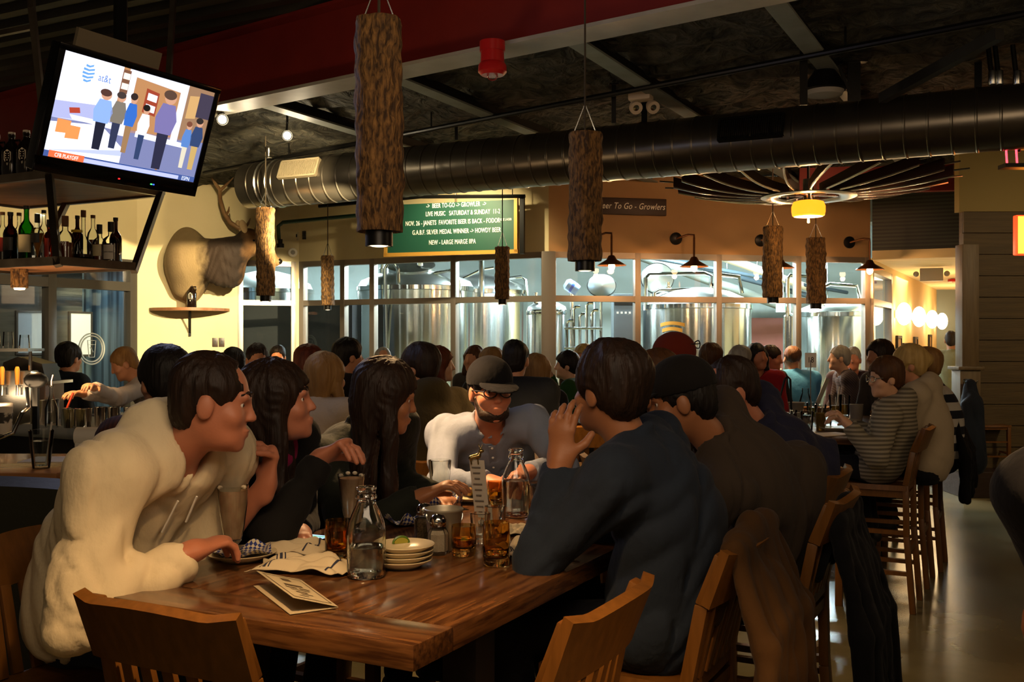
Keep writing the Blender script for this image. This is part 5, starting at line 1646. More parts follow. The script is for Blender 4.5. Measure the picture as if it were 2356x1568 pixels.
def cap_extra(m, band=None, brim=True):
    def f(i):
        HC, hr, hf, hu, s, R = i['HC'], i['hr'], i['hf'], i['hu'], i['s'], i['R']
        def q(x, y, z): return HC + (hr * x + hf * y + hu * z) * s
        S = Sculpt(); S.ell(q(0, -.012, .045), np.array([.090, .108, .092]) * s, R, .01).half(q(0, 0, .022), -hu)
        S.ell(q(0, -.012, .02), np.array([.078, .096, .03]) * s, R, .004, 's')
        c = i['child']('cap', S.mesh(.006), m)
        if brim:
            S = Sculpt(); S.ell(q(0, .105, .028), np.array([.078, .085, .008]) * s, np.stack([hr, unit(hf - hu * .2), unit(hu + hf * .2)], 1), .004)
            v, qd = S.mesh(.0045); link_mesh('brim', v - i['base'], qd, m, c, 180)
    return f
def glasses_extra(m, up=0.0, tilt=0.0):
    def f(i):
        q = i['q']; g = MB()
        for sg in (1, -1):
            ring = [q(sg * .032 + .025 * math.cos(a), .104 - .012 * abs(math.cos(a)) * (1 if sg * math.cos(a) > 0 else .3), .002 + up + .018 * math.sin(a)) for a in [2 * PI * k / 16 for k in range(17)]]
            g.tube([Vector(p) for p in ring], .0028, 6)
            g.tube([Vector(q(sg * .057, .092, .006 + up)), Vector(q(sg * .078, .02, .004 + up)), Vector(q(sg * .078, -.01, -.002 + up))], .0026, 6)
        g.tube([Vector(q(-.008, .105, .008 + up)), Vector(q(.008, .105, .008 + up))], .0025, 6)
        g.build('eyeglasses', m, i['root'], 60)
    return f
def beard_extra(m):
    def f(i):
        HC, hr, hf, hu, s, R = i['HC'], i['hr'], i['hf'], i['hu'], i['s'], i['R']
        def q(x, y, z): return HC + (hr * x + hf * y + hu * z) * s
        S = Sculpt(); S.ell(q(0, .048, -.086), np.array([.053, .048, .034]) * s, R, .01)
        for sg in (1, -1): S.cap(q(sg * .058, .012, -.03), q(sg * .044, .045, -.085), .014 * s, .018 * s, k=.02)
        S.ell(q(0, .085, -.058), np.array([.030, .035, .026]) * s, R, .008, 's')
        i['child']('beard', S.mesh(.006, lambda x, y, z: .0015 * np.sin(x * 400) * np.sin(z * 380 + y * 300)), m)
    return f
def multi(*fs):
    def f(i):
        for g in fs: g(i)
    return f
def buttons_extra(m, n=5):
    def f(i):
        a = i['nb'] + i['tf'] * .075 - i['s2'] * .05
        S = i['root']
        pl = MB()
        pl.bar(Vector(i['nb'] + i['tf'] * .085 - i['s2'] * .05 - i['base']), Vector(i['chs'] + i['tf'] * .128 - i['s2'] * .12 - i['base']), .028, .004, tuple(i['tf']))
        o = pl.build('placket', m, S)
        for k in range(n):
            t_ = k / (n - 1)
            c = (i['nb'] + i['tf'] * .087 - i['s2'] * .06) * (1 - t_) + (i['chs'] + i['tf'] * .131 - i['s2'] * .11) * t_ - i['base']
            MB().ball(Vector(c), (.006, .006, .006), 8).build('button', M_WHITE, o)
    return f

def W3(px, py, D): return np.array(P(px, py, D))
# ---------------------------------------------------------------- the party at the front table
WHITE = cloth('white_fleece', '#d6c7a6', '#cbbb98'); AZA = 117.5
def p1x(i):
    # hood lining cord and zip
    c = i['nb'] + i['tf'] * .105 - i['s2'] * .06 - i['base']; d = i['chs'] + i['tf'] * .15 - i['s2'] * .03 - i['base']
    MB().tube([Vector(c + i['tr'] * .03), Vector(c + i['tr'] * .035 - i['s2'] * .10 + i['tf'] * .02)], .003, 6).tube([Vector(c - i['tr'] * .03), Vector(c - i['tr'] * .03 - i['s2'] * .08 + i['tf'] * .02)], .003, 6).build('drawstring', M_WHITE, i['root'])
person('man in a white hooded fleece leaning on the front table, sleeves pushed up', W3(490, 925, 2.55), (-1.13, 2.80), AZA, look=82, pitch=8, roll=-4, wid=1.06, skin=SK2, hair='short recede', hm=HB, shirt=WHITE,
       RH=W3(446, 1266, 2.48), re=(-.3, -.4, -1), LH=W3(614, 1112, 2.80), le=(.0, .25, -1), curl=(.75, 1.35), sleeve=(.85, .10), puff=.034, fold=.017, hood=True, extra=p1x, pn=((0, 0, -1), (-.6, -.5, 0)), dh=((.55, .8, .12), (.15, 0, 1)), seed=1, slouch=.08, armk=1.16, pants=JEAN, belly=.045)
def scarf_x(i):
    S = Sculpt(); rng = np.random.default_rng(4)
    for k in range(16):
        a = 2 * PI * k / 16; b = 2 * PI * (k + 1.2) / 16
        p = lambda t_, dz: i['nb'] + i['tr'] * math.sin(t_) * .085 - i['tf'] * math.cos(t_) * .08 + i['s2'] * (dz + .02 * math.cos(t_))
        S.cap(p(a, rng.uniform(-.02, .03)), p(b, rng.uniform(-.02, .03)), .026, k=.012)
    c = i['nb'] + i['tf'] * .10 - i['s2'] * .04
    for k in range(5):
        S.cap(c + i['tr'] * rng.uniform(-.03, .03), c + i['tf'] * .05 + i['tr'] * rng.uniform(-.05, .05) - i['s2'] * rng.uniform(.08, .18), .026, .018, k=.012)
    i['child']('scarf', S.mesh(.006, folds(.008, 9)), cloth('magenta_scarf', '#6e0f38', '#8c1c4c'))
person('woman with long dark hair and magenta scarf raising a curled hand at the front table', W3(640, 925, 2.98), (-.98, 3.40), AZA, look=84, pitch=-6, wid=.92, s=.97, skin=SK2, hair='long full', hm=HB, shirt=cloth('black_jacket', '#141312', '#1c1a18'), fem=True,
       RH=W3(738, 1052, 2.92), re=(-.2, -.3, -1), LH=W3(690, 1225, 3.0), curl=(1.35, .4), fold=.011, puff=.016, extra=scarf_x, pn=((.6, -.3, -.7), None), dh=((.75, -.1, .45), None), seed=2)
person('woman with long dark hair in a black cardigan reaching for a glass', W3(888, 912, 3.45), (-.66, 3.92), AZA, look=78, pitch=12, wid=.95, s=1.0, skin=SK3, hair='verylong long full', hm=HB, shirt=cloth('dark_cardigan', '#1a1c17', '#22241c'), fem=True,
       RH=W3(972, 1142, 3.28), re=(-.5, -.4, -1), LH=W3(1000, 1140, 3.62), curl=(.55, .5), fold=.011, puff=.018, seed=3)
GREY_SH = cloth('grey_blue_shirt', '#7d8596', '#747c8c')
person('man in black cap, glasses and grey-blue shirt at the far end of the front table', W3(1128, 898, 4.0), (-.05, 4.50), 168, look=160, pitch=4, wid=1.06, s=1.0, skin=SK2, hair='short', hm=HK, shirt=GREY_SH,
       RH=W3(1128, 1108, 3.72), re=(-1, .2, -.6), LH=W3(1215, 1085, 3.72), le=(1, .2, -.6), curl=(.7, .7), fold=.011, collar='shirt',
       extra=multi(cap_extra(cloth('black_cap', '#0b0a0d')), glasses_extra(M_BLACK), beard_extra(HB), buttons_extra(GREY_SH)), pn=((0, 0, -1), (0, 0, -1)), seed=4)
NAVY = cloth('dark_navy_shirt', '#1d242f', '#212935')
person('man with thick dark hair in a dark blue shirt, back to the camera, hand raised', W3(1402, 895, 2.72), (.40, 2.76), 297, look=318, pitch=0, wid=1.1, s=1.0, skin=SK3, hair='short full', hm=HB, shirt=NAVY,
       LH=W3(1288, 1062, 2.62), le=(.35, -.45, -1), RH=W3(1330, 1225, 3.0), curl=(.4, .35), fold=.014, puff=.022, collar='shirt', pn=(None, (.4, .8, 0)), dh=(None, (.05, 0, 1)), seed=5, slouch=.07)
person('man in a grey-brown shirt and dark cap leaning forward beside the dark blue shirt', W3(1568, 918, 3.22), (.86, 3.54), 297, look=282, pitch=14, wid=1.12, s=1.02, skin=SK3, hair='short', hm=HK, shirt=cloth('grey_brown_shirt', '#352c23', '#3d332a'),
       LH=W3(1440, 1150, 3.25), RH=W3(1400, 1110, 3.6), curl=(.5, .5), fold=.013, puff=.024, collar='shirt', seed=6, slouch=.10, extra=cap_extra(cloth('dark_cap', '#14110f')))
person('man with receding dark hair in a purple-navy shirt, third along the front table', W3(1680, 898, 3.80), (1.06, 4.16), 297, look=262, pitch=14, wid=1.1, s=1.02, skin=SK2, hair='short recede', hm=HB, shirt=cloth('purple_navy_shirt', '#1d1e31', '#23243a'),
       LH=W3(1560, 1090, 3.8), RH=W3(1560, 1080, 4.1), curl=(.5, .5), fold=.013, puff=.02, collar='shirt', seed=7, slouch=.11)

# ---------------------------------------------------------------- the crowd
def stripe_m(n, a, b, sc, ax=(0, 0, 1)): return stripes_mat('cloth_' + n, a, b, ax, sc)
def far(label, px, ytop, D, az, hair, hm, col, look=None, pitch=0, s=1.0, sk=SK1, lean=.10, res='far', **k):
    h = W3(px, ytop, D); c = h - UP * .125 * s
    _, bf, _ = dirs(az)
    hz = c[2] - .66 * s
    hip = np.array([c[0] - bf[0] * lean, c[1] - bf[1] * lean, hz])
    sh = col if not isinstance(col, str) else cloth(col.strip('#'), col)
    m = person(label, c, hip, az, look=look, pitch=pitch, s=s, skin=sk, hair=hair, hm=hm, shirt=sh, res=res, seat=hz - .09, seed=int(px), group='diners in the crowd', **k)
    if k.get('legs', True) and not k.get('stand') and k.get('chair', True):
        pass
    return m, hip, bf
FAR = [
 ('man with curly dark hair in a maroon plaid shirt sitting at the bar', 378, 797, 3.75, 320, 'short full', HK, stripe_m('maroon_plaid', '#2a0f0c', '#3c1a14', 60, (1, 0, .2)), {'res': 'mid', 'RH': W3(300, 1075, 4.2), 'LH': W3(226, 1075, 4.25), 'wid': 1.1}),
 ('bartender with light hair in a white shirt bending over the metal cups', 285, 798, 7.75, 245, 'short', HL, '#b5aaa0', {'res': 'mid', 'pitch': 25, 'RH': W3(215, 890, 6.9), 'LH': W3(190, 905, 7.0), 'lean': .3, 'wid': 1.05, 'stand': True}),
 ('person in dark clothes with black hair behind the back counter, left of the bartender', 160, 788, 8.4, 20, 'short full', HK, '#1a2026', {'stand': True}),
 ('person with dark hair just under the wall switches', 541, 797, 8.6, 30, 'bob', HK, '#1d1a16', {}),
 ('dark-haired person right of the wall switches, forehead showing', 592, 788, 7.6, 160, 'short', HB, '#221c18', {}),
 ('small bearded man facing the camera below the narrow window', 639, 793, 10.6, 178, 'short', HK, '#3a332c', {'extra': beard_extra(HK)}),
 ('woman with reddish brown hair behind the light-haired girl', 716, 790, 6.6, 90, 'bob', HR, '#4a2c20', {'sk': SK2}),
 ('girl with straight light brown hair in a beige fleece, back to the camera', 752, 812, 5.3, 25, 'bob full', HL, '#9a866a', {'look': 40, 'res': 'mid', 'puff': .03, 'fem': True}),
 ('person with a dark pointed hood between the two door panes', 803, 778, 7.2, 60, 'short full', HK, '#1c1613', {}),
 ('bald man far back beside the manway tank', 881, 798, 10.0, 170, 'short recede thin', HG, '#35302a', {}),
 ('man with dark hair in an olive hooded jacket looking left', 962, 790, 5.4, 330, 'short full', HB, '#3a3018', {'look': 290, 'res': 'mid', 'hood': True, 'puff': .03, 'wid': 1.1}),
 ('woman with wavy auburn hair in a pink top, in profile', 1012, 798, 7.2, 100, 'bob full', HR, '#b98580', {'look': 85, 'fem': True, 'sk': SK4}),
 ('woman with brown hair in a grey top before the tank light', 1090, 793, 8.9, 210, 'bob', HM, '#3e3834', {'fem': True}),
 ('person with curly light brown hair behind the man in the black cap', 1135, 800, 8.0, 140, 'short full', HL, '#26221e', {}),
 ('tall man in a dark jacket with short black hair, back to the camera', 1186, 780, 6.6, 10, 'short', HK, '#15181c', {'res': 'mid', 'wid': 1.15, 'puff': .025, 's': 1.05}),
 ('woman with long blond-tipped hair beside the tall dark man', 1236, 815, 7.3, 20, 'long full', HL, '#1e1c18', {'fem': True}),
 ('boy with black hair in a green top, drinking, in profile', 1303, 808, 8.7, 285, 'short full', HK, '#24451c', {'look': 270, 's': .95, 'sk': SK4, 'RH': W3(1265, 862, 8.6)}),
 ('person with curly sandy hair behind the boy in green', 1342, 792, 9.6, 200, 'short full', HY, '#4a3d30', {}),
 ('man in a red-brown cap with sunglasses perched on it', 1556, 768, 4.7, 60, 'short', HR, '#2b2420', {'res': 'mid', 'extra': multi(cap_extra(cloth('rust_cap', '#5c1d10'), brim=False), glasses_extra(M_BLACK, .075))}),
 ('woman with brown hair behind the two leaning men', 1506, 806, 4.25, 230, 'bob full', HM, '#3a2a22', {'res': 'mid', 'sk': SK3}),
 ('person with fair-edged dark hair right of the red-brown cap', 1632, 790, 8.7, 330, 'short full', HM, '#2a2622', {}),
 ('bald man with grey sides left of the woman in red', 1697, 793, 8.3, 300, 'recede thin', HG, '#3a3630', {'sk': SK2}),
 ('woman with black hair and a red top looking at the camera side', 1743, 788, 9.2, 200, 'bob', HK, '#8e1c22', {'look': 165, 'fem': True, 'sk': SK2, 'roll': 8}),
 ('man in a black printed t-shirt with short dark hair', 1776, 793, 9.7, 150, 'short', HB, '#121214', {'look': 120, 'pitch': 8, 'sk': SK2}),
 ('man in a bright blue shirt, back to the camera', 1822, 795, 10.2, 350, 'short thin', HM, '#3f7fb0', {'wid': 1.2, 'res': 'mid', 'sk': SK3}),
 ('grey-haired man in a dark checked shirt, in profile to the left', 1930, 793, 9.8, 275, 'short', HG, stripe_m('dark_check', '#3a2d33', '#231c22', 40, (1, 0, 1)), {'sk': SK4}),
 ('red-faced man in a dark plum shirt right of the grey-haired man', 1962, 797, 10.3, 200, 'short thin', HG, '#2c1f24', {'sk': SK2, 'wid': 1.1}),
 ('man with dark brown hair at the right table, behind the boy', 2022, 782, 7.9, 250, 'short full', HB, '#3a322c', {'sk': SK3, 'res': 'mid'}),
 ('blonde woman with a loose bun in a pale jacket', 2090, 793, 6.55, 297, 'full bun', HY, '#a2937a', {'look': 280, 'fem': True, 'hood': True, 'puff': .025, 'res': 'mid'}),
 ('person in a navy sweater with white stripes, third in the right row', 2128, 800, 7.25, 297, 'short full', HL, stripe_m('navy_white', '#b5b0a6', '#131722', 9), {'res': 'mid'}),
]
CHN = {}
for (lb, px, yt, D, az, hs, hm_, col, kw) in FAR:
    m, hip, bf = far(lb, px, yt, D, az, hs, hm_, col, **kw)
    if not kw.get('stand') and hip[1] > 4.0 and not lb.startswith(('blonde', 'person in a navy')):
        zs = max((hip[2] - .10) / .75, .45)
        wds = lb.split()[:12]
        while wds[-1].strip(',') in ('the', 'a', 'an', 'in', 'of', 'at', 'behind', 'and', 'with', 'to', 'on', 'its', 'looking', 'right', 'left', 'dark', 'small', 'before', 'perched', 'manway', 'tall'): wds.pop()
        put_chair(CH0, (hip[0] - bf[0] * .24, hip[1] - bf[1] * .24), bf[:2], 'bar chair of the ' + ' '.join(wds).strip(','), zs, True)
# the boy in the striped hoodie, nearest at the right table
STR = stripe_m('grey_stripes', '#8d8470', '#5a5344', 42)
person('boy with glasses in a grey striped hoodie at the right table', W3(2036, 868, 6.12), (2.24, 6.28), 297, look=262, pitch=6, s=.97, skin=SK4, hair='short full', hm=HM, shirt=STR,
       LH=W3(1950, 975, 5.95), RH=W3(1945, 972, 6.35), le=(0, -.5, -1), curl=(.8, .9), hood=True, puff=.024, fold=.010, res='mid', extra=glasses_extra(M_BRUSH), seed=29, group='diners in the crowd')
# man walking off down the hallway, and the dark coat at the right edge of the room
person('man in an olive-grey t-shirt standing in the hallway, back to the camera', W3(2188, 782, 13.6), (5.86, 13.62, .93), 20, s=1.0, skin=SK3, hair='short', hm=HB, shirt=cloth('olive_grey_tee', '#6d6a50'), stand=True, seat=0, sleeve=(.1, .1), res='far', wid=1.15, pants=cloth('khaki', '#4a4230'))
person('person in a long black coat standing at the near right edge', W3(2640, 560, 1.95), (1.27, 2.05, .92), 300, s=1.02, skin=SK3, hair='short', hm=HK, shirt=cloth('black_coat', '#09080a', '#0d0c0e'), stand=True, seat=0, RH=W3(2420, 1330, 2.0), LH=W3(2480, 1420, 1.85), res='mid', wid=1.2, puff=.035, re=(-1.2, .1, -.3), le=(-1.2, -.1, -.3))
# ================================================================ the bar on the left
M_BARTOP = wood('bar_top_wood', '#7a4d28', '#9a6a3c', .25, 6, (.6, 8, 8))
bc = Vector((-3.35, 4.64, 0))
t = thing('bar_counter', 'front bar counter with a wooden top and dark panelled face', 'bar counter', bc)
MB().box((0, 0, 1.025), (2.9, .74, .05), 0, .006).build('counter_top', M_BARTOP, t)
MB().box((0, .05, .5), (2.8, .56, 1.0)).build('bar_body', mat('bar_panel_green', '#211d13', .6), t)
for k in range(5):
    MB().box((-1.1 + .55 * k, -.238, .52), (.46, .016, .8), 0, .004).build('panel', mat('bar_panel_green', '#211d13', .6), t)
MB().tube([(-1.4, -.33, .2), (1.4, -.33, .2)], .022, 10).build('foot_rail', M_OAK, t)
# dark green bench back standing before the bar
t = thing('bench', 'dark green high-backed bench in front of the bar', 'bench', (-2.13, 3.35, 0), .0)
M_VINYL = mat('dark_green_vinyl', '#26261a', .55, bump=(40, .1))
def bench_back(u, v):
    return ((u - .5) * 1.5, .06 * math.sin(PI * v) - .02, 0.35 + .815 * v - .02 * (2 * u - 1) ** 4)
MB().sheet(bench_back, 16, 10).build('backrest', M_VINYL, t, 60, thick=.09)
MB().box((0, -.25, .42), (1.5, .5, .12), 0, .03).build('seat', M_VINYL, t)
MB().box((0, -.22, .18), (1.46, .46, .36)).build('plinth', M_BLACK, t)
# back counter with steel edge
ba = Vector((-2.50, 6.45, 0))
t = thing('back_counter', 'dark work counter behind the bar with a bright steel front edge', 'counter', ba, AZ_A)
MB().box((-1.0, .38, 1.015), (2.6, .75, .05)).build('counter_top', mat('black_mat_top', '#1a1512', .35), t)
MB().box((-1.0, .0, 1.005), (2.6, .02, .085), 0, .004).build('steel_edge', M_BRUSH, t)
MB().box((-1.0, .42, .5), (2.5, .65, .98)).build('cabinet_body', M_BLACK, t)
MB().box((-1.35, -.02, .62), (.9, .03, .40), 0, .01).build('sink_front', M_BRUSH, t)
def on_ctr(px, D):
    p = P(px, 784, D); p.z = 1.04; return p
def cup(name, lb, loc, r, h, m, group):
    t = thing(name, lb, 'cup', loc, 0, group)
    MB().lathe([(0, .002), (r * .86, 0), (r * .88, .004), (r, h), (r + .003, h + .003), (r - .003, h), (r * .85, .008), (0, .008)], n=24).build('cup_body', m, t, 50)
    return t
cl = ['leftmost steel cup of the row on the back counter', 'second steel cup from the left on the back counter', 'third steel cup on the back counter', 'fourth steel cup from the left on the back counter', 'last steel cup of the row, nearest the table lamp']
for i, px in enumerate((160, 193, 232, 262, 300)):
    cup('steel_cup', cl[i], on_ctr(px, 6.62 + (.18 if i > 1 else 0)), .043 if i != 1 else .05, .12, M_CHROME, 'steel shaker cups')
for i, (px, D) in enumerate(((96, 6.9), (120, 7.0))):
    cup('steel_cup', ['tall steel tin left of the pouring bottle', 'tall steel tin just right of the pouring bottle'][i], on_ctr(px, D), .045, .16, M_BRUSH, 'tall steel tins')
MBOT = pane_mat('bottle_clear', (.93, .97, .95), 1.4)
p = on_ctr(118, 6.7)
t = thing('pouring_bottle', 'clear pouring bottle with a long spout among the steel tins', 'bottle', p)
MB().lathe([(0, 0), (.038, 0), (.04, .01), (.04, .12), (.014, .2), (.012, .26), (.016, .262), (.016, .27), (0, .27)], n=20).build('bottle_body', MBOT, t, 50)
MB().tube([(0, 0, .27), (0, 0, .30), (.01, 0, .34)], .006, 8).build('spout', M_CHROME, t)
p = on_ctr(162, 6.75)
t = thing('orange_scoop', 'orange plastic handle sticking up behind the steel cups', 'utensil', p)
MB().bar((-.03, 0, .10), (.02, 0, .22), .016, .01).build('handle', mat('orange_plastic', '#d8481c', .4), t)
MB().lathe([(.02, 0), (.03, .0), (.032, .12), (.03, .12), (.028, .004), (0, .004)], (-.03, 0, 0), 14).build('holder', M_BRUSH, t)
# beer tap tower and register on the left of the back counter
p = on_ctr(22, 6.9)
t = thing('tap_tower', 'steel beer tap tower with upturned glasses on top, at the left edge', 'beer tap', p)
MB().box((0, 0, .18), (.34, .12, .36), 0, .01).build('tower', M_BRUSH, t)
MB().box((0, 0, .50), (.36, .24, .02)).build('glass_rail', M_BRUSH, t)
for x in (-.14, .14): MB().tube([(x, 0, .36), (x, 0, .5)], .012, 8).build('post', M_CHROME, t)
for k in range(3):
    h = MB().lathe([(0, 0), (.012, 0), (.016, .10), (.01, .12), (0, .12)], (-.10 + .1 * k, -.1, .27), 12).build('tap_handle', mat('tap_amber', '#b5772a', .3), t)
    MB().tube([(-.10 + .1 * k, -.04, .26), (-.10 + .1 * k, -.1, .26), (-.10 + .1 * k, -.1, .20)], .009, 8).build('spigot', M_CHROME, h)
MGL = pane_mat('drink_glass', (.97, .98, .97), 1.35)
gr = P(0, 0, 6.9)
for i, (dx, hgt) in enumerate(((-.1, .15), (-.01, .11), (.10, .09))):
    q = Vector((p.x + dx, p.y, 1.04 + .512))
    t = thing('upturned_glass', ['tallest upturned glass on the tap tower rail', 'middle upturned glass on the tap tower rail', 'shortest upturned glass on the tap tower rail'][i], 'glass', q, 0, 'glasses on the tap tower')
    MB().lathe([(.036, 0), (.030, hgt), (0, hgt), ], n=18).build('glass_body', MGL, t, 50)
    MB().lathe([(0, hgt - .02), (.029, hgt - .02), (.030, hgt - .001)], n=18).build('thick_foot', MGL, t, 50)
p = on_ctr(72, 7.3)
t = thing('cash_register', 'grey till with a sloping screen behind the steel tins', 'till', p)
MB().box((0, 0, .13), (.34, .3, .26), 0, .01).build('till_base', mat('till_putty', '#6a5a50', .5), t)
MB().box((0, 0, .27), (.44, .36, .02)).build('shelf', M_BRUSH, t)
MB().prism([(-.16, 0), (.16, 0), (.13, .12), (-.04, .17), (-.14, .13)], -.12, .12, rot_basis(Vector((1, 0, 0)), Vector((0, 0, 1)), Vector((0, -1, 0))), (0, 0, .28)).build('receipt_printer', mat('till_dark', '#24211d', .35), t)
p = P(8, 935, 6.2); p.z = 1.04
t = thing('printed_cup', 'white paper cup with a black print at the left edge', 'cup', p)
MB().lathe([(0, 0), (.045, 0), (.055, .18), (.057, .185), (.052, .185), (.045, .01), (0, .01)], n=24).build('cup_body', mat('white_paper_cup', '#cfc6b8', .5), t, 50)
MB().lathe([(.0475, .05), (.0535, .13)], n=24).build('printed_band', mat('cup_print', '#3a3630', .5, var=('#cfc6b8', 16, (1, 1, 1), .04)), t)
# chrome hose loop
a = P(62, 890, 6.1)
t = thing('soda_hose', 'shiny soda gun hose looping down from the black dispenser', 'hose', (a.x, a.y, 1.04))
MB().tube([Vector((.0, 0, a.z - 1.04)), Vector((.02, -.02, a.z - 1.16)), P(50, 950, 6.0) - Vector((a.x, a.y, 1.04)), P(30, 995, 5.95) - Vector((a.x, a.y, 1.04)), P(-10, 1010, 5.9) - Vector((a.x, a.y, 1.04)), P(-60, 1005, 5.9) - Vector((a.x, a.y, 1.04))], .012, 10).build('hose', M_CHROME, t)
MB().ball((.03, .05, a.z - 1.0), (.07, .06, .05), 14).box((.03, .05, (a.z - 1.04) / 2), (.03, .03, a.z - 1.04)).build('gun_holster', M_BLK2, t)
# table lamp by the yellow wall
p = P(322, 905, 8.2); p.z = 1.02
t = thing('table_lamp', 'small lit lamp with a cream cone shade at the end of the back bar', 'table lamp', p)
MB().lathe([(.075, .17), (.03, .33), (.028, .33), (.073, .17)], n=24).build('shade', mat('cream_shade', '#ffe9c0', .6, emit=(1, .72, .36, 1), estr=3.5), t, 60)
MB().lathe([(0, 0), (.05, 0), (.05, .015), (.03, .03), (.042, .1), (.02, .15), (.012, .2), (0, .2)], n=20).build('base', mat('lamp_glow_base', '#d8a060', .4), t)
lamp('POINT', 'table_lamp_light', p + Vector((0, 0, .22)), 5, (1, .66, .3), .03)
MB().box((-3.1, 8.25, .5), (.9, .4, 1.03)).build('tmp', M_BLACK)
o = bpy.data.objects['tmp']; o.name = 'side_cabinet'; tag(o, 'dark cabinet under the small cone lamp', 'cabinet')
# water glass, paper and towel stack on the bar
def tumbler(name, lb, loc, r0, r1, h, liquid=None, lm=None, group=None, gm=None, cat='glass', foot=.012):
    t = thing(name, lb, cat, loc, 0, group)
    MB().lathe([(0, 0), (r0 * .96, 0), (r0, .004), (r1, h), (r1 - .0035, h + .001), (r0 - .004, foot), (0, foot)], n=28).build('glass_body', gm or MGL, t, 50)
    if liquid:
        f = liquid; ri = lambda z: r0 + (r1 - r0) * z / h - .0055
        MB().lathe([(0, foot + .001), (ri(foot), foot + .001), (ri(h * f), h * f), (0, h * f)], n=24).build('drink', lm, t, 50)
    return t
M_WATER = pane_mat('water', (.93, .95, .93), 1.33)
tumbler('water_glass', 'tall glass of water with a straw on the front bar', P(95, 1074, 4.43) * 1.0 + Vector((0, 0, 0)), .036, .052, .165, .72, M_WATER)
wg = [o for o in bpy.data.objects if o.name.startswith('water_glass')][0]; wg.location.z = 1.05
MB().tube([(.02, 0, .015), (.045, 0, .20)], .004, 6).build('straw', mat('straw_clear', '#b9b4a8', .4), wg)
p = P(170, 1052, 4.75); p.z = 1.052
tag(MB().box((0, 0, 0), (.42, .22, .004), .05).build('paper_sheet', mat('paper_white', '#cfc4b2', .7), None), 'sheet of paper lying on the front bar', 'paper').location = p
p = P(215, 1030, 5.6); p.z = .96
t = thing('towel_holder', 'white folded towels in a holder beside the man at the bar', 'towels', p)
MB().box((0, 0, .03), (.16, .12, .12), 0, .01).build('holder', M_WHITE, t)
MB().lathe([(0, -.09), (.05, -.09), (.05, .09), (0, .09)], (0, 0, .12), 18, Matrix.Rotation(PI / 2, 3, 'Y')).build('towel_roll', M_WHITE, t)
MB().box((0, 0, -.5), (.2, .14, .94)).build('stand', M_BLACK, t)
# ---------------------------------------------------------------- hanging bottle rack
NB, RB, NT, RT = Vector((-2.66, 6.0, 2.06)), Vector((-2.39, 6.47, 2.06)), Vector((-2.80, 6.2, 2.60)), Vector((-2.39, 6.99, 2.60))
t = thing('bottle_rack', 'hanging steel and wood bottle rack over the bar', 'shelf', NB)
Rk = RB - NB; Lb = -AX * .95; Tk = RT - NT; Lt = -AX * 1.42
M_SHELFW = mat('shelf_plywood', '#9a6a44', .5, bump=(5, .15, (1, 10, 10)), var=('#6a4328', 2.5, (1.5, 6, 1), .3))
def para(mb, o, a, b, z0, z1):
    q = [o, o + a, o + a + b, o + b]
    V = [v + Vector((0, 0, z0)) for v in q] + [v + Vector((0, 0, z1)) for v in q]
    return mb.add(V, [[3, 2, 1, 0], [4, 5, 6, 7]] + [[k, (k + 1) % 4, 4 + (k + 1) % 4, 4 + k] for k in range(4)])
para(MB(), Vector((0, 0, 0)), Rk, Lb, .0, .03).build('lower_shelf', M_SHELFW, t, None)
para(MB(), NT - NB, Tk, Lt, .0, .03).build('upper_shelf', M_SHELFW, t, None)
for (o, a, b, z, nm) in ((Vector((0, 0, 0)), Rk, Lb, .01, 'lower_frame'), (NT - NB, Tk, Lt, .01, 'upper_frame')):
    f = MB(); q = [o, o + a, o + a + b, o + b]
    for k in range(4):
        f.bar(q[k] + Vector((0, 0, z)), q[(k + 1) % 4] + Vector((0, 0, z)), .035, .05)
    f.build(nm, M_STEEL, t)
top = P(73, 17, 6.2)
MB().bar((0, 0, -.02), NT - NB, .04, .04, (1, 0, 0)).build('post', M_STEEL, t)
MB().bar(NT - NB, top - NB, .035, .035, (1, 0, 0)).bar(top - NB + Vector((0, 0, -.12)), top - NB + Vector((-1.0, .5, -.12)), .03, .03).bar(top - NB, top - NB + Vector((-.03, .04, .5)), .035, .035, (1, 0, 0)).build('ceiling_post', M_STEEL, t)
MB().bar(RB - NB + Vector((0, 0, -.02)), RT - NB + Vector((.0, 0, .03)), .04, .04, (1, 0, 0)).build('post', M_STEEL, t)
MB().bar(RT - NB, RT - NB + Vector((.05, .1, 1.45)), .035, .035, (1, 0, 0)).build('ceiling_post', M_STEEL, t)
MB().bar(Lb + Vector((0, 0, 0)), NT - NB + Lt * .67, .04, .04, (1, 0, 0)).build('post', M_STEEL, t)
MB().bar(Rk + Lb, NT - NB + Tk + Lt * .67, .04, .04, (1, 0, 0)).build('post', M_STEEL, t)
# small lamp can under the rack
q = NB + Lb * .75 + Rk * .5 + Vector((0, 0, -.12))
t = thing('rack_lamp', 'square wooden lamp block glowing under the bottle rack', 'lamp', q)
MB().box((0, 0, .06), (.10, .10, .12), .4, .006).build('block', M_BARK, t)
MB().lathe([(0, 0), (.035, 0), (.03, -.012), (0, -.014)], n=18).build('lamp_face', M_LAMPW, t)
lamp('SPOT', 'rack_lamp_light', q + Vector((0, 0, -.04)), 70, WARM, .03, q + Vector((0, 0, -1)), 120, .6)
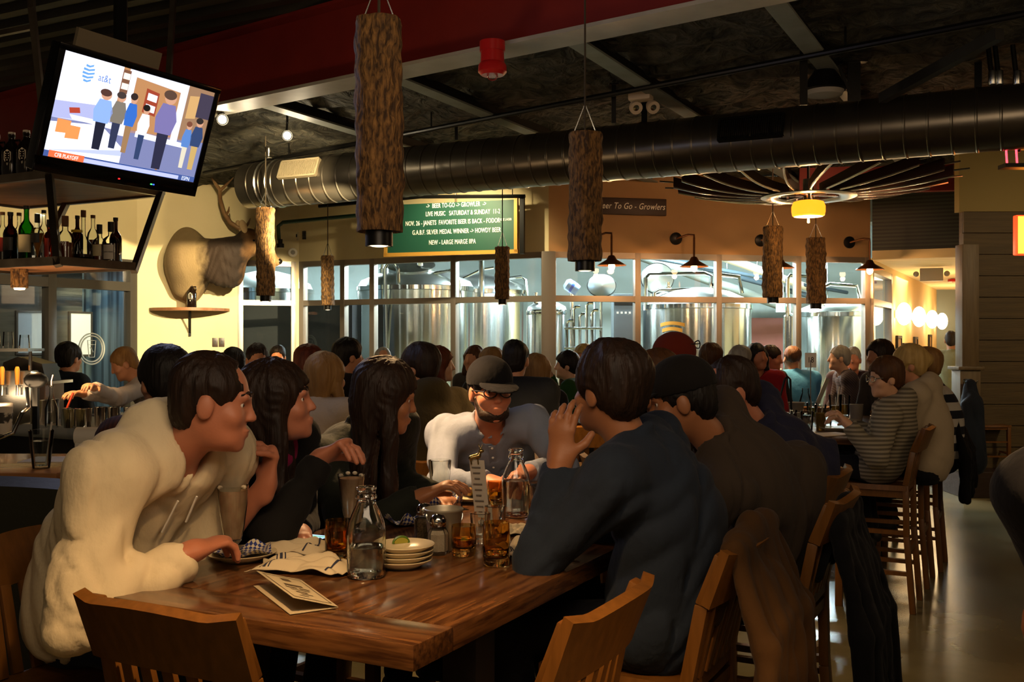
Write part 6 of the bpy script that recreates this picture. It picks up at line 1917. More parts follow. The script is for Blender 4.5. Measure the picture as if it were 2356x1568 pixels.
# bottles
def bglass(n, col, ior=1.4):
    return pane_mat('bottle_' + n, tuple(hexc(col)[:3]), ior)
G_CL = MBOT; G_GR = bglass('green', '#4fae3c'); G_BR = bglass('brown', '#5a3212'); G_OR = bglass('orange', '#e07a30')
L_WH = mat('whiskey', '#5a2508', .1, spec=.6); L_DK = mat('dark_rum', '#2a0f06', .1, spec=.6); L_AM = mat('amber_spirit', '#a5641c', .1, spec=.6); L_GN = mat('green_spirit', '#1f4a1a', .15, spec=.6)
LAB_C = mat('label_cream', '#c9b98e', .6); LAB_W = mat('label_white', '#c7beae', .6); LAB_K = mat('label_black', '#1c1812', .5); LAB_R = mat('label_red', '#9a2a18', .5)
def bottle(lb, loc, h, r, shape, glass, liq, fill, cap, label=None, txt=None, rz=0, group='spirit bottles on the rack', square=None):
    t = thing('spirit_bottle', lb, 'bottle', loc, rz, group)
    sh = {'std': [(0, 0), (.95, 0), (1, .02), (1, .58), (.85, .66), (.38, .76), (.33, .80), (.33, .97), (.38, .972), (.38, 1), (0, 1)],
          'squat': [(0, 0), (.95, 0), (1, .03), (1, .50), (.8, .62), (.35, .70), (.33, .78), (.36, .80), (.36, .82), (0, .82)],
          'round': [(0, 0), (.8, 0), (.95, .06), (1, .2), (.9, .34), (.5, .45), (.25, .52), (.22, .6), (.22, .90), (.27, .92), (0, .92)],
          'sq': [(0, 0), (1, 0), (1, .62), (.7, .70), (.36, .74), (.34, .86), (.38, .87), (0, .87)]}[shape]
    sq = square or 1.0
    n = 8 if shape == 'sq' else 24
    prof = [(a * r, b * h) for a, b in sh]
    MB().lathe(prof, (0, 0, 0), n, squash=sq).build('glass_body', glass, t, 50 if shape != 'sq' else 30)
    lp = [(0, .006)] + [(max(a * r - .003, .001), b * h) for a, b in sh[1:] if .01 < b <= fill] + [(max(np.interp(fill, [b for a, b in sh[1:]], [a for a, b in sh[1:]]) * r - .003, .001), fill * h), (0, fill * h)]
    MB().lathe(lp, (0, 0, 0), n, squash=sq).build('spirit', liq, t, 50)
    ct = sh[-1][1] * h
    rc = sh[-2][0] * r
    MB().lathe([(0, 0), (rc * 1.05, 0), (rc * 1.05, h * (1.0 - sh[-1][1]) + .018), (0, h * (1 - sh[-1][1]) + .02)], (0, 0, ct - .004), 16).build('stopper', cap, t, 50)
    if label:
        z0, z1, m, span = label
        b = MB(); b.sheet(lambda u, v: ((r + .0012) * math.sin((u - .5) * span), -(r * sq + .0012) * math.cos((u - .5) * span), h * (z0 + (z1 - z0) * v)), 12, 1)
        lo = b.build('label', m, t, 60)
        if txt:
            lettering(txt[0], txt[1], rot_basis(Vector((1, 0, 0)), UZ, Vector((0, -1, 0))), (0, -(r * sq + .003), h * (z0 + z1) / 2), txt[2], lo, 'lettering', .8, .0004)
    return t
def on_lo(u, v):  # u along the front edge to the left, v towards the back
    return NB + Lb * u + Rk * v + Vector((0, 0, .032))
ST_B = M_BLACK; ST_W = mat('cork_brown', '#6a4424', .6); GOLD = mat('label_gold', '#b48a34', .4, .5)
def at_lo(px, depth):
    """place on the lower shelf seen at column px, depth 0..1 across the shelf"""
    k = (px - 1178) / F
    o = NB + Rk * depth
    s = (k * o.y - o.x) / (Lb.x - k * Lb.y)
    q = o + Lb * s; q.z = NB.z + .032; return q
def at_ri(px, v):
    """place on the lower shelf near its right edge: v metres inside the edge"""
    k = (px - 1178) / F
    o = NB - AX * v
    s = (k * o.y - o.x) / (Rk.x - k * Rk.y)
    q = o + Rk * s; q.z = NB.z + .032; return q
bottle('clear bottle with an orange-red strip, leftmost on the rack', at_lo(6, .12), .29, .034, 'std', G_CL, L_DK, .3, ST_W, (.2, .5, LAB_R, 1.2))
bottle('dark whiskey bottle with an oval label, second on the rack', at_lo(24, .12), .285, .042, 'std', G_BR, L_DK, .55, ST_B, (.22, .5, LAB_K, 1.6))
bottle('white-labelled bottle beside the green one on the rack', at_lo(44, .35), .30, .036, 'std', G_CL, L_AM, .45, ST_W, (.1, .55, LAB_W, 2.4))
bottle('green glass whisky bottle with a big cream label on the rack', at_lo(61, .12), .315, .045, 'std', G_GR, L_GN, .5, ST_B, (.14, .48, LAB_C, 2.0))
bottle('square bottle with a slanted black label on the rack', at_lo(86, .12), .26, .040, 'sq', G_CL, L_AM, .6, ST_B, (.38, .6, LAB_K, 1.4))
bottle('tall clear bottle just left of the rack post', at_lo(101, .42), .31, .036, 'std', G_CL, L_AM, .4, ST_B)
bottle('slim bottle with a red strip against the rack post', at_lo(112, .12), .22, .028, 'sq', G_OR, L_WH, .8, ST_B, (.05, .55, LAB_R, .9))
bottle('squat decanter bottle with white figures on it, right of the rack post', at_ri(150, .10), .245, .052, 'squat', G_CL, L_WH, .40, ST_W, (.30, .42, L_WH, 1.6), ('1792', .036, M_LET))
bottle('dark bottle with a yellow neck band behind the still-shaped decanter', at_ri(178, .20), .27, .034, 'std', G_BR, L_DK, .5, ST_B, (.66, .72, mat('yellow_band', '#d8b41c', .5), 3.0))
bottle('still-shaped decanter with a long neck on the rack', at_ri(192, .08), .29, .054, 'round', G_CL, L_DK, .12, ST_W)
bottle('tall bottle with a brown neck behind the still-shaped decanter', at_ri(214, .20), .285, .036, 'std', G_CL, L_WH, .5, ST_W)
bottle('bottle with a round cream label on the rack', at_ri(229, .12), .22, .045, 'squat', G_CL, L_WH, .5, ST_B, (.16, .48, LAB_C, 1.2))
bottle('tall brown-necked bottle at the right end of the rack', at_ri(266, .22), .29, .038, 'std', G_BR, L_WH, .6, ST_B)
bottle('flask bottle with an arched pale label, right end of the rack', at_ri(256, .05), .235, .054, 'squat', G_CL, L_DK, .48, ST_B, (.06, .44, LAB_W, 1.2), ('ELIJAH CRAIG', .013, M_BLACK))
# growlers on the upper shelf
M_GROW = mat('growler_brown', '#140b06', .12, spec=.7)
def growler(lb, loc, group, h=.27):
    t = thing('growler', lb, 'bottle', loc, 0, group)
    MB().lathe([(0, 0), (.056, 0), (.06, .01), (.06, h * .58), (.045, h * .72), (.02, h * .84), (.019, h * .94), (.022, h * .95), (.022, h), (0, h)], n=26).build('growler_body', M_GROW, t, 50)
    MB().lathe([(0, 0), (.021, 0), (.021, .022), (0, .024)], (0, 0, h - .008), 14).build('cap', mat('growler_cap', '#b7b0a4', .4), t)
    MB().tube([(.018, 0, h * .86), (.05, 0, h * .87), (.056, 0, h * .78), (.046, 0, h * .68)], .007, 8).build('ring_handle', M_GROW, t)
    b = MB(); r = .0606
    sh = [(-.5, .56), (0, .62), (.5, .56), (.5, .38), (0, .24), (-.5, .38)]
    b.add([(r * math.sin(x * .75), -r * math.cos(x * .75), h * z) for x, z in sh] , [[0, 1, 4, 5], [1, 2, 3, 4]])
    e = b.build('shield_emblem', mat('growler_print', '#b9b2a2', .5), t, 60)
    b = MB(); r = .0611
    sh = [(-.36, .53), (0, .575), (.36, .53), (.36, .40), (0, .29), (-.36, .40)]
    b.add([(r * math.sin(x * .75), -r * math.cos(x * .75), h * z) for x, z in sh], [[0, 1, 4, 5], [1, 2, 3, 4]]).build('emblem_field', M_GROW, e, 60)
    b = MB(); r = .0615
    for (zz, hw) in ((.51, .24), (.46, .28), (.41, .24), (.36, .12)):
        b.add([(r * math.sin(x * .75), -r * math.cos(x * .75), h * z) for x, z in ((-hw, zz), (hw, zz), (hw, zz + .022), (-hw, zz + .022))], [[0, 1, 2, 3]])
    b.build('emblem_lines', mat('growler_print', '#b9b2a2', .5), e, 60)
    return t
for i, (px, nm) in enumerate(((-8, 'partly cut by the left edge'), (27, 'second on the top of the rack'), (61, 'nearest the television on top of the rack'))):
    k = (px - 1178) / F; o = NT + Tk * .08
    s = (k * o.y - o.x) / (Lt.x - k * Lt.y)
    q = o + Lt * s; q.z = NT.z + .032
    growler('dark growler with a pale shield emblem, ' + nm, q, 'growlers on the rack')
k = (82 - 1178) / F; o = NT + Tk * .3; s = (k * o.y - o.x) / (Lt.x - k * Lt.y); q = o + Lt * s; q.z = NT.z + .032
growler('dark growler half hidden behind the television edge', q, 'growlers on the rack')
# window beer glass decal on the storefront
tt = tpx(LW0, YW0, 207); q = Vector((*along(LW0, YW0, tt), 0)); dl = Vector((YW0[0] - LW0[0], YW0[1] - LW0[1], 0)).normalized(); nl = Vector((dl.y, -dl.x, 0))
q = q + nl * .03; q.z = CZ + (HZ - 802) / F * q.y
Rl = rot_basis(dl, UZ, nl)
t = thing('round_decal', 'round white window decal with a beer glass drawing', 'decal', q)
M_DEC = mat('decal_white', '#b9c0be', .6)
for rr in (.185, .155):
    MB().tube([Rl @ Vector((rr * math.cos(2 * PI * k / 40), rr * math.sin(2 * PI * k / 40), 0)) for k in range(41)], .009, 5).build('ring', M_DEC, t)
g = MB()
for a, b in (((-.06, .1), (-.04, -.1)), ((.06, .1), (.04, -.1)), ((-.04, -.1), (.04, -.1)), ((-.06, .1), (.06, .1)), ((-.055, .05), (.055, .05)), ((-.02, .02), (.02, -.04))):
    g.bar(Rl @ Vector((*a, 0)), Rl @ Vector((*b, 0)), .012, .006)
g.build('glass_drawing', M_DEC, t)
# ---------------------------------------------------------------- elk head on the yellow wall
Y0 = Vector((*along(YW0, C0, tpx(YW0, C0, 440)), 0)); Y0.z = CZ + (HZ - 610) / F * Y0.y
def elk_mat():
    m = mat('elk_hide', '#7a6247', .85, bump=(70, .5, (1, 1, .35), .012))
    nt = m.node_tree; b = nt.nodes['Principled BSDF']
    tc = nt.nodes.new('ShaderNodeTexCoord'); sp = nt.nodes.new('ShaderNodeSeparateXYZ'); n = nt.nodes.new('ShaderNodeTexNoise'); n.inputs['Scale'].default_value = 7; n.inputs['Detail'].default_value = 6
    nt.links.new(tc.outputs['Object'], sp.inputs[0]); nt.links.new(tc.outputs['Object'], n.inputs['Vector'])
    ma = nt.nodes.new('ShaderNodeMath'); ma.operation = 'MULTIPLY_ADD'; ma.inputs[1].default_value = .22
    nt.links.new(n.outputs['Fac'], ma.inputs[0]); nt.links.new(sp.outputs['X'], ma.inputs[2])
    r = nt.nodes.new('ShaderNodeValToRGB'); cr = r.color_ramp
    mr = nt.nodes.new('ShaderNodeMapRange'); mr.inputs[1].default_value = -.3; mr.inputs[2].default_value = 1.1
    nt.links.new(ma.outputs[0], mr.inputs[0]); nt.links.new(mr.outputs[0], r.inputs[0])
    cr.elements[0].position = 0; cr.elements[0].color = hexc('#6a563c'); cr.elements[1].position = .34; cr.elements[1].color = hexc('#8a744f')
    for p_, c_ in ((.44, '#2a1b0d'), (.70, '#1e1208'), (.80, '#6a4a28'), (.9, '#a07c50')):
        e = cr.elements.new(p_); e.color = hexc(c_)
    nt.links.new(r.outputs[0], b.inputs['Base Color'])
    return m
M_ELK = elk_mat()
S = Sculpt()
def EK(x, z, n): return np.array([x, -n, z])          # local: x along the wall, -y out of the wall, z up
S.ell(EK(-.05, .10, .06), (.24, .20, .38), k=.1).ell(EK(-.03, -.05, .08), (.26, .28, .40), k=.12).cap(EK(-.05, -.30, .10), EK(.0, -.38, .08), .15, .09, k=.1)
S.cap(EK(.02, .04, .22), EK(.42, .10, .46), .30, .20, k=.14).cap(EK(.42, .10, .46), EK(.66, .22, .54), .20, .155, k=.10)
S.ell(EK(.40, -.10, .42), (.24, .18, .20), k=.1).ell(EK(.48, -.08, .44), (.14, .14, .2), k=.08)
S.ell(EK(.68, .29, .58), (.145, .13, .145), k=.06).cap(EK(.72, .26, .60), EK(.94, .08, .68), .115, .075, k=.06).ell(EK(1.0, .03, .67), (.07, .07, .06), k=.04)
S.ell(EK(.70, .36, .66), (.05, .03, .03), k=.03).cap(EK(.72, .28, .735), EK(.75, .26, .735), .02, k=.02, op='s')
S.half(np.array([0, .0, 0]), np.array([0, 1.0, 0]))
v, qd = S.mesh(.014, lambda x, y, z: .010 * np.sin(z * 30 + 6 * np.sin(x * 14)) * np.sin(x * 41 + y * 22) * (x > .1) * (z < .2))
elk = link_mesh('elk_head', v, qd, M_ELK, None, 180)
elk.location = Y0 + nY * .02; elk.rotation_euler = (0, 0, math.atan2(dY.y, dY.x))
tag(elk, 'mounted elk shoulder and head with antlers on the pale yellow wall', 'animal')
M_ANT = mat('antler', '#5a3c20', .5, var=('#8a6a44', 6))
def antler(mir):
    b0 = EK(.68, .36, .50 + (.10 if mir else 0)); sx = 1 if not mir else -1
    def a(px, py, n): return EK((px - 440) * .0056, (610 - py) * .0048, n)
    if not mir:
        beams = [([a(558, 522, .52), a(540, 518, .52), a(522, 505, .54), a(508, 480, .60), a(500, 450, .68), a(499, 428, .76), a(488, 412, .82), a(481, 402, .86)], [.03, .032, .03, .028, .026, .024, .018, .008]),
                 ([a(499, 430, .76), a(505, 424, .80), a(516, 412, .84), a(527, 399, .88)], [.022, .02, .015, .006]), ([a(512, 488, .58), a(518, 478, .64), a(519, 468, .68)], [.02, .014, .005]), ([a(552, 520, .54), a(560, 508, .62), a(564, 496, .68)], [.024, .016, .006])]
    else:
        beams = [([a(578, 522, .62), a(590, 514, .74), a(604, 500, .88), a(616, 478, .98), a(622, 450, 1.04), a(624, 428, 1.06), a(632, 410, 1.08)], [.03, .032, .03, .028, .025, .02, .008]),
                 ([a(624, 430, 1.06), a(614, 418, 1.02), a(606, 404, 1.0)], [.02, .014, .006]), ([a(600, 504, .84), a(606, 492, .80)], [.02, .006]), ([a(584, 520, .66), a(598, 512, .66), a(602, 500, .70)], [.024, .016, .006])]
    mb = MB()
    for pts, rr in beams: mb.tube([Vector(p) for p in pts], rr, 10)
    return mb.build('antler', M_ANT, elk, 70)
antler(False); antler(True)
for (x, z, n, rx) in ((.60, .42, .48, -.5), (.63, .40, .68, -.3)):
    S = Sculpt(); R = np.array(Matrix.Rotation(rx, 3, 'Y'))
    S.ell(EK(x - .02, z + .04, n + .04), (.045, .035, .085), R, .01).ell(EK(x - .01, z + .04, n + .075), (.025, .03, .06), R, .01, 's')
    v, qd = S.mesh(.008); link_mesh('ear', v, qd, mat('elk_ear', '#a58a64', .85), elk, 180)
MB().ball(Vector(EK(.735, .272, .70)), (.024, .02, .024), 12).build('eye', mat('elk_eye', '#0c0806', .08), elk, 180)
MB().ball(Vector(EK(1.04, .02, .69)), (.045, .04, .04), 12).build('nose', mat('elk_nose', '#14100c', .3), elk, 180)
# shelf below the elk and its growler
q0, Rs_ = on_wall(YW0, C0, 437, 712, 0)
t = thing('wall_shelf', 'half-round wooden shelf under the elk with a thin black bracket', 'shelf', q0)
pl = [(-.49, 0)] + [(-.49 + .98 * k / 20, .02 + .40 * math.sin(PI * (k / 20)) ** .7) for k in range(21)] + [(.49, 0)]
Rsh = rot_basis(dY, nY, Vector((0, 0, 1)))
MB().prism(pl, -.018, .018, Rsh).build('shelf_board', mat('shelf_plywood', '#9a6a44', .5), t)
MB().bar(nY * .02 + Vector((0, 0, -.02)), nY * .02 + Vector((0, 0, -.34)), .03, .012, tuple(nY)).bar(nY * .02 + Vector((0, 0, -.30)), nY * .30 + Vector((0, 0, -.03)), .02, .012).build('bracket', M_BLK2, t)
growler('brown growler with a pale shield standing on the shelf under the elk', q0 + nY * .34 + dY * .02 + Vector((0, 0, .018)), 'growlers on the rack', .30)
# coat on the pillar hook, chair on the platform is above
def drape(name, label, m, base, prims, h=.012, fold=.012, seed=1, cat='coat'):
    S = Sculpt()
    for p_ in prims: S.cap(*p_[:4], k=p_[4] if len(p_) > 4 else .04, sq=p_[5] if len(p_) > 5 else None)
    v, qd = S.mesh(h, folds(fold, seed))
    o = link_mesh(name, v - np.array(base), qd, m, None, 180); o.location = base
    return tag(o, label, cat)
def V3(px, py, D): return np.array(P(px, py, D))
yv = np.array([0, 1.0, 0])
drape('hung_coat', 'dark navy coat hanging from a hook on the lower pillar post', cloth('navy_coat', '#12161f', '#1c2430'), P(2232, 985, 10.35),
      [(V3(2232, 885, 10.38), V3(2236, 940, 10.35), .06, .11, .05), (V3(2236, 930, 10.35), V3(2235, 1060, 10.33), .11, .15, .05), (V3(2222, 930, 10.3), V3(2212, 1030, 10.25), .05, .06), (V3(2248, 930, 10.3), V3(2254, 1055, 10.27), .05, .05)], .014, .016, 3)
t = thing('coat_hook', 'small steel double hook on the lower pillar post', 'hook', P(2229, 880, 10.42))
MB().tube([(0, .03, 0), (-.06, -.04, .0), (-.07, -.05, .03)], .008, 6).tube([(0, .03, 0), (.06, -.04, .0), (.07, -.05, .03)], .008, 6).build('prongs', M_CHROME, t)
MB().box((0, .04, 0), (.05, .02, .08)).build('hook_plate', M_BRUSH, t)
nA = np.array([AX.x, AX.y, 0]); nB = np.array([BX.x, BX.y, 0])
def chair_coat(back, zt, wid, drop, out, m, name, label, seed, peak=.1, h=.011):
    """garment hung over a chair back: gathered along the crest, falling in folds"""
    c = np.array([back[0], back[1], zt]); rng = np.random.default_rng(seed)
    pr = []; n = 9
    ridge = lambda t: c + nB * (t * wid * .50 + peak * .2) - UP * (.04 * abs(t - peak * 2))
    for i in range(n):
        t = -1 + 2 * i / (n - 1)
        a = ridge(t * .85); b = c + nB * t * wid * .68 + nA * (out + rng.uniform(-.02, .03)) - UP * (drop * rng.uniform(.88, 1.0))
        mid = (a + b) / 2 + nA * .035 + nB * rng.uniform(-.02, .02)
        pr.append((a, mid, .026, .034, .022)); pr.append((mid, b, .034, .030, .022))
    pr.append((ridge(-.85), ridge(.85), .034, .034, .03))
    for t in (-.6, .1, .7):
        a = ridge(t); pr.append((a, a - nA * .07 - UP * .20, .03, .028, .03))
    return drape(name, label, m, (back[0], back[1], zt - drop * .5), pr, h, .008, seed, 'jacket')
M_BRJ = cloth('brown_corduroy', '#36230e', '#452d13')
jk = chair_coat((.615, 2.66), 1.125, .40, .50, .10, M_BRJ, 'brown_jacket', 'brown jacket draped over a chair back at the right of the front table', 21)
from mathutils.bvhtree import BVHTree
bt = BVHTree.FromPolygons([v.co + jk.location for v in jk.data.vertices], [tuple(p.vertices) for p in jk.data.polygons])
def on_jacket(px, py):
    d = (P(px, py, 1.0) - cam.location).normalized()
    h_ = bt.ray_cast(cam.location, d)[0]
    return (h_ - d * .006 if h_ is not None else P(px, py, 2.5)) - jk.location
tg = MB().sheet(lambda u, v: tuple(on_jacket(1664 + 18 * u - 6 * v, 1338 + 42 * v)), 2, 3).build('care_label', mat('tag_cream', '#a59c80', .6), jk, None, thick=.002)
chair_coat((1.11, 3.43), 1.06, .40, .80, .12, cloth('black_wool', '#09090b', '#0d0d10'), 'black_coat', 'black coat draped over the chair behind the brown jacket', 22)
chair_coat((3.12, 7.21), 1.11, .36, .62, .08, cloth('black_wool', '#0f0f12'), 'black_coat', 'black coat hanging on the third chair of the right row', 23)
# ================================================================ things on the front table
ZT_ = 1.0205
def T(px, py):
    p = PZ(px, py, 1.02); p.z = ZT_; return p
RG = mat('clear_vessel', '#f4f6f2', .02, trans=1.0, ior=1.46)
RA = mat('amber_vessel', '#eec878', .03, trans=1.0, ior=1.46)
RAD = mat('amber_vessel_dark', '#8a4a10', .03, trans=1.0, ior=1.46)
RW = mat('clear_water', '#eef2ee', .01, trans=1.0, ior=1.33)
RAM = mat('amber_beer', '#d69c46', .02, trans=1.0, ior=1.34)
M_PLATE = mat('cream_china', '#cdbd98', .22, spec=.6)
def carafe(lb, loc, level, liquid, R=1.0):
    t = thing('milk_bottle', lb, 'bottle', loc, 0, 'milk bottle carafes')
    H = .222
    def sq(a, z):                                      # rounded square body, round neck
        k = max(0, min(1, (.15 - z) / .05))
        return 1 + k * .10 * (abs(math.cos(a)) ** 6 + abs(math.sin(a)) ** 6 - .9) * -1
    out = [(.0, 0), (.040, 0), (.046, .006), (.0475, .02), (.0475, .115), (.044, .135), (.034, .160), (.025, .178), (.0225, .190), (.0265, .194), (.0265, .199), (.0225, .202), (.0225, .212), (.0255, .215), (.0255, .221), (.0235, H)]
    inn = [(.0195, .221), (.0190, .19), (.022, .176), (.031, .157), (.041, .133), (.0445, .114), (.0445, .02), (.040, .010), (0, .010)]
    MB().lathe(out + inn, (0, 0, 0), 40, jit=sq).build('bottle_glass', RG, t, 60)
    z1 = level
    pr = [(0, .0103), (.0397, .0103), (.0441, .02), (.0441, min(z1, .114))]
    if z1 > .114: pr.append((.0441 - (z1 - .114) * .2, z1))
    pr += [(0, z1)]
    MB().lathe(pr, (0, 0, 0), 40, jit=sq).build('water', liquid, t, 60)
    return t
carafe('nearer milk bottle of water beside the stacked plates', T(843, 1326), .075, RW)
carafe('farther milk bottle in front of the man in the black cap', T(1187, 1186), .118, RW)
def amber(lb, loc, r, h, fill, cat='glass', g=RA, liq=RAM, group='amber glass tumblers'):
    t = thing('amber_tumbler', lb, cat, loc, 0, group)
    MB().lathe([(0, 0), (r * .86, 0), (r * .95, .004), (r * .98, .014), (r * .94, .018), (r * 1.0, .024), (r * 1.02, h * .6), (r * .97, h), (r * .92, h), (r * .95, h * .6), (r * .92, .03), (r * .6, .02), (0, .019)], n=32).build('glass_body', g, t, 60)
    if fill:
        MB().lathe([(0, .0195), (r * .55, .0205), (r * .915, .0305), (r * .945, h * fill), (0, h * fill)], n=28).build('drink', liq, t, 60)
    return t
amber('amber tumbler left of the nearer milk bottle', T(775, 1285), .031, .104, .75)
amber('dark amber tumbler between the salt shaker and the half-full tumbler', T(1067, 1277), .034, .082, .55, liq=RAM)
amber('half-full amber tumbler by the white napkin, nearest the table edge', T(1142, 1300), .035, .112, .25)
amber('amber tumbler of green drink left of the farther milk bottle', T(1139, 1164), .026, .088, .6, liq=mat('green_beer', '#a8a83c', .02, trans=1.0, ior=1.34))
# milkshake glasses
M_SHAKE = mat('milkshake_residue', '#cdae8a', .45, var=('#9a6c48', 26, (1, 1, .5), .18), bump=(40, .2))
def shake(lb, loc, H=.185):
    t = thing('milkshake_glass', lb, 'glass', loc, 0, 'tall milkshake glasses')
    MB().lathe([(0, 0), (.036, 0), (.037, .004), (.026, .012), (.012, .022), (.012, .028), (.022, .04), (.030, .08), (.038, .14), (.040, H - .01), (.041, H), (.039, H), (.036, .14), (.028, .08), (.02, .044), (0, .040)], n=32, jit=lambda a, z: 1 + (.02 * math.cos(10 * a) if z > .03 else 0)).build('glass_body', RG, t, 60)
    MB().lathe([(.0205, .046), (.0275, .08), (.0355, .14), (.0378, H - .014), (.036, H - .012), (.034, .14), (.025, .08), (.01, .06), (0, .058)], n=32).build('shake_residue', M_SHAKE, t, 60)
    MB().lathe([(0, .0415), (.0195, .0445), (.027, .079), (0, .078)], n=24).build('chocolate_syrup', mat('chocolate', '#2e1206', .3, var=('#6a2c0c', 40)), t, 60)
    for k in range(4):
        MB().ball((.037 * math.cos(k * 1.9 + 2), .037 * math.sin(k * 1.9 + 2), H - .002), (.008, .007, .006), 8).build('whipped_cream', mat('cream_foam', '#d8c8a8', .6), t, 60)
    return t
PL1 = T(556, 1287)
s1 = shake('milkshake glass standing on the checkered paper by the white hoodie', PL1 + Vector((-.018, -.018, .014)))
shake('milkshake glass behind the nearer milk bottle', T(808, 1222), .175)
CHK = stripes_mat('blue_white_checker', '#c9bfa6', '#26357a', (.82, .57, 0), 62, rough=.7, axis2=(-.57, .82, 0))
def plate(lb, loc, r, group=None, n=1, name='plate'):
    t = thing(name, lb, 'plate', loc, 0, group)
    MB().lathe([(0, 0), (r * .58, 0), (r * .62, .004), (r * .98, .018), (r, .021), (r * .985, .022), (r * .62, .0085), (0, .007)], n=48).build('dish', M_PLATE, t, 60)
    return t
plate('small cream plate lined with checkered paper under the milkshake', PL1, .092)
def paper(lb, loc, a, b, rz, lift, seed, m=CHK):
    rnd = random.Random(seed); ph = [rnd.uniform(0, 6) for _ in range(4)]
    def fn(u, v):
        x = (u - .5) * a; y = (v - .5) * b
        e = max(abs(2 * u - 1), abs(2 * v - 1))
        z = .004 + lift * (e ** 3) * (.5 + .5 * math.sin(3 * u * PI + ph[0]) * math.cos(2.2 * v * PI + ph[1])) + .003 * math.sin(9 * u + ph[2]) ** 2
        return (x, y, max(z, .002))
    o = MB().sheet(fn, 18, 18).build('checkered_paper', m, None, 60, thick=.0006)
    o.location = loc; o.rotation_euler = (0, 0, rz)
    return tag(o, lb, 'paper', 'blue checkered papers')
paper('checkered paper lining the plate under the milkshake glass', PL1 + Vector((0, 0, .010)), .15, .12, .3, .028, 1)
paper('crumpled checkered paper left of the small metal bucket', T(940, 1208), .14, .13, .6, .05, 2)
paper('crumpled checkered paper behind the small metal bucket', T(1005, 1165), .17, .14, .2, .05, 3)
# stack of small plates with a lime wedge
for i, lb in enumerate(('bottom plate of the small stack beside the milk bottle', 'second plate up in the small stack beside the milk bottle', 'third plate up in the small stack beside the milk bottle', 'top plate of the small stack, holding the lime')):
    plate(lb, T(925, 1303) + Vector((.002 * i, 0, .0125 * i)), .078, 'stacked plates')
lp = T(925, 1303) + Vector((-.008, .05, .0125 * 3 + .012))
t = thing('lime_wedge', 'lime wedge resting on the top stacked plate', 'fruit', lp, .4)
V = []; n = 10
MB().add([(-.022, 0, 0), (.022, 0, 0)] + [(-.022 * math.cos(PI * k / n) * 1.0, -.012, .0) for k in range(0)] + [(.020 * math.cos(PI - PI * k / n), -.010 * math.sin(PI * k / n), .016 * math.sin(PI * k / n)) for k in range(n + 1)] + [(.020 * math.cos(PI - PI * k / n), .010 * math.sin(PI * k / n), .016 * math.sin(PI * k / n)) for k in range(n + 1)],
         [[2 + k for k in range(n + 1)], [2 + n + 1 + k for k in range(n + 1)][::-1]] + [[2 + k, 3 + k, 4 + n + k, 3 + n + k] for k in range(n)]).build('flesh', mat('lime_flesh', '#a9a63a', .4), t, 40)
MB().tube([(.021 * math.cos(PI - PI * k / n), 0, .017 * math.sin(PI * k / n) + .001) for k in range(n + 1)], .0035, 6).build('rind', mat('lime_rind', '#4a6a1c', .4), t, 40)
# salt and pepper
def shaker(lb, loc, fillm, h=.082):
    t = thing('shaker', lb, 'shaker', loc, 0, 'salt and pepper shakers')
    t.scale = (1.3, 1.3, 1.3)
    MB().lathe([(0, 0), (.0205, 0), (.022, .004), (.022, .044), (.0165, .055), (.0155, .060), (.0145, .060), (.0155, .054), (.0205, .043), (.0205, .008), (0, .008)], n=8).build('glass_body', RG, t, 20)
    MB().lathe([(0, .0082), (.020, .0082), (.020, .043), (.0165, .050), (0, .049)], n=8).build('seasoning', fillm, t, 20)
    MB().lathe([(.0165, .058), (.018, .060), (.0175, .074), (.012, .082), (0, .084)], n=20).build('cap', M_CHROME, t, 50)
shaker('salt shaker in front of the small metal bucket', T(1008, 1274), mat('salt', '#cbb9a0', .8, bump=(300, .4)))
shaker('pepper shaker left of the salt shaker', T(976, 1243), mat('pepper', '#3a2a1c', .8, bump=(300, .4), var=('#7a6648', 300)))
# small galvanised bucket
def bucket(lb, loc, r, h):
    t = thing('metal_bucket', lb, 'bucket', loc, .5, 'small metal buckets')
    MB().lathe([(0, 0), (r * .72, 0), (r * .74, .003), (r * .98, h - .006), (r * 1.03, h - .004), (r * 1.04, h), (r * 1.0, h + .002), (r * .96, h - .004), (r * .71, .006), (0, .006)], n=40).build('pail', mat('galvanised', '#b8b09c', .48, .75), t, 50)
    for s in (-1, 1):
        MB().ball((s * r, 0, h * .86), (.005, .008, .008), 8).build('handle_ear', M_BRUSH, t)
    MB().tube([(r * 1.03 * math.cos(a), -.25 * r * math.sin(a) - .006, h * .86 - r * .75 * math.sin(a)) for a in [PI * k / 16 for k in range(17)]], .0016, 6).build('wire_handle', M_BRUSH, t)
    return t
bucket('small metal bucket behind the salt shaker on the front table', T(1021, 1262), .0535, .112)
bucket('metal bucket on the back table behind the man in the black cap', Vector((-.62, 9.0, ZT_)), .075, .17)
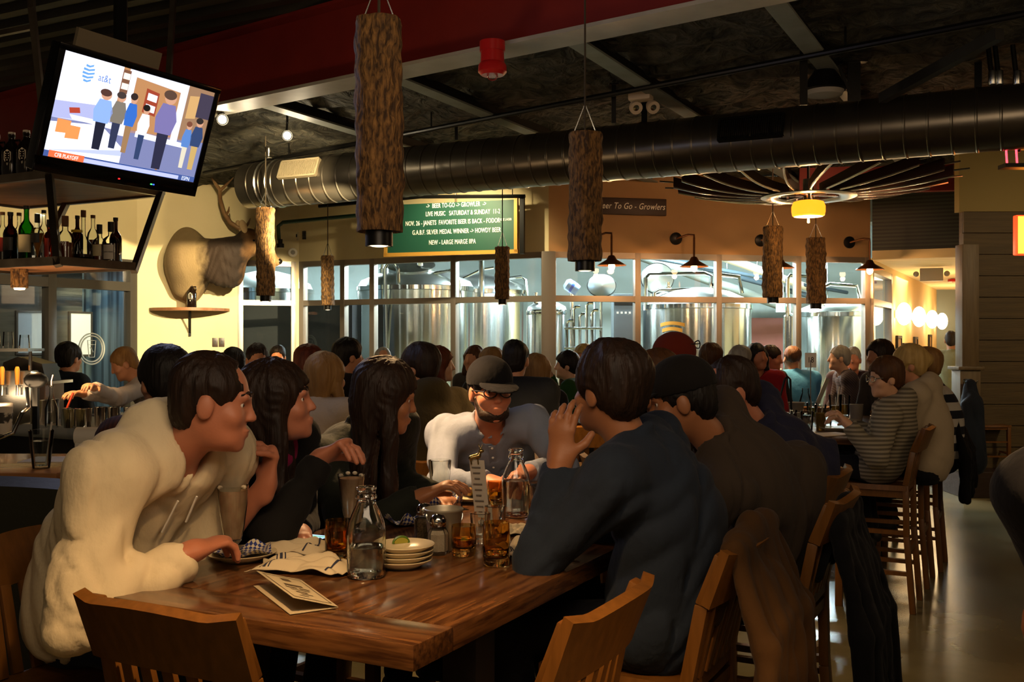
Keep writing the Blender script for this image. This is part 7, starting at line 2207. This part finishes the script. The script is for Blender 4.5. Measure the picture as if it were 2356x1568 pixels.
# menu clip stand and clear glasses
c = T(1112, 1200)
t = thing('card_stand', 'slim menu card clipped in a metal stand with a figure on top', 'menu stand', c)
MB().lathe([(0, 0), (.03, 0), (.03, .003), (.006, .01), (.004, .014), (0, .014)], n=24).build('stand_base', M_CHROME, t, 50)
cr_ = rot_basis(Vector((.96, -.26, 0)), Vector((-.10, 0, .995)), Vector((.26, .96, .03)) * -1)
MB().box((-.012, .004, .105), (.050, .185, .002), cr_).build('card', mat('menu_card', '#b5aa98', .7), t)
for k in range(9):
    MB().box(Vector((-.012, .0, .105)) + cr_ @ Vector((-.004, .07 - .018 * k, .0018)), (.03 - .006 * (k % 3), .004, .0006), cr_).build('print_line', mat('print_grey', '#6a6258', .7), t)
S = Sculpt(); o = np.array([-.028, .002, .205])
S.cap(o + (-.012, 0, 0), o + (.012, 0, .006), .008, .009, k=.006).cap(o + (.012, 0, .006), o + (.018, 0, .02), .006, .005, k=.005).ell(o + (.022, 0, .022), (.009, .005, .006), k=.004)
for dx in (-.012, .010): S.cap(o + (dx, -.003, -.002), o + (dx + .002, -.003, -.020), .003, .0025, k=.003)
for dx, dz in ((.012, .018), (.026, .018)): S.cap(o + (.019, 0, .026), o + (dx, .004, .026 + dz), .0025, .0015, k=.002)
v, qd = S.mesh(.0022); link_mesh('figure', v, qd, mat('pewter', '#9a8452', .25, .9), t, 180)
tumbler('small_glass', 'small clear glass behind the dark amber tumbler', T(1105, 1248), .024, .030, .085, .3, RW, None, RG)
tumbler('small_glass', 'small clear glass right of the menu card stand', T(1140, 1238), .026, .032, .095, None, None, None, RG)
tumbler('pint_glass', 'empty pint glass held by the woman in the dark cardigan', T(1012, 1152) + Vector((0, 0, .0)), .030, .042, .148, .12, RAM, None, RG)
tumbler('small_glass', 'glass just right of the farther milk bottle', T(1234, 1192), .028, .034, .11, .45, RAM, None, RG)
t = tumbler('votive_holder', 'white votive cup beyond the raised hand', T(1303, 1122), .026, .032, .07, None, None, None, mat('milk_glass', '#cbb898', .4))
# far plate with food
fp = T(1085, 1150)
plate('white plate with food scraps before the man in the black cap', fp, .12)
S = Sculpt(); rng = np.random.default_rng(2)
for k in range(14):
    a = rng.uniform(0, 6.28); r = rng.uniform(0, .06); S.ell((r * math.cos(a) + .03, r * math.sin(a), .014 + rng.uniform(0, .012)), rng.uniform(.008, .02, 3), k=.006)
v, qd = S.mesh(.004); o = link_mesh('food_scraps', v, qd, mat('food_brown', '#8a5a26', .6, var=('#4a5a1c', 40)), None, 180); o.location = fp + Vector((0, 0, .008)); tag(o, 'leftover food on the white plate at the far end', 'food', None, 'stuff')
# phone
p = T(712, 1246); Rz = .9
t = thing('smartphone', 'black smartphone with a lit pale blue screen behind the napkins', 'phone', p, -.42)
MB().box((0, 0, .004), (.075, .15, .008), 0, .003).build('phone_body', mat('phone_black', '#0c0c0e', .15), t)
MB().box((0, .0, .0084), (.066, .12, .0006)).build('screen', mat('phone_screen', '#a8c4d8', .2, emit=(.42, .62, .80, 1), estr=.9), t)
for k in range(4): MB().box((.004 * (k % 2), .04 - .026 * k, .0089), (.05 - .016 * (k % 2), .010, .0004)).build('message_bubble', mat('phone_green', '#58b088', .2, emit=(.18, .55, .40, 1), estr=.8), t)
# napkins
M_NAP = mat('white_napkin', '#c2b394', .85, spec=.2, bump=(500, .15))
M_NST = mat('napkin_navy', '#2a2c3c', .85)
def napkin(lb, c, a, b, rz, hgt, seed, stripes=True):
    rnd = random.Random(seed); ph = [rnd.uniform(0, 6) for _ in range(8)]
    def fn(u, v):
        x = (u - .5) * a; y = (v - .5) * b
        e = min(u, 1 - u, v, 1 - v)
        r1 = abs(math.sin(2.2 * PI * (u + .35 * math.sin(2.6 * v + ph[0])) + ph[1])); r2 = abs(math.sin(2.7 * PI * (v + .3 * math.sin(3 * u + ph[2])) + ph[3]))
        z = hgt * (.55 * r1 + .45 * r2) * (.35 + .65 * min(1, e * 5)) + .004 * math.sin(19 * u + ph[4]) * math.sin(15 * v + ph[5])
        return (x + .05 * a * math.sin(5 * v + ph[6]), y + .07 * b * math.sin(6 * u + ph[7]), .004 + max(z, 0))
    o = MB().sheet(fn, 44, 40).build('napkin', M_NAP, None, 180, thick=.0016)
    o.location = c; o.rotation_euler = (0, 0, rz)
    tag(o, lb, 'napkin', 'striped cloth napkins')
    if stripes:
        for (u0, du_) in ((.14, .014), (.175, .03), (.225, .014), (.84, .02)):
            MB().sheet(lambda u, v: tuple(Vector(fn(u0 + du_ * u, .03 + .94 * v)) + Vector((0, 0, .0032))), 2, 40).build('stripe', M_NST, o, 180)
    return o
napkin('crumpled white napkin with navy stripes nearest the folded menu', T(700, 1312), .24, .13, -.15, .034, 4)
napkin('white striped napkin behind the first one, touching the phone', T(668, 1268), .22, .13, -.35, .036, 8)
napkin('white napkin with navy stripes by the right table edge', T(1228, 1278), .17, .16, .5, .042, 12)
napkin('plain white napkin flap right of the small glasses', T(1190, 1226), .12, .12, .2, .02, 15, False)
# folded menu card
A_, B_, C_, D_ = T(583, 1349), T(667, 1415), T(778, 1399), T(694, 1338)
t = thing('folded_menu', 'folded paper menu lying open at the near end of the front table', 'menu', A_)
M_MENU = mat('menu_paper', '#a9997a', .8)
q = [v - A_ + Vector((0, 0, .002)) for v in (A_, B_, C_, D_)]
MB().add(q, [[0, 1, 2, 3]]).build('lower_leaf', M_MENU, t, None, thick=.0008)
up = [q[0] + Vector((0, 0, .034)) + (q[3] - q[0]) * .06, q[1] + Vector((0, 0, .034)) + (q[2] - q[1]) * .06, q[2] + Vector((0, 0, .001)), q[3] + Vector((0, 0, .001))]
lf = MB().add(up, [[0, 1, 2, 3]]).build('upper_leaf', mat('menu_paper_light', '#b8a988', .8), t, None, thick=.0008)
def onleaf(u, v, o=.0016): return up[0].lerp(up[3], u).lerp(up[1].lerp(up[2], u), v) + Vector((0, 0, o))
M_PRN = mat('menu_print', '#5a4a34', .8)
def patch(u0, u1, v0, v1, o=.0016):
    MB().add([onleaf(u0, v0, o), onleaf(u1, v0, o), onleaf(u1, v1, o), onleaf(u0, v1, o)], [[0, 1, 2, 3]]).build('print_mark', M_PRN, lf, None)
for (a0, a1, b0, b1) in ((.08, .92, .06, .075), (.08, .92, .925, .94), (.08, .1, .06, .94), (.9, .92, .06, .94), (.40, .60, .14, .24), (.3, .7, .38, .44), (.25, .5, .50, .53), (.55, .78, .50, .53), (.3, .72, .58, .60), (.35, .6, .66, .69), (.4, .66, .74, .76), (.3, .5, .82, .84)):
    patch(a0, a1, b0, b1)
# ================================================================ things on the right table
M_ICE = pane_mat('iced_drink', (.86, .84, .78), 1.35)
M_GAM = mat('amber_glass_far', '#8a6a1c', .1, trans=.7, ior=1.4)
def RT3(px, py):
    p = PZ(px, py, 1.02); p.z = ZT_; return p
rl = [(1857, 990, .042, .125, 'iced clear glass nearest the end of the right table', MGL, .8, M_ICE), (1888, 988, .035, .11, 'amber glass second from the right table end', M_GAM, .6, M_GAM), (1905, 986, .026, .13, 'slim clear glass beside the amber one on the right table', MGL, .3, M_ICE),
      (1838, 984, .036, .10, 'short glass behind the iced glass on the right table', MGL, .6, M_GAM), (1888, 968, .042, .12, 'wide iced glass with a straw on the right table', MGL, .8, M_ICE), (1922, 958, .05, .17, 'tall pitcher glass half full at the right table', MGL, .5, M_GAM),
      (1943, 956, .045, .16, 'tall amber pint at the right table', MGL, .55, M_GAM), (1970, 985, .045, .16, 'grey tumbler before the boy in the striped hoodie', mat('grey_tumbler', '#6a6258', .3), None, None), (1818, 972, .05, .09, 'cluster glass by the metal caddy on the right table', MGL, .4, M_GAM), (1868, 962, .04, .12, 'green drink glass beside the right table bottle', MGL, .7, mat('green_drink', '#5a5a22', .2))]
for i, (px, py, r, h, lb, g, fl, lm) in enumerate(rl):
    t = tumbler('drink_glass', lb, RT3(px, py), r * .8, r, h, fl, lm, 'glasses on the right table', g)
    if i in (4, 5):
        MB().tube([(.0, 0, .02), (.03, 0, h + .06)], .004, 6).build('straw', M_WHITE, t)
t = thing('milk_bottle', 'milk bottle of water on the right table', 'bottle', RT3(1853, 960), 0, 'milk bottle carafes')
MB().lathe([(0, 0), (.045, 0), (.0475, .02), (.0475, .115), (.034, .160), (.0235, .19), (.0265, .2), (.0235, .21), (.025, .222), (.022, .222)], n=28).build('bottle_glass', MGL, t, 60)
MB().lathe([(0, .003), (.044, .003), (.0455, .11), (0, .11)], n=24).build('water', M_ICE, t, 60)
bucket('metal bucket at the left side of the right table', RT3(1832, 962), .06, .12)
t = thing('table_caddy', 'tall metal caddy with an arched handle on the right table', 'caddy', RT3(1812, 966))
MB().tube([(-.10, 0, .0), (-.02, 0, .30), (.0, 0, .32), (.02, 0, .30), (.03, 0, 0)], .008, 8).build('handle', M_BLK2, t)
MB().box((-.03, 0, .01), (.2, .14, .02)).build('tray', M_BLK2, t)
t = thing('card_stand', 'leaning metal menu holder on the right table', 'menu stand', RT3(1868, 962))
MB().bar((0, 0, .012), (.12, 0, .30), .03, .008, (0, 1, 0)).build('card', M_BRUSH, t)
MB().lathe([(0, 0), (.04, 0), (.04, .012), (0, .012)], n=20).build('stand_base', M_BRUSH, t)
plate('cream plate under the hands of the boy in the striped hoodie', RT3(1925, 990), .11)
tag(MB().box((0, 0, .003), (.28, .2, .004), .4).build('place_mat', mat('placemat_paper', '#b09a7a', .6)), 'paper place mat at the near end of the right table', 'place mat').location = RT3(1905, 1000)
c = RT3(1866, 962)
p = P(1865, 828, c.y)
t = thing('table_number', 'white table number card reading 18 on a thin stand', 'table number', (p.x, p.y, ZT_))
MB().tube([(0, 0, 0), (0, 0, p.z - ZT_)], .004, 6).build('stem', M_BRUSH, t)
MB().lathe([(0, 0), (.04, 0), (.04, .008), (0, .01)], n=16).build('stand_base', M_BRUSH, t)
cd_ = MB().box((0, 0, p.z - ZT_), (.085, .004, .11)).build('card', M_WHITE, t)
lettering('18', .06, rot_basis(Vector((1, 0, 0)), UZ, Vector((0, -1, 0))), (0, -.003, p.z - ZT_), mat('number_black', '#241a18', .6), cd_, 'lettering', .8, .0005)
# glasses on the tables behind
for i, (px, D) in enumerate(((1065, 8.95), (1052, 9.2))):
    p = P(px, 900, D); p.x -= .05; p.z = ZT_
    tumbler('drink_glass', ['clear glass right of the back table bucket', 'clear glass behind the back table bucket'][i], p, .03, .036, .12, .5, M_GAM, 'glasses on the back table', MGL)
